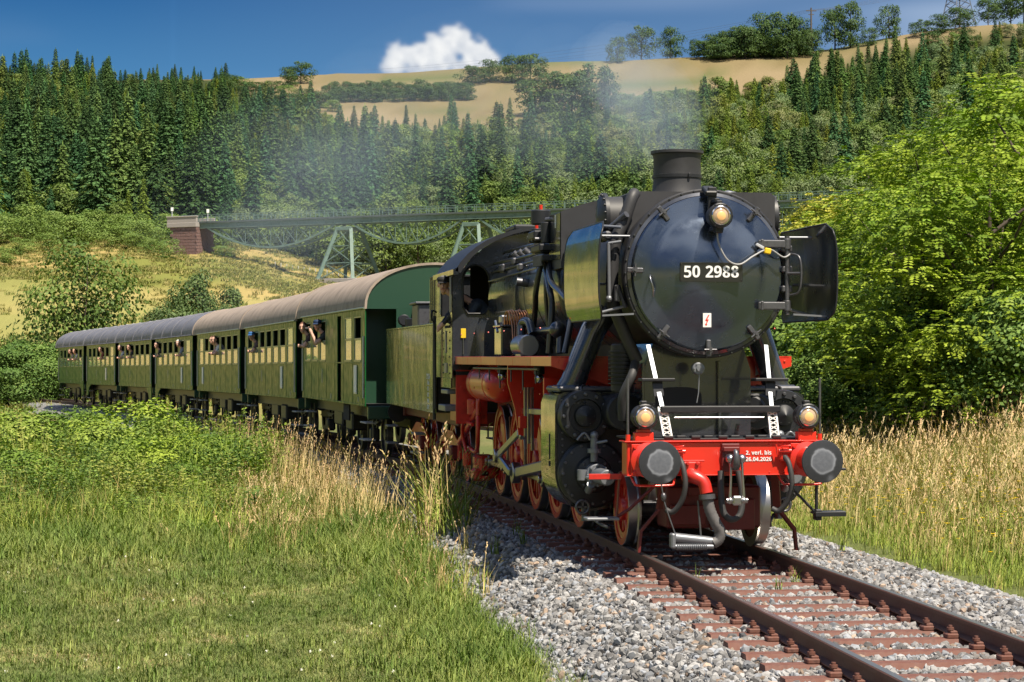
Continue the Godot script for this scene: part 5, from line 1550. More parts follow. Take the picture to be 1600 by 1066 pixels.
# ---------------------------------------------------------------- tender and coaches
func tender() -> void:
	var T := thing("locomotive_tender", Vector3.ZERO)
	tag(T, "glossy plate-sided coal tender with lettered flank, between engine cab and first green coach", "tender")
	var side := mb()
	var x := 1.48
	put("tank", mb().box(Vector3(0, 1.96, -18.55), Vector3(2.9, 1.5, 8.1), 0.02), M.black_dull, T)
	for s in [-1.0, 1.0]:
		var sd := put("tank_side", mb().box(Vector3(s * x, 1.955, -18.5), Vector3(0.03, 1.5, 8.3), 0.004), M.tender_olive_reflection, T)
		put("top_bead", mb().box(Vector3(s * x, 2.715, -18.5), Vector3(0.05, 0.04, 8.34), 0.01), M.tender_olive_reflection, sd)
		var sm := mb()
		for k in 5:
			sm.box(Vector3(s * (x + 0.0155), 1.24 + 0.02 * (k % 2), -15.6 - k * 1.5), Vector3(0.004, 0.05, 0.3))
		put("seam", sm, M.tender_olive_reflection, sd)
		if s < 0.0:
			var lt := 0
			for words in ["2'2' T 26", "26 m", "8 t", "60 t", "15.01", "21.02"]:
				text("lettering", words, 0.09 if lt == 0 else 0.075, M.lettering, Vector3(-x - 0.02, 1.82 - 0.105 * lt, -15.3 + 0.0 * lt), sd, 500, Basis(Vector3.UP, -PI / 2))
				lt += 1
		put("corner_post", mb().tube([Vector3(s * 1.5, 1.1, -14.38), Vector3(s * 1.5, 2.85, -14.38)], 0.03, 8), M.black_dull, T)
	put("coal_bunker", mb().extrude(PackedVector2Array([Vector2(-1.1, 2.7), Vector2(-0.95, 3.05), Vector2(0.95, 3.05), Vector2(1.1, 2.7)]), -15.5, -21.5), M.black_dull, T)
	# upright front screen with ribs, its rim in the sun
	var fr := put("front_screen", mb().box(Vector3(0, 3.12, -15.2), Vector3(2.62, 0.86, 0.05), 0.006).box(Vector3(-1.3, 3.1, -15.75), Vector3(0.04, 0.9, 1.1), 0.006).box(Vector3(1.3, 3.1, -15.75), Vector3(0.04, 0.9, 1.1), 0.006).box(Vector3(0, 3.56, -15.7), Vector3(2.7, 0.04, 1.2), 0.008), M.black_dull, T)
	var rb := mb()
	for k in 4:
		rb.box(Vector3(-1.33, 3.12, -15.4 - k * 0.28), Vector3(0.05, 0.84, 0.07), 0.01)
	put("rib", rb, M.black_gloss, fr)
	put("tool_locker", mb().box(Vector3(-1.0, 2.95, -19.6), Vector3(0.5, 0.45, 1.0), 0.03).box(Vector3(-1.0, 3.19, -19.6), Vector3(0.6, 0.05, 1.1), 0.015), M.steel_dark, T)
	put("filler_lid", mb().cyl(Vector3(-0.9, 2.7, -22.0), Vector3(-0.9, 2.95, -22.0), 0.28, 18, 0.02), M.black_dull, T)
	put("tail_lamp", mb().cyl(Vector3(-1.15, 2.72, -22.5), Vector3(-1.15, 2.82, -22.5), 0.05, 8).cyl(Vector3(-1.15, 2.92, -22.62), Vector3(-1.15, 2.92, -22.42), 0.12, 14, 0.02), M.black_dull, T)
	put("underframe", mb().box(Vector3(0, 1.1, -18.5), Vector3(2.2, 0.24, 8.2), 0.02).box(Vector3(0, 1.1, -22.6), Vector3(2.3, 0.3, 0.15), 0.02), M.red_dark, T)
	for zc in [-16.2, -20.9]:
		for s in [-1.0, 1.0]:
			var bg := put("truck_frame", mb().extrude(PackedVector2Array([Vector2(-1.5, 0.42), Vector2(-1.35, 0.66), Vector2(-0.5, 0.86), Vector2(0.5, 0.86), Vector2(1.35, 0.66), Vector2(1.5, 0.42), Vector2(1.2, 0.36), Vector2(0.6, 0.5), Vector2(-0.6, 0.5), Vector2(-1.2, 0.36)]), -0.02, 0.02, Transform3D(Basis(Vector3(0, 0, -1), Vector3.UP, Vector3.RIGHT), Vector3(s * 1.0, 0, zc))), M.red_frame, T)
			for e in [-0.95, 0.95]:
				wheel(T, "tender_wheel", s * 0.75, 0.5, zc + e, 0.5, 10, M.red)
				put("axle_box", mb().box(Vector3(s * 1.05, 0.5, zc + e), Vector3(0.16, 0.26, 0.3), 0.03), M.yellow if false else M.red_dark, bg)
			put("tender_step", mb().box(Vector3(s * 1.4, 0.75, zc - 1.6), Vector3(0.22, 0.04, 0.55), 0.008).box(Vector3(s * 1.4, 0.4, zc - 1.6), Vector3(0.22, 0.04, 0.55), 0.008), M.steel_grey, T)
	put("buffer", mb().cyl(Vector3(-0.875, 1.05, -22.6), Vector3(-0.875, 1.05, -23.1), 0.1, 12).cyl(Vector3(-0.875, 1.05, -23.1), Vector3(-0.875, 1.05, -23.16), 0.22, 18).cyl(Vector3(0.875, 1.05, -22.6), Vector3(0.875, 1.05, -23.1), 0.1, 12).cyl(Vector3(0.875, 1.05, -23.1), Vector3(0.875, 1.05, -23.16), 0.22, 18), M.black_dull, T)


const COACH := 11.0
const FLOOR := 1.13
const EAVE := 3.17


func window_unit(C: Node3D, s: float, z: float, w: float, y0: float, y1: float, open: bool) -> void:
	var x := s * 1.497
	var ym := lerpf(y0, y1, 0.5)
	var fr := mb()
	for e in [-1.0, 1.0]:
		fr.box(Vector3(x, (y0 + y1) * 0.5, z + e * (w * 0.5 - 0.015)), Vector3(0.03, y1 - y0, 0.03), 0.004)
	fr.box(Vector3(x, y1 - 0.015, z), Vector3(0.03, 0.03, w - 0.06), 0.004)
	fr.box(Vector3(x, y0 + 0.02, z), Vector3(0.05, 0.045, w - 0.06), 0.004)
	var o := put("window", fr, M.window_frame, C)
	put("sash_bar", mb().box(Vector3(x - s * 0.004, ym, z), Vector3(0.03, 0.045, w - 0.06), 0.004), M.window_frame, o)
	put("pane", mb().box(Vector3(x - s * 0.001, (y0 + ym) * 0.5, z), Vector3(0.006, ym - y0 - 0.05, w - 0.06)), M.coach_glass, o)
	if not open:
		put("pane", mb().box(Vector3(x - s * 0.002, (y1 + ym) * 0.5, z), Vector3(0.006, y1 - ym - 0.05, w - 0.06)), M.coach_glass, o)
		put("pale_sheet", mb().box(Vector3(x - s * 0.09, (y1 + ym) * 0.5 + 0.02, z), Vector3(0.01, y1 - ym - 0.06, w - 0.1)), M.pale_sheet, o)  # plain pale yellowish sheet behind the closed upper pane


# One side of the body: sill panel, band with openings, cantrail. gaps holds [z of the middle, width, bottom, top].
func side_wall(C: Node3D, s: float, gaps: Array, skirt_front: bool, skirt_rear: bool, m: Material) -> void:
	var x := s * 1.5
	var b := mb()
	var lo := []
	gaps.sort_custom(func(p, q): return p[0] > q[0])
	var z := 0.0
	for g in gaps:
		var z0: float = g[0] + g[1] * 0.5
		var z1: float = g[0] - g[1] * 0.5
		if z - z0 > 0.01:
			b.box(Vector3(x, (FLOOR + EAVE) * 0.5, (z + z0) * 0.5), Vector3(0.02, EAVE - FLOOR, z - z0))
		if g[2] > FLOOR + 0.05:
			b.box(Vector3(x, (FLOOR + g[2]) * 0.5, g[0]), Vector3(0.02, g[2] - FLOOR, g[1]))
		b.box(Vector3(x, (g[3] + EAVE) * 0.5, g[0]), Vector3(0.02, EAVE - g[3], g[1]))
		z = z1
	b.box(Vector3(x, (FLOOR + EAVE) * 0.5, (z - COACH) * 0.5), Vector3(0.02, EAVE - FLOOR, z + COACH))
	var o := put("body_side", b, m, C)
	var st := mb()
	for k in 8:
		st.box(Vector3(s * 1.511, 1.58, -0.4 - k * 1.45), Vector3(0.008, 0.86, 0.035))
	st.box(Vector3(s * 1.512, 2.035, -COACH * 0.5), Vector3(0.012, 0.03, COACH - 0.04), 0.003)
	st.box(Vector3(s * 1.512, 1.15, -COACH * 0.5), Vector3(0.012, 0.04, COACH - 0.04), 0.003)
	put("body_strip", st, m, o)
	for e in [[skirt_front, 0.0, -1.0], [skirt_rear, -COACH, 1.0]]:
		if e[0]:
			var sk := PackedVector2Array([Vector2(0, FLOOR), Vector2(0, 0.55), Vector2(0.55, 0.55)])
			for k in 6:
				var a := PI * 0.5 * k / 5
				sk.append(Vector2(1.9 - 1.2 * cos(a), 0.55 + 0.56 * sin(a)))
			put("skirt", mb().extrude(sk, -0.02, 0.02, Transform3D(Basis(Vector3(0, 0, e[2]), Vector3.UP, Vector3(-e[2], 0, 0)), Vector3(x, 0, e[1]))), m, o)


func coach(i: int, label: String, openings: Array, roof: Material, kind: int, signs: Array) -> Node3D:
	var s0 := 23.3 + 12.33 * i
	var mid := s0 + COACH * 0.5
	var a := turn_at(mid)
	var p0 := way(s0)
	var C := thing("passenger_coach", p0, a)
	C.rotation.x = -0.005 if i else 0.0
	tag(C, label, "railway coach", "green coaches of the train")
	var body: Material = M.coach_green
	var y0 := 2.06
	var y1 := 3.03
	for s in [-1.0, 1.0]:
		var gaps := []
		for w in openings:                       # [z, width, state] state: o open, c closed, d door slid open
			gaps.append([w[0], w[1], FLOOR if w[2] == "d" else y0, y1 + (0.06 if w[2] == "d" else 0.0)])
		side_wall(C, s, gaps, kind == 1 and i % 2 == 0, kind == 1 and i % 2 == 1, body)
		for w in openings:
			if w[2] == "d":
				put("sliding_door", mb().box(Vector3(s * 1.4, 1.7, w[0] + 0.5), Vector3(0.04, 1.9, 0.9), 0.004), M.inside_dark, C)
			else:
				window_unit(C, s, w[0], w[1], y0, y1, w[2] == "o")
	# roof: an arched shell with gutter and end bulkheads
	var arc := PackedVector2Array()
	for k in 25:
		var t := PI * k / 24
		arc.append(Vector2(1.53 * cos(t), EAVE + 0.98 * pow(maxf(sin(t), 0.0), 0.85)))
	var inner := arc.duplicate()
	for k in range(24, -1, -1):
		var t := PI * k / 24
		inner.append(Vector2(1.48 * cos(t), EAVE + 0.93 * pow(maxf(sin(t), 0.0), 0.85)))
	var rf := put("roof", mb().extrude(inner, 0.03, -COACH - (1.2 if kind == 0 else 1.22)), roof, C)
	var bands := mb()
	var prof: Array = []
	for zz in ([-COACH - 1.19] if kind == 0 else [0.0, -2.9, -5.8, -8.7, -COACH - 1.1]):
		var pts: Array = []
		for k in 25:
			pts.append(Vector3(arc[k].x * 1.005, arc[k].y + 0.004, zz))
		bands.tube(pts, 0.025, 5)
	put("roof_seam", bands, roof, rf)
	var vt := mb()
	for k in (4 if kind == 0 else 5):
		vt.cyl(Vector3(0.0, 4.12, -1.6 - k * 2.2), Vector3(0.0, 4.2, -1.6 - k * 2.2), 0.16, 12, 0.02)
	if kind == 1:
		put("roof_vent", vt, M.silver_paint, rf)
	for s in [-1.0, 1.0]:
		put("gutter", mb().tube([Vector3(s * 1.545, EAVE + 0.015, 0.03), Vector3(s * 1.545, EAVE + 0.015, -COACH)], 0.022, 6), M.window_frame if kind == 0 else roof, rf)
	var bh := arc.duplicate()
	for e in [0.0, -COACH + 0.03]:
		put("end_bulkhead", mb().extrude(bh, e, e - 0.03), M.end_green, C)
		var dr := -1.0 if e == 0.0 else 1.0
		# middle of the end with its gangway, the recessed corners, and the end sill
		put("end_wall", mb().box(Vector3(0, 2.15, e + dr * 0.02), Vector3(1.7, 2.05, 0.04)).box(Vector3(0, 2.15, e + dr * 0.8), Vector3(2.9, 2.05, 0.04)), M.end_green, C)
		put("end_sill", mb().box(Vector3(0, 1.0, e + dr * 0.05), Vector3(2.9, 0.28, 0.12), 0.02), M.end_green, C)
		put("gangway", mb().box(Vector3(0, 2.2, e - dr * 0.14), Vector3(1.0, 2.1, 0.26), 0.04), M.rubber, C)
		for s in [-1.0, 1.0]:
			put("end_handrail", mb().tube([Vector3(s * 1.53, 1.3, e + dr * 0.14), Vector3(s * 1.53, 2.6, e + dr * 0.14)], 0.016, 6), M.silver_paint, C)
			put("buffer", mb().cyl(Vector3(s * 0.875, 1.02, e), Vector3(s * 0.875, 1.02, e - dr * 0.32), 0.1, 12).cyl(Vector3(s * 0.875, 1.02, e - dr * 0.32), Vector3(s * 0.875, 1.02, e - dr * 0.36), 0.21, 18), M.black_dull, C)
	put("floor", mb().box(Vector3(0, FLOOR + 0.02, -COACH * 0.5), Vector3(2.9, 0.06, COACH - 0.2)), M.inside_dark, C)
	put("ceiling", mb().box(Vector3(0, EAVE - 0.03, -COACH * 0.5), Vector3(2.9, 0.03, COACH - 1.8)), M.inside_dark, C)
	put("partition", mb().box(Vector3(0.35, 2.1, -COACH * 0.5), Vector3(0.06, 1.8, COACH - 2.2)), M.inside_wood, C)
	for g in signs:
		var sg := put("route_board", mb().box(Vector3(-1.53, 1.68, g), Vector3(0.012, 0.56, 0.36), 0.003), M.white_paint, C)
		put("board_holder", mb().box(Vector3(-1.524, 1.68, g), Vector3(0.01, 0.62, 0.42), 0.003), M.silver_paint, sg)
	put("lettering_mark", mb().box(Vector3(-1.5135, 1.72, -7.0), Vector3(0.006, 0.34, 0.06)).box(Vector3(-1.5135, 1.26, -5.4), Vector3(0.006, 0.12, 0.08)).box(Vector3(-1.5135, 1.26, -1.0), Vector3(0.006, 0.1, 0.06)), M.stencil, C)
	# running gear
	put("underframe", mb().box(Vector3(0, 0.98, -COACH * 0.5), Vector3(2.3, 0.26, COACH - 0.5), 0.02).box(Vector3(-0.9, 0.7, -COACH * 0.42), Vector3(0.6, 0.42, 1.0), 0.04).box(Vector3(-0.9, 0.72, -COACH * 0.62), Vector3(0.5, 0.36, 1.4), 0.04).box(Vector3(0.6, 0.7, -COACH * 0.5), Vector3(0.8, 0.42, 2.2), 0.04), M.black_dull, C)
	for zz in [-1.9, -COACH * 0.5, -COACH + 1.9]:
		for s in [-1.0, 1.0]:
			var w := put("coach_wheel", mb().lathe([Vector2(0.0, 0.05), Vector2(0.12, 0.05), Vector2(0.13, 0.01), Vector2(0.4, 0.01), Vector2(0.41, 0.06), Vector2(0.47, 0.06), Vector2(0.47, -0.06), Vector2(0.5, -0.07), Vector2(0.3, -0.07)], Vector3(s * 0.75, 0.47, zz), Vector3(s, 0, 0), 28), M.steel_dark, C)
			put("axle_box", mb().box(Vector3(s * 1.02, 0.48, zz), Vector3(0.2, 0.3, 0.32), 0.04).box(Vector3(s * 1.0, 0.8, zz - 0.3), Vector3(0.05, 0.34, 0.08)).box(Vector3(s * 1.0, 0.8, zz + 0.3), Vector3(0.05, 0.34, 0.08)), M.black_dull, w)
			var ls := mb()
			for k in 4:
				ls.box(Vector3(s * 1.0, 0.7 + k * 0.022, zz), Vector3(0.1, 0.018, 0.7 + k * 0.25), 0.003)
			put("leaf_spring", ls, M.black_dull, w)
	for e in [-0.55, -COACH + 0.55]:
		for s in [-1.0, 1.0]:
			put("step_board", mb().box(Vector3(s * 1.36, 0.78, e), Vector3(0.24, 0.035, 0.8), 0.006).box(Vector3(s * 1.38, 0.42, e), Vector3(0.24, 0.035, 0.8), 0.006), M.step_grey, C)
			put("step_iron", mb().box(Vector3(s * 1.3, 0.7, e + 0.36), Vector3(0.03, 0.6, 0.05)).box(Vector3(s * 1.3, 0.7, e - 0.36), Vector3(0.03, 0.6, 0.05)), M.black_dull, C)
	return C


func train() -> void:
	mat("window_frame", lin(0.2, 0.25, 0.17), 0.3, 0.3)
	mat("step_grey", lin(0.3, 0.3, 0.3), 0.7)
	mat("stencil", lin(0.4, 0.42, 0.38), 0.6)
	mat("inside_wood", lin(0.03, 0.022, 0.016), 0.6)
	mat("pale_sheet", lin(0.36, 0.36, 0.2), 0.7)
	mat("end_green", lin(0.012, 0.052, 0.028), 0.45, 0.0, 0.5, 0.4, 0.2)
	var g := mat("coach_glass", Color(0.8, 0.9, 0.85, 0.25), 0.02, 0.0, 0.75)
	g.transparency = BaseMaterial3D.TRANSPARENCY_ALPHA
	tender()
	var seven := func(closed: Array, door := -1, none := -1) -> Array:
		var l := []
		for k in 7:
			if k == none:
				continue
			l.append([-1.1 - k * 1.45, 0.62 if k == door else 1.06, "d" if k == door else ("c" if k in closed else "o")])
		return l
	var six := func(closed: Array) -> Array:
		var l := []
		for k in 6:
			l.append([-1.25 - k * 1.66, 1.16, "c" if k in closed else "o"])
		return l
	coach(0, "green coach with open sliding door coupled right behind the tender", seven.call([1], 2, 3), M.roof_brown, 0, [-1.35])
	coach(1, "second green coach, brown-roofed, with one blue-capped passenger at its windows", seven.call([0]), M.roof_brown, 0, [-2.7])
	coach(2, "green coach with brown roof next to the first grey-roofed coach, one closed rear window", seven.call([6]), M.roof_brown, 0, [-9.3])
	coach(3, "grey-roofed green coach coupled behind the last brown-roofed one", six.call([0]), M.roof_grey, 1, [-2.9])
	coach(4, "grey-roofed green coach fifth behind the tender, no white board on its side", six.call([]), M.roof_grey, 1, [])
	coach(5, "grey-roofed green coach with a white board, last but one of the train", six.call([0]), M.roof_grey, 1, [-3.3])
	coach(6, "last green coach at the rear end of the train", six.call([]), M.roof_grey, 1, [])


# ---------------------------------------------------------------- people
# A body as one skin: tapered limbs [from, to, radius, radius, part] melted together on a grid, meshed by surface nets.
func skin(bones: Array, cell: float, melt := 0.03) -> Dictionary:
	var lo := Vector3.ONE * 1e9
	var hi := -lo
	for b in bones:
		var r: float = maxf(b[2], b[3]) + 3.0 * cell
		for p in [b[0], b[1]]:
			lo = lo.min(p - Vector3.ONE * r)
			hi = hi.max(p + Vector3.ONE * r)
	var n := Vector3i(((hi - lo) / cell).ceil()) + Vector3i.ONE
	var f := PackedFloat32Array()
	f.resize(n.x * n.y * n.z)
	f.fill(1.0)
	var which := PackedByteArray()
	which.resize(f.size())
	var best := PackedFloat32Array()
	best.resize(f.size())
	best.fill(1.0)
	for bi in bones.size():
		var b: Array = bones[bi]
		var a: Vector3 = b[0]
		var d: Vector3 = b[1] - a
		var dd := maxf(d.length_squared(), 1e-9)
		var pad: float = maxf(b[2], b[3]) + melt + 2.0 * cell
		var c0 := Vector3i(((a.min(b[1]) - Vector3.ONE * pad - lo) / cell).floor()).clamp(Vector3i.ZERO, n - Vector3i.ONE)
		var c1 := Vector3i(((a.max(b[1]) + Vector3.ONE * pad - lo) / cell).ceil()).clamp(Vector3i.ZERO, n - Vector3i.ONE)
		for z in range(c0.z, c1.z + 1):
			for y in range(c0.y, c1.y + 1):
				for x in range(c0.x, c1.x + 1):
					var p := lo + Vector3(x, y, z) * cell
					var t := clampf((p - a).dot(d) / dd, 0.0, 1.0)
					var v := (p - a - d * t).length() - lerpf(b[2], b[3], t)
					var k := (z * n.y + y) * n.x + x
					if v < best[k]:
						best[k] = v
						which[k] = b[4]
					var h := maxf(melt - absf(f[k] - v), 0.0) / melt
					f[k] = minf(f[k], v) - h * h * melt * 0.25
	var idx := {}
	var vs := PackedVector3Array()
	var part := PackedByteArray()
	var step := [1, n.x, n.x * n.y]
	for z in n.z - 1:
		for y in n.y - 1:
			for x in n.x - 1:
				var k := (z * n.y + y) * n.x + x
				var inside := 0
				var sum := Vector3.ZERO
				var cnt := 0
				var cv := PackedFloat32Array()
				for q in 8:
					var val: float = f[k + (q & 1) * step[0] + ((q >> 1) & 1) * step[1] + (q >> 2) * step[2]]
					cv.append(val)
					if val < 0.0:
						inside += 1
				if inside == 0 or inside == 8:
					continue
				for q in 8:
					for ax in 3:
						var o := q | (1 << ax)
						if o != q and (cv[q] < 0.0) != (cv[o] < 0.0):
							var t := cv[q] / (cv[q] - cv[o])
							var p := Vector3(q & 1, (q >> 1) & 1, q >> 2)
							p[ax] += t
							sum += p
							cnt += 1
				idx[k] = vs.size()
				vs.append(lo + (Vector3(x, y, z) + sum / cnt) * cell)
				part.append(which[k])
	var tris := PackedInt32Array()
	for k in idx:
		for ax in 3:
			var b1: int = step[(ax + 1) % 3]
			var b2: int = step[(ax + 2) % 3]
			var a0 := f[k]
			var a1 := f[k + step[ax]]
			if (a0 < 0.0) == (a1 < 0.0):
				continue
			if not (idx.has(k - b1) and idx.has(k - b2) and idx.has(k - b1 - b2)):
				continue
			var q := [idx[k], idx[k - b1], idx[k - b1 - b2], idx[k - b2]]
			if a0 < 0.0:
				q.reverse()
			tris.append_array(PackedInt32Array([q[0], q[1], q[2], q[0], q[2], q[3]]))
	var ns := PackedVector3Array()
	ns.resize(vs.size())
	for k in range(0, tris.size(), 3):
		var nn := -(vs[tris[k + 1]] - vs[tris[k]]).cross(vs[tris[k + 2]] - vs[tris[k]])
		for e in 3:
			ns[tris[k + e]] += nn
	for k in ns.size():
		ns[k] = ns[k].normalized()
	return {"v": vs, "n": ns, "i": tris, "p": part}


func skinned(d: Dictionary, tones: Array) -> ArrayMesh:
	var c := PackedColorArray()
	for p in d.p:
		c.append(tones[p])
	var a := []
	a.resize(Mesh.ARRAY_MAX)
	a[Mesh.ARRAY_VERTEX] = d.v
	a[Mesh.ARRAY_NORMAL] = d.n
	a[Mesh.ARRAY_COLOR] = c
	a[Mesh.ARRAY_INDEX] = d.i
	var m := ArrayMesh.new()
	m.add_surface_from_arrays(Mesh.PRIMITIVE_TRIANGLES, a)
	return m


# parts: 0 skin, 1 top, 2 trousers, 3 hair. Origin on the window sill, +z out of the window.
func pose(kind: int) -> Array:
	var b := []
	var hz := 0.1 if kind != 2 else 0.2
	var head := Vector3(0.0, 0.5, hz)
	b.append([Vector3(0, -0.3, -0.34), Vector3(0, 0.05, -0.22), 0.15, 0.155, 1])
	b.append([Vector3(0, 0.05, -0.22), Vector3(0, 0.22, -0.1), 0.155, 0.15, 1])
	b.append([Vector3(-0.14, 0.25, -0.07), Vector3(0.14, 0.25, -0.07), 0.075, 0.075, 1])
	b.append([Vector3(0, 0.27, -0.05), head - Vector3(0, 0.08, 0.02), 0.055, 0.05, 0])
	for s in [-1.0, 1.0]:
		b.append([Vector3(s * 0.08, -0.32, -0.34), Vector3(s * 0.1, -0.75, -0.3), 0.095, 0.065, 2])
		b.append([Vector3(s * 0.1, -0.75, -0.3), Vector3(s * 0.1, -1.16, -0.36), 0.062, 0.045, 2])
		b.append([Vector3(s * 0.1, -1.2, -0.36), Vector3(s * 0.1, -1.2, -0.2), 0.045, 0.04, 3])
		var el := Vector3(s * 0.24, 0.04, 0.1)
		var wr := Vector3(s * -0.02, 0.05, 0.19)
		if kind == 1:                             # holding a camera up before the face
			el = Vector3(s * 0.23, 0.08, 0.16)
			wr = Vector3(s * 0.07, 0.36, 0.28)
		elif kind == 2:
			el = Vector3(s * 0.22, 0.02, 0.12)
			wr = Vector3(s * 0.1, -0.12, 0.24)
		b.append([Vector3(s * 0.18, 0.25, -0.06), Vector3(s * 0.18, 0.25, -0.06).lerp(el, 0.5), 0.062, 0.055, 1])
		b.append([Vector3(s * 0.18, 0.25, -0.06).lerp(el, 0.5), el, 0.05, 0.043, 0 if kind != 2 else 1])
		b.append([el, wr, 0.042, 0.03, 0 if kind != 2 else 1])
		var fw := (wr - el).normalized()
		b.append([wr, wr + fw * 0.08, 0.034, 0.036, 0])
		for k in 4:
			var sd := Vector3(0, 1, 0) if kind != 1 else Vector3(s, 0, 0)
			b.append([wr + fw * 0.09 + sd * (k - 1.5) * 0.017, wr + fw * (0.15 - absf(k - 1.4) * 0.012) + sd * (k - 1.5) * 0.019 - Vector3(0, 0.015, 0), 0.0095, 0.008, 0])
		b.append([wr + fw * 0.03, wr + fw * 0.09 + Vector3(0, 0.035, 0.02), 0.012, 0.009, 0])
	return b


func face(tilt: float) -> Array:
	var b := []
	b.append([Vector3(0, 0.03, -0.02), Vector3(0, 0.05, 0.0), 0.088, 0.086, 0])
	b.append([Vector3(0, -0.05, 0.03), Vector3(0, 0.02, 0.02), 0.056, 0.076, 0])
	b.append([Vector3(0, -0.085, 0.05), Vector3(0, -0.06, 0.045), 0.032, 0.04, 0])
	b.append([Vector3(0, 0.035, 0.088), Vector3(0, -0.012, 0.112), 0.012, 0.017, 0])
	b.append([Vector3(-0.022, -0.052, 0.086), Vector3(0.022, -0.052, 0.086), 0.009, 0.009, 4])
	for s in [-1.0, 1.0]:
		b.append([Vector3(s * 0.088, 0.03, -0.01), Vector3(s * 0.086, -0.02, 0.0), 0.018, 0.013, 0])
		b.append([Vector3(s * 0.018, 0.052, 0.088), Vector3(s * 0.05, 0.055, 0.075), 0.009, 0.007, 3])
		b.append([Vector3(s * 0.032, 0.03, 0.082), Vector3(s * 0.034, 0.03, 0.083), 0.0115, 0.0115, 5])
	b.append([Vector3(0, -0.1, -0.03), Vector3(0, 0.0, -0.02), 0.05, 0.06, 0])
	b.append([Vector3(0, 0.075, -0.025), Vector3(0, 0.02, -0.055), 0.09, 0.085, 3])
	return b


var bodies := []
var face_skin: Dictionary


func person(at: Vector3, outward: float, look: float, kind: int, shirt: Color, hair: Color, cap: Variant, label: String, group := "passengers leaning from the coach windows") -> void:
	if bodies.is_empty():
		for k in 3:
			bodies.append(skin(pose(k), 0.022, 0.03))
		face_skin = skin(face(0.0), 0.0085, 0.014)
	var tone := Color(0.58, 0.34, 0.25)
	var tones := [tone, shirt, Color(0.03, 0.035, 0.06), hair, tone * Color(0.8, 0.5, 0.5), Color(0.03, 0.025, 0.02)]
	var P := thing("person", at, outward)
	tag(P, label, "person", group)
	put("body", skinned(bodies[kind], tones), M.cloth, P)
	var hd := put("head", skinned(face_skin, tones), M.cloth, P)
	hd.position = Vector3(0.0, 0.5, 0.12 if kind != 2 else 0.22)
	hd.rotation = Vector3(0.08, look, 0.0)
	if cap != null:
		var c := mb()
		c.col = cap
		c.lathe([Vector2(0.098, 0.05), Vector2(0.104, 0.075), Vector2(0.112 if kind == 2 else 0.1, 0.115), Vector2(0.085, 0.14), Vector2(0.0, 0.148)], Vector3(0, 0.0, -0.012), Vector3.UP, 20, 60.0)
		c.box(Vector3(0, 0.058, 0.105), Vector3(0.14, 0.01, 0.09), 0.004, Basis(Vector3.RIGHT, 0.25))
		put("cap", c, M.cloth, hd)
	if kind == 1:
		var c := mb()
		c.col = Color(0.03, 0.03, 0.035)
		c.box(Vector3(0, 0.43, 0.31), Vector3(0.13, 0.09, 0.06), 0.012).cyl(Vector3(0, 0.43, 0.33), Vector3(0, 0.43, 0.42), 0.035, 14, 0.005)
		tag(put("camera", c, M.cloth, P), "", "") if false else put("camera", c, M.cloth, P)


func sill(i: int, z: float, up := 2.4) -> Vector3:     # a place on the near window sill of coach i
	var s0 := 23.3 + 12.33 * i
	var a := turn_at(s0 + COACH * 0.5)
	var b := Basis.from_euler(Vector3(-0.005 if i else 0.0, a, 0))
	return way(s0) + b * Vector3(-1.48, up, z)


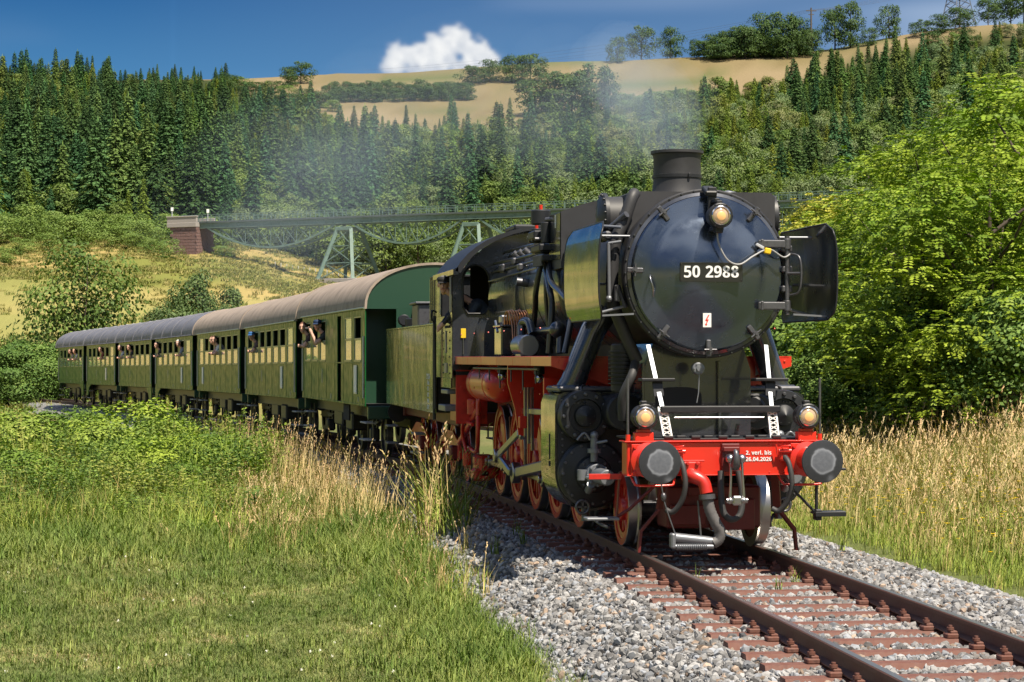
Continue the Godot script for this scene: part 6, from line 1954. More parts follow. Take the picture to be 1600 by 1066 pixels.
func people() -> void:
	var out := -PI / 2
	# turned outwards along -x; heads turn forward to watch the line ahead, where the photographer stands
	var f := 1.15
	person(Vector3(-1.36, 2.8, -12.5), out, 1.3, 2, Color(0.012, 0.014, 0.02), Color(0.12, 0.11, 0.1), Color(0.008, 0.008, 0.01), "engine driver in black cap and jacket leaning from the locomotive cab", "")
	person(Vector3(-1.16, 2.72, -12.28), out, 1.2, 2, Color(0.03, 0.04, 0.06), Color(0.06, 0.04, 0.03), null, "fireman half hidden in the cab beside the capped driver", "")
	person(sill(0, -7.2) + Vector3(0, 0.02, 0), out, f, 1, Color(0.02, 0.03, 0.025), Color(0.03, 0.02, 0.02), Color(0.01, 0.03, 0.08), "man in dark cap aiming a camera from the first coach")
	person(sill(0, -10.15), out, f, 0, Color(0.05, 0.02, 0.02), Color(0.09, 0.03, 0.015), null, "bare-armed passenger with reddish hair at the first coach's rear window")
	person(sill(1, -8.7), out, f, 0, Color(0.1, 0.06, 0.06), Color(0.05, 0.03, 0.02), Color(0.03, 0.12, 0.3), "passenger in bright blue cap leaning from the second coach")
	person(sill(2, -5.6), out, f, 0, Color(0.6, 0.6, 0.6), Color(0.08, 0.04, 0.02), null, "passenger in white top, front one of two in the third coach")
	person(sill(2, -6.1), out, 0.7, 0, Color(0.5, 0.3, 0.28), Color(0.12, 0.06, 0.03), null, "passenger in pink top, rear one of two in the third coach")
	person(sill(3, -10.0), out, 0.9, 0, Color(0.03, 0.03, 0.03), Color(0.03, 0.02, 0.02), null, "dark-clothed passenger resting an arm at the fourth coach's rear window")
	person(sill(3, -3.3), out, f, 0, Color(0.25, 0.27, 0.33), Color(0.5, 0.48, 0.45), null, "grey-haired passenger at the front windows of the fourth coach")
	person(sill(4, -10.0), out, f, 0, Color(0.55, 0.55, 0.6), Color(0.3, 0.25, 0.2), null, "passenger in pale shirt at the fifth coach's rearmost window")
	person(sill(4, -6.7), out, 0.9, 0, Color(0.02, 0.02, 0.03), Color(0.02, 0.015, 0.01), null, "dark-haired passenger in black in the middle of the fifth coach")
	person(sill(5, -4.9), out, f, 0, Color(0.2, 0.04, 0.03), Color(0.05, 0.03, 0.02), null, "passenger in dark red at the sixth coach's windows")
	person(sill(6, -3.2), out, f, 0, Color(0.6, 0.58, 0.55), Color(0.2, 0.12, 0.06), null, "passenger in white leaning from the last coach near its front")
	person(sill(6, -5.0), out, 0.7, 0, Color(0.45, 0.4, 0.35), Color(0.15, 0.1, 0.06), null, "passenger in beige leaning from the middle of the last coach")


# ---------------------------------------------------------------- plants
func leaf(b: MB, at: Vector3, d: Vector3, side: Vector3, nn: Vector3, c: Color) -> void:
	var mid := at + d * 0.5
	var tip := at + d
	var l := mid - side
	var r := mid + side
	if (r - at).cross(tip - at).dot(nn) > 0.0:
		var q := l
		l = r
		r = q
	b.v.append(at); b.v.append(r); b.v.append(tip)
	b.v.append(at); b.v.append(tip); b.v.append(l)
	for k in 6:
		b.n.append(nn)
		b.c.append(c)


func any_dir(r: RandomNumberGenerator) -> Vector3:
	var z := r.randf_range(-1.0, 1.0)
	var a := r.randf() * TAU
	var q := sqrt(1.0 - z * z)
	return Vector3(q * cos(a), z, q * sin(a))


func spruce_shape(seed_: int, wide: float, tone: Color, young: Color) -> ArrayMesh:
	var r := RandomNumberGenerator.new()
	r.seed = seed_
	var b := mb()
	var whorls := 33
	for w in whorls:
		var y := 0.05 + 0.92 * pow(float(w) / whorls, 0.92)
		var reach := wide * pow(1.0 - y, 0.95) * r.randf_range(0.75, 1.2) + 0.012
		var nb := 8 if y < 0.7 else 6
		var t0 := r.randf() * TAU
		for k in nb:
			var a := t0 + TAU * (k + r.randf_range(-0.25, 0.25)) / nb
			var out := Vector3(cos(a), 0, sin(a))
			var len := reach * r.randf_range(0.55, 1.25)
			var sag := r.randf_range(0.2, 0.5)
			var c := tone.lerp(young, r.randf() * 0.5)
			for e in 8:
				var t := 0.22 + 0.78 * e / 7.0
				var p := Vector3(0, y + r.randf_range(-0.008, 0.008), 0) + out * len * t + Vector3.DOWN * len * sag * t * t * 0.9
				for s in [-1.0, 1.0]:
					var sd: Vector3 = out.cross(Vector3.UP) * s
					var d: Vector3 = (out * 0.75 + sd * r.randf_range(0.3, 0.9) + Vector3.DOWN * r.randf_range(0.15, 0.6)).normalized() * (len * (0.4 - 0.22 * t) + 0.016)
					var nn := (out * 0.6 + Vector3.UP * 0.5 + any_dir(r) * 0.6).normalized()
					leaf(b, p, d, d.cross(nn).normalized() * (0.0045 + 0.024 * len), nn, c.lerp(young, t * t * 0.5))
	leaf(b, Vector3(0, 0.93, 0), Vector3(0, 0.08, 0), Vector3(0.006, 0, 0), Vector3(0, 0.3, 1).normalized(), young)
	leaf(b, Vector3(0, 0.93, 0), Vector3(0, 0.08, 0), Vector3(0, 0, 0.006), Vector3(1, 0.3, 0).normalized(), young)
	return b.mesh()


# A leafy crown one unit high: leaves lie on the outsides of many lobes, so that gaps and clumps stay.
func crown_shape(seed_: int, wide: float, low: float, lobes: int, leaves: int, size: float, tone: Color, bright: Color, upright := 0.0) -> ArrayMesh:
	var r := RandomNumberGenerator.new()
	r.seed = seed_
	var b := mb()
	var ball: Array = []
	for k in lobes:
		var y := low + (1.0 - low) * pow(r.randf(), 0.85) * 0.84
		var belly := sin(PI * clampf((y - low) / (1.0 - low) * 0.82 + 0.16, 0.0, 1.0))
		var a := r.randf() * TAU
		var rad := wide * 0.5 * belly * sqrt(r.randf())
		ball.append([Vector3(cos(a) * rad, y, sin(a) * rad), r.randf_range(0.09, 0.17) * (0.6 + 0.6 * belly) * minf(1.0, wide + 0.25), tone.lerp(bright, r.randf())])
	var mid := Vector3(0, low + (1.0 - low) * 0.45, 0)
	for k in leaves:
		var q: Array = ball[r.randi() % lobes]
		var o := any_dir(r)
		if o.y < -0.3 and r.randf() < 0.6:
			o.y = -o.y
		var p: Vector3 = q[0] + o * q[1] * r.randf_range(0.72, 1.12) * Vector3(1.15, 0.85 + upright, 1.15)
		if p.y < 0.01:
			continue
		var nn := (o * 0.7 + (p - mid).normalized() * 0.35 + Vector3.UP * 0.3 + any_dir(r) * 0.45).normalized()
		var d := (any_dir(r) + o * 0.3 + Vector3(0, upright - 0.1, 0)).normalized()
		d = (d - nn * d.dot(nn) * 0.8).normalized() * size * r.randf_range(0.7, 1.3)
		var c: Color = q[2]
		leaf(b, p, d, d.cross(nn).normalized() * size * r.randf_range(0.28, 0.42), nn, c.lerp(bright, r.randf() * 0.35) * r.randf_range(0.85, 1.15))
	return b.mesh()


# Feathered leaves on drooping stalks, in metres, for the trees close by on the right.
func feather_crown(seed_: int, tall: float, wide: float, lobes: int, sprays: int, tone: Color, bright: Color) -> ArrayMesh:
	var r := RandomNumberGenerator.new()
	r.seed = seed_
	var b := mb()
	var ball: Array = []
	for k in lobes:
		var y := tall * (0.05 + 0.83 * r.randf())
		var belly := sin(PI * clampf(y / tall * 0.78 + 0.2, 0.0, 1.0))
		var a := r.randf() * TAU
		var rad := wide * 0.5 * belly * sqrt(r.randf())
		ball.append([Vector3(cos(a) * rad, y, sin(a) * rad), r.randf_range(0.5, 1.0), tone.lerp(bright, r.randf())])
	for k in sprays:
		var q: Array = ball[r.randi() % lobes]
		var o := any_dir(r)
		if o.y < -0.2:
			o.y = -o.y * r.randf()
			o = o.normalized()
		var p: Vector3 = q[0] + o * q[1] * r.randf_range(0.6, 1.1) * Vector3(1.25, 0.7, 1.25)
		if p.y < 0.1:
			continue
		var out := (o * Vector3(1, 0.5, 1) + any_dir(r) * 0.9).normalized()
		var c: Color = q[2]
		c = c.lerp(bright, r.randf() * 0.4) * r.randf_range(0.85, 1.15)
		var long := r.randf_range(0.2, 0.36)
		var sd := out.cross(Vector3.UP).normalized()
		for e in 6:
			var t := (e + 0.6) / 6.0
			var at := p + out * long * t + Vector3.DOWN * long * 0.55 * t * t
			var nn := (Vector3.UP * 0.5 + o * 0.5 + any_dir(r) * 0.6).normalized()
			for s in [-1.0, 1.0]:
				var d: Vector3 = (sd * s + out * 0.35 + Vector3.DOWN * 0.25).normalized() * r.randf_range(0.075, 0.115)
				leaf(b, at, d, d.cross(nn).normalized() * 0.026, nn, c)
	return b.mesh()


# Loose upright stems with pairs of leaves, one unit high and wide.
func weed_shape(seed_: int, stems: int, tone: Color, bright: Color) -> ArrayMesh:
	var r := RandomNumberGenerator.new()
	r.seed = seed_
	var b := mb()
	for k in stems:
		var a := r.randf() * TAU
		var p := Vector3(cos(a), 0, sin(a)) * 0.5 * sqrt(r.randf())
		var h := r.randf_range(0.45, 1.0)
		var lean := any_dir(r) * Vector3(1, 0, 1) * h * 0.35
		var c := tone.lerp(bright, r.randf())
		leaf(b, p, lean + Vector3.UP * h, Vector3(0.008, 0, 0.008), Vector3(0, 0.5, 1).normalized(), c)
		var n := int(h * 13.0)
		for e in n:
			var t := 0.15 + 0.85 * (e + r.randf() * 0.5) / n
			var at := p + lean * t + Vector3.UP * h * t
			var da := r.randf() * TAU
			for s in [0.0, PI]:
				var o := Vector3(cos(da + s), 0, sin(da + s))
				var nn := (Vector3.UP * 0.7 + o * 0.3 + any_dir(r) * 0.5).normalized()
				var d := (o + Vector3.UP * r.randf_range(-0.3, 0.5)).normalized() * r.randf_range(0.06, 0.13) * (1.15 - 0.5 * t)
				leaf(b, at, d, d.cross(nn).normalized() * d.length() * r.randf_range(0.18, 0.34), nn, c.lerp(bright, t * 0.4) * r.randf_range(0.8, 1.2))
	return b.mesh()


func trunk_shape(seed_: int, tall: float, thick: float, limbs: int) -> ArrayMesh:
	var r := RandomNumberGenerator.new()
	r.seed = seed_
	var b := mb()
	var top := Vector3(r.randf_range(-0.06, 0.06) * tall, tall * 0.8, r.randf_range(-0.06, 0.06) * tall)
	b.tube(bez([Vector3(0, -0.3, 0), Vector3(0.02 * tall, tall * 0.3, 0), top * 0.7, top], 3), [thick * 1.3, thick, thick * 0.95, thick * 0.9, thick * 0.8, thick * 0.7, thick * 0.6, thick * 0.5, thick * 0.35, thick * 0.2], 7)
	for k in limbs:
		var y := tall * (0.2 + 0.5 * k / limbs)
		var a := 2.4 * k
		var p := Vector3(0.015 * tall, y, 0)
		b.tube([p, p + Vector3(cos(a), 0.7, sin(a)) * tall * 0.13, p + Vector3(cos(a), 0.95, sin(a)) * tall * 0.25], [thick * 0.45, thick * 0.3, thick * 0.12], 5)
	return b.mesh()


var plant_parts := {}


func plant(called: String, kind: String, at: Vector3, tall: float, wide: float, label: String, category: String, group: String) -> Node3D:
	var o := thing(called, at, rng.randf() * TAU)
	tag(o, label, category, group)
	var p: Array = plant_parts[kind]
	var c := put(p[2], p[0][rng.randi() % p[0].size()], p[3], o)
	c.scale = Vector3(wide, tall, wide) if p[4] else Vector3.ONE * (tall / p[5])
	if p[1] != null:
		var t := put("trunk", p[1], M.bark, o)
		t.scale = Vector3(tall * 0.8, tall, tall * 0.8) if p[4] else Vector3.ONE * (tall / p[5])
	return o


func plants_ready() -> void:
	var tr := trunk_shape(3, 1.0, 0.022, 6)
	var spr := []
	for k in 8:
		var g: float = [1.0, 0.72, 1.2, 0.85, 1.05, 0.65, 1.35, 0.9][k]
		var w: float = [1.0, 0.9, 1.15, 1.1, 0.85, 1.0, 1.25, 0.95][k]
		spr.append(spruce_shape(100 + k, [0.2, 0.24, 0.17, 0.22, 0.19, 0.26, 0.21, 0.15][k], Color(0.053, 0.106, 0.042) * Color(g * w, g, g / w), Color(0.109, 0.208, 0.066) * Color(g * w, g, g / w)))
	var lig := []
	for k in 3:
		lig.append(spruce_shape(120 + k, 0.2, Color(0.109, 0.179, 0.029), Color(0.237, 0.308, 0.053)))
	var sl := mb().tube([Vector3(0, -0.03, 0), Vector3(0, 0.5, 0), Vector3(0, 0.95, 0)], [0.013, 0.009, 0.002], 6).mesh()
	plant_parts["spruce"] = [spr, sl, "needles", M.needle, true]
	plant_parts["young"] = [lig, sl, "needles", M.needle, true]
	var far := func(s: int, wide: float, low: float, n: int, tone: Color, bright: Color, lobes := 26, size := 0.045) -> Array:
		var l := []
		for k in 2:
			l.append(crown_shape(s + k, wide, low, lobes, n, size, tone, bright))
		return l
	plant_parts["broad"] = [far.call(200, 0.8, 0.12, 3200, Color(0.074, 0.126, 0.029), Color(0.158, 0.216, 0.048)), tr, "crown", M.leaf, true]
	plant_parts["ridge"] = [far.call(210, 1.0, 0.0, 3400, Color(0.036, 0.076, 0.023), Color(0.082, 0.134, 0.033)), tr, "crown", M.leaf, true]
	plant_parts["willow"] = [far.call(220, 0.8, 0.05, 3000, Color(0.117, 0.168, 0.072), Color(0.182, 0.228, 0.090)), tr, "crown", M.leaf, true]
	plant_parts["shrub"] = [far.call(230, 1.0, 0.0, 2600, Color(0.105, 0.175, 0.035), Color(0.195, 0.266, 0.063)), null, "foliage", M.leaf, true]
	var thin := trunk_shape(5, 1.0, 0.009, 7)
	plant_parts["sparse"] = [[crown_shape(241, 0.8, 0.02, 40, 9000, 0.026, Color(0.064, 0.112, 0.026), Color(0.144, 0.210, 0.046))], thin, "crown", M.leaf, true]
	plant_parts["column"] = [[crown_shape(244, 0.5, 0.0, 24, 5000, 0.026, Color(0.048, 0.090, 0.030), Color(0.112, 0.165, 0.053), 0.3), crown_shape(245, 0.45, 0.0, 22, 5000, 0.026, Color(0.064, 0.105, 0.038), Color(0.128, 0.180, 0.060), 0.3)], null, "foliage", M.leaf, true]
	var br := []
	for k in 3:
		br.append(crown_shape(250 + k, 1.0, 0.0, 30, 3600, 0.045, [Color(0.16, 0.24, 0.025), Color(0.07, 0.13, 0.02), Color(0.12, 0.2, 0.03)][k % 3], [Color(0.3, 0.38, 0.05), Color(0.18, 0.27, 0.04), Color(0.27, 0.34, 0.06)][k % 3], 0.25))
	plant_parts["bramble"] = [br, null, "foliage", M.leaf, true]
	var nt := []
	for k in 4:
		nt.append(weed_shape(260 + k, 40, [Color(0.1, 0.17, 0.025), Color(0.05, 0.1, 0.02), Color(0.08, 0.14, 0.03), Color(0.16, 0.2, 0.04)][k], [Color(0.24, 0.32, 0.05), Color(0.12, 0.2, 0.04), Color(0.2, 0.29, 0.06), Color(0.34, 0.36, 0.08)][k]))
	plant_parts["weed"] = [nt, null, "foliage", M.leaf, true]
	var fe := []
	for k in 3:
		fe.append(feather_crown(300 + k, 6.0, 5.2, 46, 3600, Color(0.114, 0.208, 0.022), Color(0.304, 0.384, 0.036)))
	plant_parts["feather"] = [fe, trunk_shape(8, 6.0, 0.09, 9), "crown", M.leaf, false, 6.0]
	var fg := []
	for k in 4:
		fg.append(feather_crown(310 + k, 6.0, 5.4, 46, 3600, Color(0.270, 0.336, 0.036), Color(0.459, 0.420, 0.072)))
	plant_parts["golden"] = [fg, trunk_shape(8, 6.0, 0.09, 9), "crown", M.leaf, false, 6.0]
	var dk := []
	for k in 2:
		dk.append(crown_shape(320 + k, 1.1, 0.0, 44, 11000, 0.03, Color(0.063, 0.126, 0.030), Color(0.168, 0.252, 0.053)))
	plant_parts["thicket"] = [dk, trunk_shape(9, 1.0, 0.02, 8), "crown", M.leaf, true]


# ---------------------------------------------------------------- woods
func woods() -> void:
	var spots := []
	var d := 474.0
	while d < 955.0:
		var step := 7.2 + (d - 474.0) * 0.004
		var col := -120.0 + rng.randf() * 30.0
		while col < 1720.0:
			col += step * 3391.7 / d * rng.randf_range(0.75, 1.25)
			var dd := d + rng.randf_range(-0.45, 0.45) * step
			if dd > field_edge(col) - 4.0 + rng.randf_range(-14.0, 6.0):
				continue
			var front := 474.0 if col < 520.0 else (492.0 if col < 900.0 else 500.0)
			if dd < front:
				continue
			spots.append([dd, col])
		d += step * 0.92
	spots.sort_custom(func(p, q): return p[0] < q[0])
	var count := {}
	var mass: Array = []
	var cats := {"spruce": ["spruce_tree", "spruce tree"], "young": ["young_conifer", "conifer"], "broad": ["broadleaf_tree", "tree"], "willow": ["pale_tree", "tree"]}
	var far := {"spruce": [], "young": [], "broad": [], "willow": []}
	for sp in spots:
		var col: float = sp[1]
		var dd: float = sp[0]
		var w := rng.randf()
		var patch := bumps.get_noise_2d(col * 0.12 + 500.0, dd * 0.12)
		var kind := "spruce"
		if col < 620.0:
			if w < 0.1 + (0.25 if dd < 540.0 and col > 330.0 else 0.0):
				kind = "broad"
			elif w < 0.2 + maxf(0.0, patch) * 0.5:
				kind = "young"
		elif col < 930.0:
			kind = "spruce" if w < 0.38 - patch * 0.3 else ("young" if w < 0.66 else ("broad" if w < 0.9 else "willow"))
		elif col < 1230.0:
			kind = "spruce" if w < 0.08 + maxf(0.0, patch) * 0.3 else ("young" if w < 0.62 else ("willow" if w < 0.83 else "broad"))
		else:
			if dd > 690.0 and col < 1450.0:
				kind = "spruce" if w < 0.75 else "young"
			else:
				kind = "young" if w < 0.35 else ("willow" if w < 0.65 else ("broad" if w < 0.85 else "spruce"))
		var tall := rng.randf_range(7.5, 20.0) * (1.0 + 0.25 * patch)
		if kind == "young":
			tall = rng.randf_range(7.0, 13.0)
		elif kind != "spruce":
			tall = rng.randf_range(7.0, 12.0)
		if dd > field_edge(col) - 60.0:
			tall *= rng.randf_range(0.4, 0.85)
		if col > 170.0 and col < 530.0 and dd > 760.0:
			tall *= 0.62
		if kind == "spruce" and dd < 570.0 and col < 620.0:
			tall *= 1.3
		var wide := tall * rng.randf_range(0.85, 1.15)
		var at := at_view(col, dd)
		var n: int = count.get(kind, 0)
		count[kind] = n + 1
		if n < (290 if kind == "spruce" else 120) and col > -20.0 and col < 1620.0:
			plant(cats[kind][0], kind, at, tall, wide, "%s %s in the %s %s" % [("tall" if tall > {"spruce": 15.0, "young": 10.0, "broad": 9.5, "willow": 9.5}[kind] else "short"), {"spruce": "dark spruce", "young": "light green conifer", "broad": "round broadleaf tree", "willow": "pale grey-green tree"}[kind], ("lower wood" if dd < 540.0 else ("middle wood" if dd < 690.0 else "upper wood")), place_words(col)], cats[kind][1], {"spruce": "spruces of the hillside wood", "young": "young conifers of the hillside wood", "broad": "broadleaf trees of the hillside wood", "willow": "pale trees of the far slope"}[kind])
		else:
			far[kind].append(Transform3D(Basis(Vector3.UP, rng.randf() * TAU).scaled(Vector3(wide, tall, wide)), at))
	var W := Node3D.new()
	W.name = "hillside_forest"
	add_child(W)
	stuff(W, "the rest of the dense mixed wood covering the far hillside", "forest")
	for kind in far:
		var shapes: Array = plant_parts[kind][0]
		for k in shapes.size():
			var pl: Array[Transform3D] = []
			var tn := PackedColorArray()
			for i in range(k, far[kind].size(), shapes.size()):
				pl.append(far[kind][i])
				var g := rng.randf_range(0.8, 1.25)
				tn.append(Color(g * rng.randf_range(0.85, 1.25), g, g * rng.randf_range(0.8, 1.1)))
			multi("tree_mass", shapes[k], plant_parts[kind][3], pl, tn, W)


func edge_trees() -> void:
	# rows and clumps on the skyline and between the fields
	for t in [[738, 900, 9, 12], [765, 905, 10, 12], [800, 900, 12, 13], [828, 900, 13, 14], [835, 800, 15, 17], [862, 795, 18, 19], [893, 795, 19, 20], [925, 800, 21, 18], [948, 805, 13, 13], [965, 940, 12, 9], [1003, 945, 16, 13], [1048, 945, 14, 12], [1086, 945, 8, 6], [1122, 935, 10, 12], [1140, 940, 13, 12], [1165, 935, 15, 14], [1192, 940, 20, 16], [1222, 935, 21, 17], [1250, 940, 17, 13], [1305, 950, 20, 13], [1330, 945, 21, 13], [1390, 950, 15, 12], [1360, 940, 8, 8], [470, 915, 10, 11], [450, 905, 9, 9]]:
		plant("skyline_tree", "ridge", at_view(t[0], t[1]), t[2], t[3] * 1.05, "dark round tree standing on the ridge fields against the sky", "tree", "trees on the ridge")
	for k in 30:
		var c := 515.0 + k * 7.4
		plant("hedge_shrub", "ridge", at_view(c, 868.0 + 8.0 * sin(k * 1.7)), rng.randf_range(4.5, 8.0), rng.randf_range(7.0, 10.0), "dark shrub in the long hedge between the ripe fields", "shrub", "shrubs of the field hedge")
	for k in 16:
		var c := 340.0 + k * 12.0
		plant("field_shrub", "ridge" if k % 3 else "shrub", at_view(c, 905.0 - 5.0 * k + 14.0 * sin(k * 2.9)), rng.randf_range(3.0, 7.0), rng.randf_range(6.0, 11.0), "green shrub on the field edge above the dark wood at the left", "shrub", "shrubs above the left wood")
	for k in 14:
		var c := 1100.0 + k * 13.0
		plant("ridge_tree", "ridge", at_view(c, 938.0 + 6.0 * sin(k * 2.3)), rng.randf_range(8.0, 16.0), rng.randf_range(10.0, 15.0), "dark tree in the close row along the golden ridge field", "tree", "close row of trees on the ridge")
	for k in 22:
		var c := 960.0 + k * 8.0
		plant("hedge_shrub", "shrub" if k % 3 else "broad", at_view(c, 815.0 + 8.0 * sin(k * 2.1)), rng.randf_range(4.0, 7.0), rng.randf_range(7.0, 10.0), "green shrub in the hedge below the golden ridge field", "shrub", "shrubs below the ridge field")
	for t in [[1125, 800, 13, 14], [1080, 805, 8, 10], [1470, 940, 9, 13], [1500, 945, 10, 14], [1440, 940, 8, 10], [1545, 950, 12, 14], [1580, 955, 17, 16], [1600, 950, 18, 16], [1460, 900, 9, 12], [1510, 900, 8, 12]]:
		plant("hill_tree", "broad" if t[0] < 1200 else "ridge", at_view(t[0], t[1]), t[2], t[3], "broad tree near the ridge at the upper right", "tree", "trees at the upper right ridge")
	# broadleaf trees at the foot of the wood, behind the viaduct
	for k in 42:
		var c := 372.0 + k * 13.0 + rng.randf_range(-6.0, 6.0)
		var d := rng.randf_range(446.0, 486.0)
		plant("valley_tree", "broad" if k % 4 else "willow", at_view(c, d), rng.randf_range(7.0, 12.5), rng.randf_range(8.0, 12.0), "green broadleaf tree behind the iron viaduct", "tree", "broadleaf trees behind the viaduct")
	for k in 30:
		var c := -10.0 + k * 12.5 + rng.randf_range(-6.0, 6.0)
		plant("slope_shrub", "shrub", at_view(c, rng.randf_range(440.0, 468.0)), rng.randf_range(3.5, 8.0), rng.randf_range(6.0, 10.0), "bright green shrub at the wood's edge left of the viaduct", "shrub", "shrubs along the wood's left edge")
	for t in [[262, 405, 4.5, 6], [235, 410, 3.0, 5], [30, 400, 3.5, 6], [70, 410, 4.0, 6], [10, 370, 3.0, 5], [215, 425, 3.5, 7], [180, 430, 5, 8], [545, 392, 2.2, 4], [560, 398, 1.8, 3], [350, 415, 2.5, 5]]:
		plant("meadow_bush", "shrub", at_view(t[0], t[1]), t[2], t[3], "single green bush on the dry grass slope below the viaduct", "bush", "bushes on the dry slope")
	# behind the rear of the train
	plant("young_tree", "sparse", at_view(128, 150), 12.6, 10.5, "tall thin-leaved tree behind the last coaches", "tree", "")
	for t in [[245, 150, 5.6, 5], [275, 146, 6.4, 5], [300, 142, 7.6, 6], [318, 146, 6.2, 5], [345, 140, 5.6, 6], [365, 142, 6.4, 5], [385, 138, 5.2, 5], [410, 136, 5.2, 5], [428, 138, 4.6, 4], [225, 152, 4.4, 5], [190, 155, 4.2, 6]]:
		plant("slender_bush", "column", at_view(t[0], t[1]), t[2] * 1.2, t[3] * 1.15, "dark upright bush behind the grey-roofed coaches", "bush", "bushes behind the coaches")
	for t in [[-20, 146, 4.0, 6], [15, 142, 4.4, 6], [50, 144, 4.8, 6], [75, 147, 4.0, 5], [95, 150, 3.4, 5], [40, 152, 5.4, 7], [150, 152, 4.0, 5]]:
		plant("dark_bush", "thicket", at_view(t[0], t[1]), t[2], t[3], "dense dark bush beyond the rear end of the train", "bush", "dark bushes past the last coach")


func near_trees() -> void:
	var n := 0
	for t in [["golden", 1285, 62, 8.2, "yellowish flowering tree right behind the raised smoke deflector"], ["feather", 1372, 60, 8.6, "bright feather-leaved tree above the right buffer, middle of the green wall"], ["feather", 1468, 57, 9.4, "tall feather-leaved tree rising toward the upper right hillside"], ["feather", 1562, 54, 10.6, "tallest feather-leaved tree at the right edge of the view"], ["feather", 1650, 50, 10.5, "feather-leaved tree cut by the right edge of the view"], ["feather", 1440, 48, 6.6, "arching feather-leaved tree in front of the green wall's middle"], ["feather", 1545, 46, 7.4, "feather-leaved tree with hanging branches nearest the right edge"], ["thicket", 1232, 66, 7.4, "dark green tree peeping out between boiler and smoke deflector"], ["thicket", 1300, 55, 5.2, "dense leafy tree just right of the smoke deflector"], ["thicket", 1375, 52, 4.4, "dense leafy tree low in the green wall above the dry grass"], ["thicket", 1215, 60, 5.0, "dense tree behind the right cylinder of the engine"], ["thicket", 1610, 44, 3.6, "dark thicket low at the right edge above the tall grass"], ["thicket", 1490, 47, 3.4, "low dark thicket at the back of the tall dry grass"], ["thicket", 1270, 52, 3.0, "low thicket behind the right headlamp"], ["golden", 1330, 66, 8.8, "pale golden-green tree topping the green wall"], ["thicket", 1190, 74, 6.5, "tree seen under the boiler between the braces"], ["thicket", 1120, 78, 5.5, "tree hidden behind the engine's front"], ["feather", 1420, 68, 10.5, "feather-leaved tree at the back of the green wall"], ["feather", 1510, 66, 11.5, "feather-leaved tree behind the tallest one"]]:
		plant("lineside_tree", t[0], at_view(t[1], t[2]), t[3] * (0.82 if t[3] > 8.0 else 0.9), t[3] * (0.95 if t[0] == "thicket" else 1.0), t[4], "tree", "trees of the green wall right of the train")


func near_bushes() -> void:
	var n := 0
	for k in 54:
		var d := rng.randf_range(43.0, 66.0)
		var c := rng.randf_range(-60.0, 500.0 - (66.0 - d) * 3.0)
		var at := at_view(c, d)
		var sq := across(at.x, at.z)
		if sq.y > -3.6:
			continue
		plant("bramble_bush", "bramble", at, rng.randf_range(0.6, 1.1) * (1.0 + 0.5 * bumps.get_noise_2d(at.x * 4.0, at.z * 4.0)) * (0.75 if c > 330.0 else 1.0), rng.randf_range(1.0, 2.2), "bright green bramble bush between the lawn and the coaches", "bush", "brambles in front of the coaches")
	for t in [[205, 55, 1.9, 3.0], [165, 52, 1.6, 2.4], [260, 54, 1.5, 2.6], [310, 50, 1.3, 2.2], [335, 47, 1.2, 2.0], [100, 57, 1.7, 3.0], [40, 56, 1.7, 3.0], [-10, 56, 1.8, 3.2], [400, 52, 1.1, 2.0], [425, 56, 1.1, 1.8]]:
		plant("bramble_bush", "bramble", at_view(t[0], t[1]), t[2], t[3], "bright green bramble bush between the lawn and the coaches", "bush", "brambles in front of the coaches")
	for k in 230:
		var d := rng.randf_range(34.0, 68.0)
		var c := rng.randf_range(-60.0, 500.0 - maxf(0.0, 52.0 - d) * 7.0)
		var at := at_view(c, d)
		if across(at.x, at.z).y > -3.4:
			continue
		var tall := rng.randf_range(0.7, 1.9) if d > 44.0 else rng.randf_range(0.45, 1.1) * smoothstep(31.0, 42.0, d) + 0.15
		plant("weed_clump", "weed", at, tall, rng.randf_range(0.6, 1.3), "%s clump of leafy weeds %s" % ["high" if tall > 1.0 else "low", ("at the lawn's edge, " if d < 42.0 else ("among the front brambles, " if d < 54.0 else "beside the coaches, ")) + ("at far left" if c < 60.0 else ("below the last coach" if c < 170.0 else ("below the grey-roofed coaches" if c < 300.0 else "below the brown-roofed coaches")))], "weeds", "weed clumps behind the lawn")


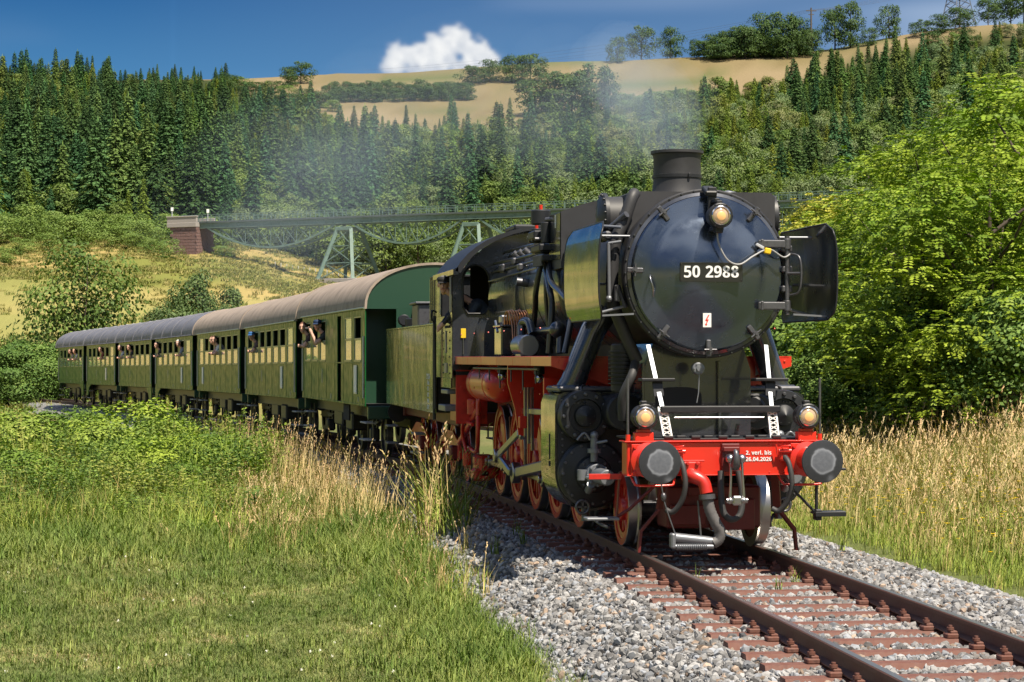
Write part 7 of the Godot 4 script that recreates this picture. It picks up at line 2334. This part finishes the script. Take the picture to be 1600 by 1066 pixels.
func blades(seed_: int, count: int, tall: float, spread: float, width: float, lean: float, tones: Array, heads := Color(0, 0, 0, 0)) -> ArrayMesh:
	var r := RandomNumberGenerator.new()
	r.seed = seed_
	var b := mb()
	for k in count:
		var a := r.randf() * TAU
		var p := Vector3(cos(a), 0, sin(a)) * spread * sqrt(r.randf())
		var h := tall * r.randf_range(0.5, 1.1)
		var da := r.randf() * TAU
		var out := Vector3(cos(da), 0, sin(da)) * h * lean * r.randf_range(0.2, 1.2)
		var sd := Vector3(-sin(da + 0.6), 0, cos(da + 0.6)) * width * r.randf_range(0.7, 1.2)
		var nn := (Vector3.UP * 0.9 + Vector3(cos(da), 0, sin(da)) * 0.5 + any_dir(r) * 0.3).normalized()
		var c: Color = tones[0].lerp(tones[1], r.randf())
		var m1 := p + Vector3.UP * h * 0.5 + out * 0.28
		var tip := p + Vector3.UP * h * (1.0 - 0.25 * lean) + out
		var q := [p - sd, p + sd, m1 + sd * 0.75, m1 - sd * 0.75]
		for tri in [[q[0], q[1], q[2]], [q[0], q[2], q[3]], [q[3], q[2], tip]]:
			var x: Vector3 = tri[1]
			var y: Vector3 = tri[2]
			if (x - tri[0]).cross(y - tri[0]).dot(nn) > 0.0:
				x = tri[2]
				y = tri[1]
			b.v.append(tri[0]); b.v.append(x); b.v.append(y)
			for e in 3:
				b.n.append(nn)
				b.c.append(c)
		if heads.a > 0.0 and r.randf() < 0.5:
			for e in 5:
				var u := tip + (tip - m1).normalized() * (0.03 * e - 0.06)
				var d := ((tip - m1).normalized() + any_dir(r) * 0.5).normalized() * 0.055
				leaf(b, u, d, d.cross(nn).normalized() * 0.009, nn, heads * r.randf_range(0.8, 1.2))
	return b.mesh()


func ribbon(mid: Color, spread: float) -> Color:
	var g := rng.randf_range(1.0 - spread, 1.0 + spread)
	return Color(mid.r * g * rng.randf_range(0.9, 1.12), mid.g * g, mid.b * g)


func grasses() -> void:
	var G := Node3D.new()
	G.name = "lawn_grass"
	add_child(G)
	stuff(G, "short mown meadow grass filling the left foreground", "grass")
	var kinds := [blades(1, 16, 0.11, 0.075, 0.0032, 0.8, [Color(0.168, 0.213, 0.063), Color(0.364, 0.373, 0.152)]), blades(2, 16, 0.085, 0.08, 0.0034, 1.1, [Color(0.237, 0.264, 0.095), Color(0.463, 0.438, 0.216)]), blades(3, 12, 0.06, 0.08, 0.003, 1.4, [Color(0.476, 0.386, 0.202), Color(0.673, 0.515, 0.304)]), blades(4, 14, 0.2, 0.07, 0.0036, 0.6, [Color(0.119, 0.180, 0.037), Color(0.280, 0.335, 0.101)])]
	var pl: Array = [[] as Array[Transform3D], [] as Array[Transform3D], [] as Array[Transform3D], [] as Array[Transform3D]]
	var tn: Array = [PackedColorArray(), PackedColorArray(), PackedColorArray(), PackedColorArray()]
	var patch := FastNoiseLite.new()
	patch.seed = 77
	patch.frequency = 0.35
	for k in 52000:
		var d := sqrt(rng.randf_range(14.5 * 14.5, 41.0 * 41.0))
		if d > 26.0 and rng.randf() < 0.25:
			continue
		var c := rng.randf_range(-80.0, 1080.0)
		var at := at_view(c, d)
		var sq := across(at.x, at.z)
		if sq.y > -2.35 + patch.get_noise_2d(at.x * 5.0, at.z * 5.0) * 0.35 or sq.x > 45.0:
			continue
		var v := patch.get_noise_2d(at.x, at.z) + 0.5 * patch.get_noise_2d(at.x * 3.1, at.z * 3.1)
		var edge := smoothstep(-4.2, -2.6, sq.y)
		var kind := 0
		var w := rng.randf()
		if v > 0.25 and w < 0.3 + v * 0.6:
			kind = 2
		elif w < 0.4:
			kind = 1
		elif w > (0.92 - 0.5 * edge) or (d > 30.0 and w > 0.7):
			kind = 3
		var s := rng.randf_range(0.55, 1.25) * (1.0 + 0.35 * edge) * (0.75 + 0.5 * clampf(0.5 + patch.get_noise_2d(at.x * 0.7 + 40.0, at.z * 0.7), 0.0, 1.0)) * (1.0 + 0.7 * smoothstep(26.0, 34.0, d)) * (1.15 if d > 24.0 else 1.0)
		pl[kind].append(Transform3D(Basis(Vector3.UP, rng.randf() * TAU).scaled(Vector3(s, s * rng.randf_range(0.75, 1.2), s)), at - Vector3(0, 0.01, 0)))
		tn[kind].append(ribbon(Color(1.12, 1.08, 1.05).lerp(Color(0.6, 0.72, 0.55), clampf(0.45 - v * 1.3, 0.0, 1.0)), 0.28))
	for i in 4:
		multi("grass_mass", kinds[i], M.blade, pl[i], tn[i], G)
	# tall dry grass on both sides of the line
	var T := Node3D.new()
	T.name = "tall_dry_grass"
	add_child(T)
	stuff(T, "tall dry seeding grass along both sides of the railway", "grass")
	var straw := [Color(0.3, 0.24, 0.09), Color(0.52, 0.41, 0.2)]
	var green := [Color(0.140, 0.208, 0.036), Color(0.308, 0.364, 0.072)]
	var tall := [blades(11, 14, 1.0, 0.16, 0.005, 0.35, straw, Color(0.5, 0.37, 0.2)), blades(12, 16, 0.75, 0.18, 0.006, 0.55, [green[0], straw[0]]), blades(13, 18, 0.6, 0.2, 0.0075, 0.7, green), blades(14, 9, 1.25, 0.12, 0.005, 0.3, straw, Color(0.42, 0.3, 0.16)), blades(15, 16, 1.5, 0.16, 0.011, 0.45, [Color(0.2, 0.28, 0.04), Color(0.36, 0.42, 0.1)], Color(0.5, 0.4, 0.18))]
	var tp: Array = []
	var tt: Array = []
	for i in 5:
		tp.append([] as Array[Transform3D])
		tt.append(PackedColorArray())
	var add := func(kind: int, at: Vector3, s: float) -> void:
		tp[kind].append(Transform3D(Basis(Vector3.UP, rng.randf() * TAU).scaled(Vector3(s, s * rng.randf_range(0.8, 1.15), s)), at - Vector3(0, 0.02, 0)))
		tt[kind].append(ribbon(Color(1, 1, 1), 0.2))
	for k in 9000:                                # right of the train
		var d := sqrt(rng.randf_range(21.0 * 21.0, 56.0 * 56.0))
		var c := rng.randf_range(1150.0, 1680.0)
		var at := at_view(c, d)
		var sq := across(at.x, at.z)
		if sq.y < 3.55 + patch.get_noise_2d(at.x * 3.0, at.z * 3.0) * 0.4:
			continue
		var v := patch.get_noise_2d(at.x * 0.5, at.z * 0.5)
		var lowish := 1.0 - smoothstep(3.4, 5.4, sq.y)
		var kind := 2 if rng.randf() < 0.33 + 0.4 * lowish + maxf(0.0, -v) * 0.5 else (1 if rng.randf() < 0.5 else 0)
		add.call(kind, at, rng.randf_range(0.5, 1.05) * lerpf(1.0, 0.55, lowish))
	for k in 2300:                                # between lawn and track, left
		var d := rng.randf_range(31.0, 60.0)
		var c := rng.randf_range(250.0, 800.0)
		var at := at_view(c, d)
		var sq := across(at.x, at.z)
		if sq.y > -2.5 or sq.y < -9.0:
			continue
		var near := smoothstep(-7.5, -2.8, sq.y)
		if c < 360.0 and rng.randf() < 0.75:
			continue
		var kind := 0 if rng.randf() < 0.3 * near + 0.08 else (1 if rng.randf() < 0.5 else 2)
		add.call(kind, at, rng.randf_range(0.5, 0.95) * (0.75 + 0.35 * patch.get_noise_2d(at.x * 0.8, at.z * 0.8)))
	for k in 260:                                 # single tall stalks against the tender and the coaches
		add.call(3, on_way(rng.randf_range(11.0, 40.0), rng.randf_range(-3.6, -2.3), -0.7), rng.randf_range(0.65, 1.1))
	for k in 1500:                                # pale straw drifts at the lawn's back
		var at := at_view(rng.randf_range(380.0, 735.0), rng.randf_range(33.0, 50.0))
		var sq := across(at.x, at.z)
		if sq.y > -2.3 or sq.y < -7.5 or patch.get_noise_2d(at.x * 0.6 + 9.0, at.z * 0.6) < -0.05:
			continue
		add.call(0, at, rng.randf_range(0.35, 0.75))
	for k in 420:
		var q := rng.randf_range(-3.3, -2.0)
		add.call([0, 1, 2, 2][rng.randi() % 4], on_way(rng.randf_range(2.0, 34.0), q, -0.5 + (q + 2.0) * 0.2), rng.randf_range(0.35, 0.8))
	for k in 700:                                 # green edge on the right
		var q := rng.randf_range(3.2, 4.6)
		add.call([1, 2, 2][rng.randi() % 3], on_way(rng.randf_range(-4.0, 20.0), q, -0.6), rng.randf_range(0.25, 0.6))
	for k in 24:
		var at := at_view(rng.randf_range(668.0, 722.0), rng.randf_range(30.5, 34.0))
		add.call(4, at, rng.randf_range(0.75, 1.15))
	for k in 10:
		add.call(3, at_view(rng.randf_range(655.0, 705.0), rng.randf_range(30.5, 34.5)), rng.randf_range(1.2, 1.7))
	for k in 2500:                                # rough grass among the brambles
		add.call(2 if rng.randf() < 0.7 else 1, at_view(rng.randf_range(-80.0, 460.0), rng.randf_range(34.0, 70.0)), rng.randf_range(0.8, 1.3))
	for i in 5:
		multi("grass_mass", tall[i], M.blade, tp[i], tt[i], T)
	# tussocks on the far slopes
	var S := Node3D.new()
	S.name = "slope_grass"
	add_child(S)
	stuff(S, "rough sunburnt grass on the slopes below the viaduct", "grass")
	var sp: Array[Transform3D] = []
	var sn := PackedColorArray()
	var tus := blades(21, 30, 0.7, 0.7, 0.05, 0.6, [Color(0.2, 0.21, 0.06), Color(0.38, 0.31, 0.12)])
	for k in 11000:
		var d := sqrt(rng.randf_range(130.0 * 130.0, 470.0 * 470.0))
		var c := rng.randf_range(-60.0, 800.0)
		if c < 420.0 and d > 190.0 and d < 320.0 and rng.randf() < 0.85:
			continue
		var s := rng.randf_range(0.5, 1.3)
		sp.append(Transform3D(Basis(Vector3.UP, rng.randf() * TAU).scaled(Vector3(s, s, s)), at_view(c, d)))
		var g := rng.randf()
		sn.append(Color(1, 1, 1).lerp(Color(0.5, 0.7, 0.45), g * g))
	multi("grass_mass", tus, M.blade, sp, sn, S)
	# little things: tufts in the ballast, yellow flowers
	var F := Node3D.new()
	F.name = "wild_flowers"
	add_child(F)
	stuff(F, "small yellow flowers in the dry grass right of the track", "flowers")
	var fb := mb()
	for k in 7:
		var a := TAU * k / 7
		leaf(fb, Vector3.ZERO, Vector3(cos(a), 0.35, sin(a)) * 0.03, Vector3(-sin(a), 0, cos(a)) * 0.01, Vector3.UP, Color(0.75, 0.5, 0.02))
	var fp: Array[Transform3D] = []
	var fn := PackedColorArray()
	for k in 420:
		var at := at_view(rng.randf_range(1240.0, 1640.0), rng.randf_range(23.0, 38.0))
		if across(at.x, at.z).y < 3.7:
			continue
		fp.append(Transform3D(Basis(Vector3.UP, rng.randf() * TAU).scaled(Vector3.ONE * rng.randf_range(0.8, 1.5)), at + Vector3(0, rng.randf_range(0.25, 0.7), 0)))
		fn.append(Color.WHITE)
	multi("flower_mass", fb.mesh(), M.blade, fp, fn, F)
	var D := Node3D.new()
	D.name = "lawn_flowers"
	add_child(D)
	stuff(D, "scattered tiny white clover heads in the lawn", "flowers")
	var wb := mb()
	for k in 9:
		leaf(wb, Vector3.ZERO, any_dir(rng) * 0.02 + Vector3(0, 0.012, 0), Vector3(0.006, 0, 0.006), Vector3.UP, Color(0.7, 0.68, 0.62))
	fp = []
	fn = PackedColorArray()
	for k in 90:
		var at := at_view(rng.randf_range(-40.0, 900.0), rng.randf_range(16.0, 36.0))
		if across(at.x, at.z).y > -2.6:
			continue
		fp.append(Transform3D(Basis(Vector3.UP, rng.randf() * TAU), at + Vector3(0, rng.randf_range(0.05, 0.13), 0)))
		fn.append(Color.WHITE)
	multi("clover_mass", wb.mesh(), M.blade, fp, fn, D)
	var tuft := blades(31, 16, 0.3, 0.05, 0.006, 0.5, green)
	for t in [[-1.0, 0.2], [-0.5, -0.5], [-0.3, 0.55], [6.5, -1.35], [8.5, -1.7], [5.0, -1.5], [1.2, 2.4], [3.5, 2.2], [-2.5, 2.6], [10.0, -1.5], [4.0, -2.0], [-0.2, 2.9]]:
		var o := put("ballast_tuft", tuft, M.blade)
		o.position = on_way(t[0], t[1], -0.24)
		o.rotation.y = rng.randf() * TAU
		o.scale = Vector3.ONE * rng.randf_range(0.6, 1.1)
		tag(o, "small green grass tuft sprouting between the ballast stones of the track", "grass tuft", "grass tufts in the ballast")


# ---------------------------------------------------------------- viaduct, masts, cloud, smoke
func viaduct() -> void:
	var u0 := -60.3
	var d0 := 420.0
	var fw := Vector3(sin(YAW), 0, -cos(YAW))
	var rt := Vector3(cos(YAW), 0, sin(YAW))
	var foot := Vector3(EYE.x, 0, EYE.z) + rt * u0 + fw * d0
	var dir := (rt * 0.881 - fw * 0.4737).normalized()
	var V := thing("railway_viaduct", foot, atan2(-dir.z, dir.x))
	tag(V, "green iron viaduct on lattice trestles with fish-belly trusses and red stone abutment", "viaduct")
	var y := 28.4
	var deck := put("deck", mb().box(Vector3(75, y - 0.1, 0), Vector3(156, 0.35, 4.4), 0.02), M.bridge_dark, V)
	for s in [-1.0, 1.0]:
		var g := put("girder", mb().box(Vector3(76, y - 0.75, s * 1.7), Vector3(150, 0.8, 0.3)).box(Vector3(76, y - 0.32, s * 1.75), Vector3(150, 0.12, 0.6)).box(Vector3(76, y - 1.2, s * 1.75), Vector3(150, 0.12, 0.5)), M.bridge_green, V)
		var stif := mb()
		for k in 74:
			stif.box(Vector3(2 + k * 2.0, y - 0.76, s * 1.87), Vector3(0.09, 0.74, 0.08))
		put("stiffener", stif, M.bridge_green, g)
		var rl := put("railing", mb().box(Vector3(75, y + 1.3, s * 2.15), Vector3(156, 0.09, 0.09)).box(Vector3(75, y + 0.75, s * 2.15), Vector3(156, 0.06, 0.06)), M.bridge_green, deck)
		for k in 78:
			put("railing_post", mb().box(Vector3(-2 + k * 2.0, y + 0.65, s * 2.15), Vector3(0.11, 1.4, 0.11)), M.bridge_green, rl) if k % 1 == 0 else null
	var ends := [3.0, 34.0, 61.0, 86.0, 112.0, 138.0]
	for i in 5:
		var a: float = ends[i] + (0.0 if i == 0 else 1.8)
		var b: float = ends[i + 1] - 1.8
		for s in [-1.0, 1.0]:
			var ch := mb()
			var wb := mb()
			var n := 10
			var last := Vector3.ZERO
			for k in n + 1:
				var t := float(k) / n
				var p := Vector3(lerpf(a, b, t), y - 1.25 - 4.0 * 4.0 * t * (1.0 - t), s * 1.7)
				if k:
					ch.bar(last, p, 0.34, 0.32)
					var top := Vector3(p.x, y - 1.2, s * 1.7)
					wb.bar(p, top, 0.11, 0.11, Vector3.BACK)
					if k > 1:
						wb.bar(last, top, 0.09, 0.09, Vector3.BACK)
						wb.bar(p, Vector3(last.x, y - 1.2, s * 1.7), 0.09, 0.09, Vector3.BACK)
				last = p
			var tr := put("fish_belly_truss", ch, M.bridge_green, V)
			put("web_bar", wb, M.bridge_green, tr)
	for i in 4:
		var x: float = ends[i + 1]
		var base := V.to_global(Vector3(x, 0, 0))
		var gy := ground_y(base.x, base.z) - 0.2
		var pier := put("trestle_pier", mb().box(Vector3(x, y - 2.2, 0), Vector3(3.4, 0.7, 4.2), 0.05), M.bridge_green, V)
		var corner := func(sx: float, sz: float, t: float) -> Vector3:
			return Vector3(x + sx * lerpf(1.5, 3.9, t), lerpf(y - 2.2, gy + 0.9, t), sz * lerpf(1.7, 4.8, t))
		for sx in [-1.0, 1.0]:
			for sz in [-1.0, 1.0]:
				put("leg", mb().bar(corner.call(sx, sz, 0.0), corner.call(sx, sz, 1.0), 0.6, 0.6), M.bridge_green, pier)
		var br := mb()
		for k in 3:
			var t0 := k / 3.0
			var t1 := (k + 1) / 3.0
			for s in [-1.0, 1.0]:
				br.bar(corner.call(-1, s, t0), corner.call(1, s, t1), 0.12, 0.12)
				br.bar(corner.call(1, s, t0), corner.call(-1, s, t1), 0.12, 0.12)
				br.bar(corner.call(-1, s, t1), corner.call(1, s, t1), 0.18, 0.18)
				br.bar(corner.call(s, -1, t0), corner.call(s, 1, t1), 0.12, 0.12)
				br.bar(corner.call(s, 1, t0), corner.call(s, -1, t1), 0.12, 0.12)
				br.bar(corner.call(s, -1, t1), corner.call(s, 1, t1), 0.18, 0.18, Vector3.UP)
		put("bracing", br, M.bridge_green, pier)
		var stone := mat("pale_stone", lin(0.34, 0.31, 0.3), 0.9)
		for s in [-1.0, 1.0]:
			put("stone_footing", mb().box(Vector3(x, gy + 0.3, s * 4.8), Vector3(10.0, 1.7, 1.8), 0.06), stone, pier)
	# abutment: courses of red sandstone under a paler coping
	var red := mat("red_sandstone", lin(0.2, 0.115, 0.1), 0.95)
	world_noise(red, noise_tex(51, 0.05, 256, 5, [grey(0.4), grey(0.8), grey(1.0), grey(0.6)]), 2.0)
	var cope := mat("coping_stone", lin(0.33, 0.3, 0.28), 0.95)
	var ab := put("abutment", mb().box(Vector3(-1.6, y - 6.2, 0), Vector3(5.4, 10.5, 5.2)), red, V)
	var r := RandomNumberGenerator.new()
	r.seed = 12
	for row in 17:
		var yy := y - 1.3 - row * 0.6
		for side in 2:
			var n := 5
			for k in n:
				var w := 6.2 / n
				var off := 0.0 if row % 2 == 0 else w * 0.5
				if side == 0:
					var xx := -5.1 + minf((k + 0.5) * w + off, 6.2 - 0.3)
					put("stone_block", mb().box(Vector3(xx, yy, 2.82), Vector3(w - 0.06, 0.54, 0.2 + r.randf() * 0.08), 0.03), red, ab)
				else:
					put("stone_block", mb().box(Vector3(1.14, yy, -2.3 + k * 1.13 + (0.0 if row % 2 else 0.3)), Vector3(0.2 + r.randf() * 0.08, 0.54, 1.05), 0.03), red, ab)
	put("coping", mb().box(Vector3(-2.2, y - 0.55, 0), Vector3(7.0, 0.9, 6.4), 0.06).box(Vector3(-2.2, y + 0.45, 2.9), Vector3(7.0, 1.1, 0.5), 0.05).box(Vector3(-2.2, y + 0.45, -2.9), Vector3(7.0, 1.1, 0.5), 0.05).box(Vector3(-2.2, y + 1.05, 2.9), Vector3(7.2, 0.2, 0.75), 0.04), cope, ab)
	for k in 2:
		var sg := thing("line_marker", V.to_global(Vector3([-5.0, 3.5][k], y + 0.1, 2.4)))
		put("post", mb().cyl(Vector3.ZERO, Vector3(0, 2.6 - 0.6 * k, 0), 0.09, 6), M.silver_paint, sg)
		put("board", mb().box(Vector3(0, 2.5 - 0.6 * k, 0.12), Vector3(0.5, 0.7, 0.06), 0.01), M.white_paint, sg)
		tag(sg, ["pale marker post on the abutment's left end", "pale marker post at the viaduct's first railing posts"][k], "marker post")
	# pasture fence below the bridge
	for k in 44:
		var p := at_view(430.0 + k * 9.0, 424.0 - k * 0.3)
		var f := put("fence_post", mb().box(Vector3(0, 0.6, 0), Vector3(0.14, 1.3, 0.14)), M.silver_paint)
		f.position = p
		tag(f, "thin pale fence post on the meadow below the viaduct", "fence post", "fence posts below the viaduct")


func masts() -> void:
	var p := at_view(1268, 935)
	var P := thing("power_pole", p)
	put("pole_shaft", mb().tube([Vector3(0, -1, 0), Vector3(0, 20.5, 0)], [0.5, 0.34], 8), M.pole_wood, P)
	put("crossarm", mb().box(Vector3(0, 19.2, 0), Vector3(4.6, 0.35, 0.35)).box(Vector3(0, 17.6, 0), Vector3(2.4, 0.3, 0.3)), M.pole_wood, P)
	tag(P, "slim wooden power pole standing among the ridge trees", "power pole")
	var q := at_view(1498, 1010)
	var T := thing("lattice_pylon", q, 0.3)
	tag(T, "steel lattice pylon on the ridge cut off by the top edge of the view", "pylon")
	var at := func(sx: float, sz: float, h: float) -> Vector3:
		var w := lerpf(7.0, 1.2, minf(h / 34.0, 1.0))
		return Vector3(sx * w, h, sz * w)
	for sx in [-1.0, 1.0]:
		for sz in [-1.0, 1.0]:
			put("leg", mb().bar(at.call(sx, sz, -3.0), at.call(sx, sz, 34.0), 0.45, 0.45), M.lattice_steel, T)
	var br := mb()
	var hs := [0.0, 5.0, 9.5, 13.5, 17.0, 20.0, 23.0, 26.0, 29.0, 31.5, 34.0]
	for k in 10:
		for s in [-1.0, 1.0]:
			br.bar(at.call(-1, s, hs[k]), at.call(1, s, hs[k + 1]), 0.22, 0.22)
			br.bar(at.call(1, s, hs[k]), at.call(-1, s, hs[k + 1]), 0.22, 0.22)
			br.bar(at.call(s, -1, hs[k]), at.call(s, 1, hs[k + 1]), 0.22, 0.22)
			br.bar(at.call(s, 1, hs[k]), at.call(s, -1, hs[k + 1]), 0.22, 0.22)
	for h in [26.0, 32.0]:
		br.bar(Vector3(-8, h, 0), Vector3(8, h, 0), 0.4, 0.4)
	put("bracing", br, M.lattice_steel, T)
	var k := 0
	for e in [-2.1, -0.7, 0.7, 2.1]:
		var a := p + Vector3(e, 19.4, 0)
		var b := at_view(700.0 + 60.0 * e, 1150) + Vector3(e, 24.0, 0)
		var c := q + Vector3(e * 3.0, 30.0, 0)
		var pts: Array = []
		for i in 13:
			var t := i / 12.0
			pts.append(a.lerp(b, t) - Vector3(0, 7.0 * 4.0 * t * (1.0 - t) * 0.5, 0))
		var w := put("power_line", mb().tube(pts, 0.035, 4, false), M.wire)
		pts = []
		for i in 13:
			var t := i / 12.0
			pts.append(a.lerp(c, t) - Vector3(0, 5.0 * 4.0 * t * (1.0 - t) * 0.5, 0))
		put("wire_span", mb().tube(pts, 0.035, 4, false), M.wire, w)
		tag(w, "thin overhead wire running from the wooden power pole across the sky", "power line", "overhead wires")


func smoke() -> void:
	var S := Node3D.new()
	S.name = "chimney_smoke"
	add_child(S)
	stuff(S, "thin bluish smoke drifting back from the engine's chimney", "smoke")
	var r := RandomNumberGenerator.new()
	r.seed = 14
	var path := [Vector3(0.0, 4.6, -3.0), Vector3(-0.1, 5.25, -4.2), Vector3(-0.5, 5.7, -8.0), Vector3(-1.1, 6.2, -16.0), Vector3(-2.0, 6.9, -26.0), Vector3(-3.0, 6.9, -38.0), Vector3(-3.2, 6.2, -50.0)]
	var girth := [0.32, 0.75, 1.0, 1.45, 1.9, 2.4, 2.7]
	for k in 44:
		var t := 6.0 * pow(k / 43.0, 0.9)
		var i := mini(int(t), 5)
		var g := lerpf(girth[i], girth[i + 1], t - i)
		var v := FogVolume.new()
		v.name = numbered("smoke_puff", S)
		v.shape = RenderingServer.FOG_VOLUME_SHAPE_ELLIPSOID
		v.size = Vector3(g * r.randf_range(1.1, 2.0), g * r.randf_range(0.9, 1.7), g * r.randf_range(1.6, 3.6))
		v.position = path[i].lerp(path[i + 1], t - i) + any_dir(r) * g * Vector3(0.55, 0.6, 0.7) * (0.15 if k < 3 else 1.0)
		v.rotation = Vector3(r.randf() - 0.5, r.randf() * 3.0, r.randf() - 0.5)
		var m := FogMaterial.new()
		m.albedo = Color(0.84, 0.92, 1.0)
		m.density = (0.055 if k < 12 else 0.014) / (g + 0.25) * r.randf_range(0.7, 1.3)
		v.material = m
		S.add_child(v, true)


func _ready() -> void:
	rng.seed = 5
	view_and_light()
	materials()
	lay_way()
	land()
	track()
	viaduct()
	masts()
	locomotive()
	train()
	people()
	plants_ready()
	woods()
	edge_trees()
	near_trees()
	near_bushes()
	grasses()
	smoke()
	tell_apart()
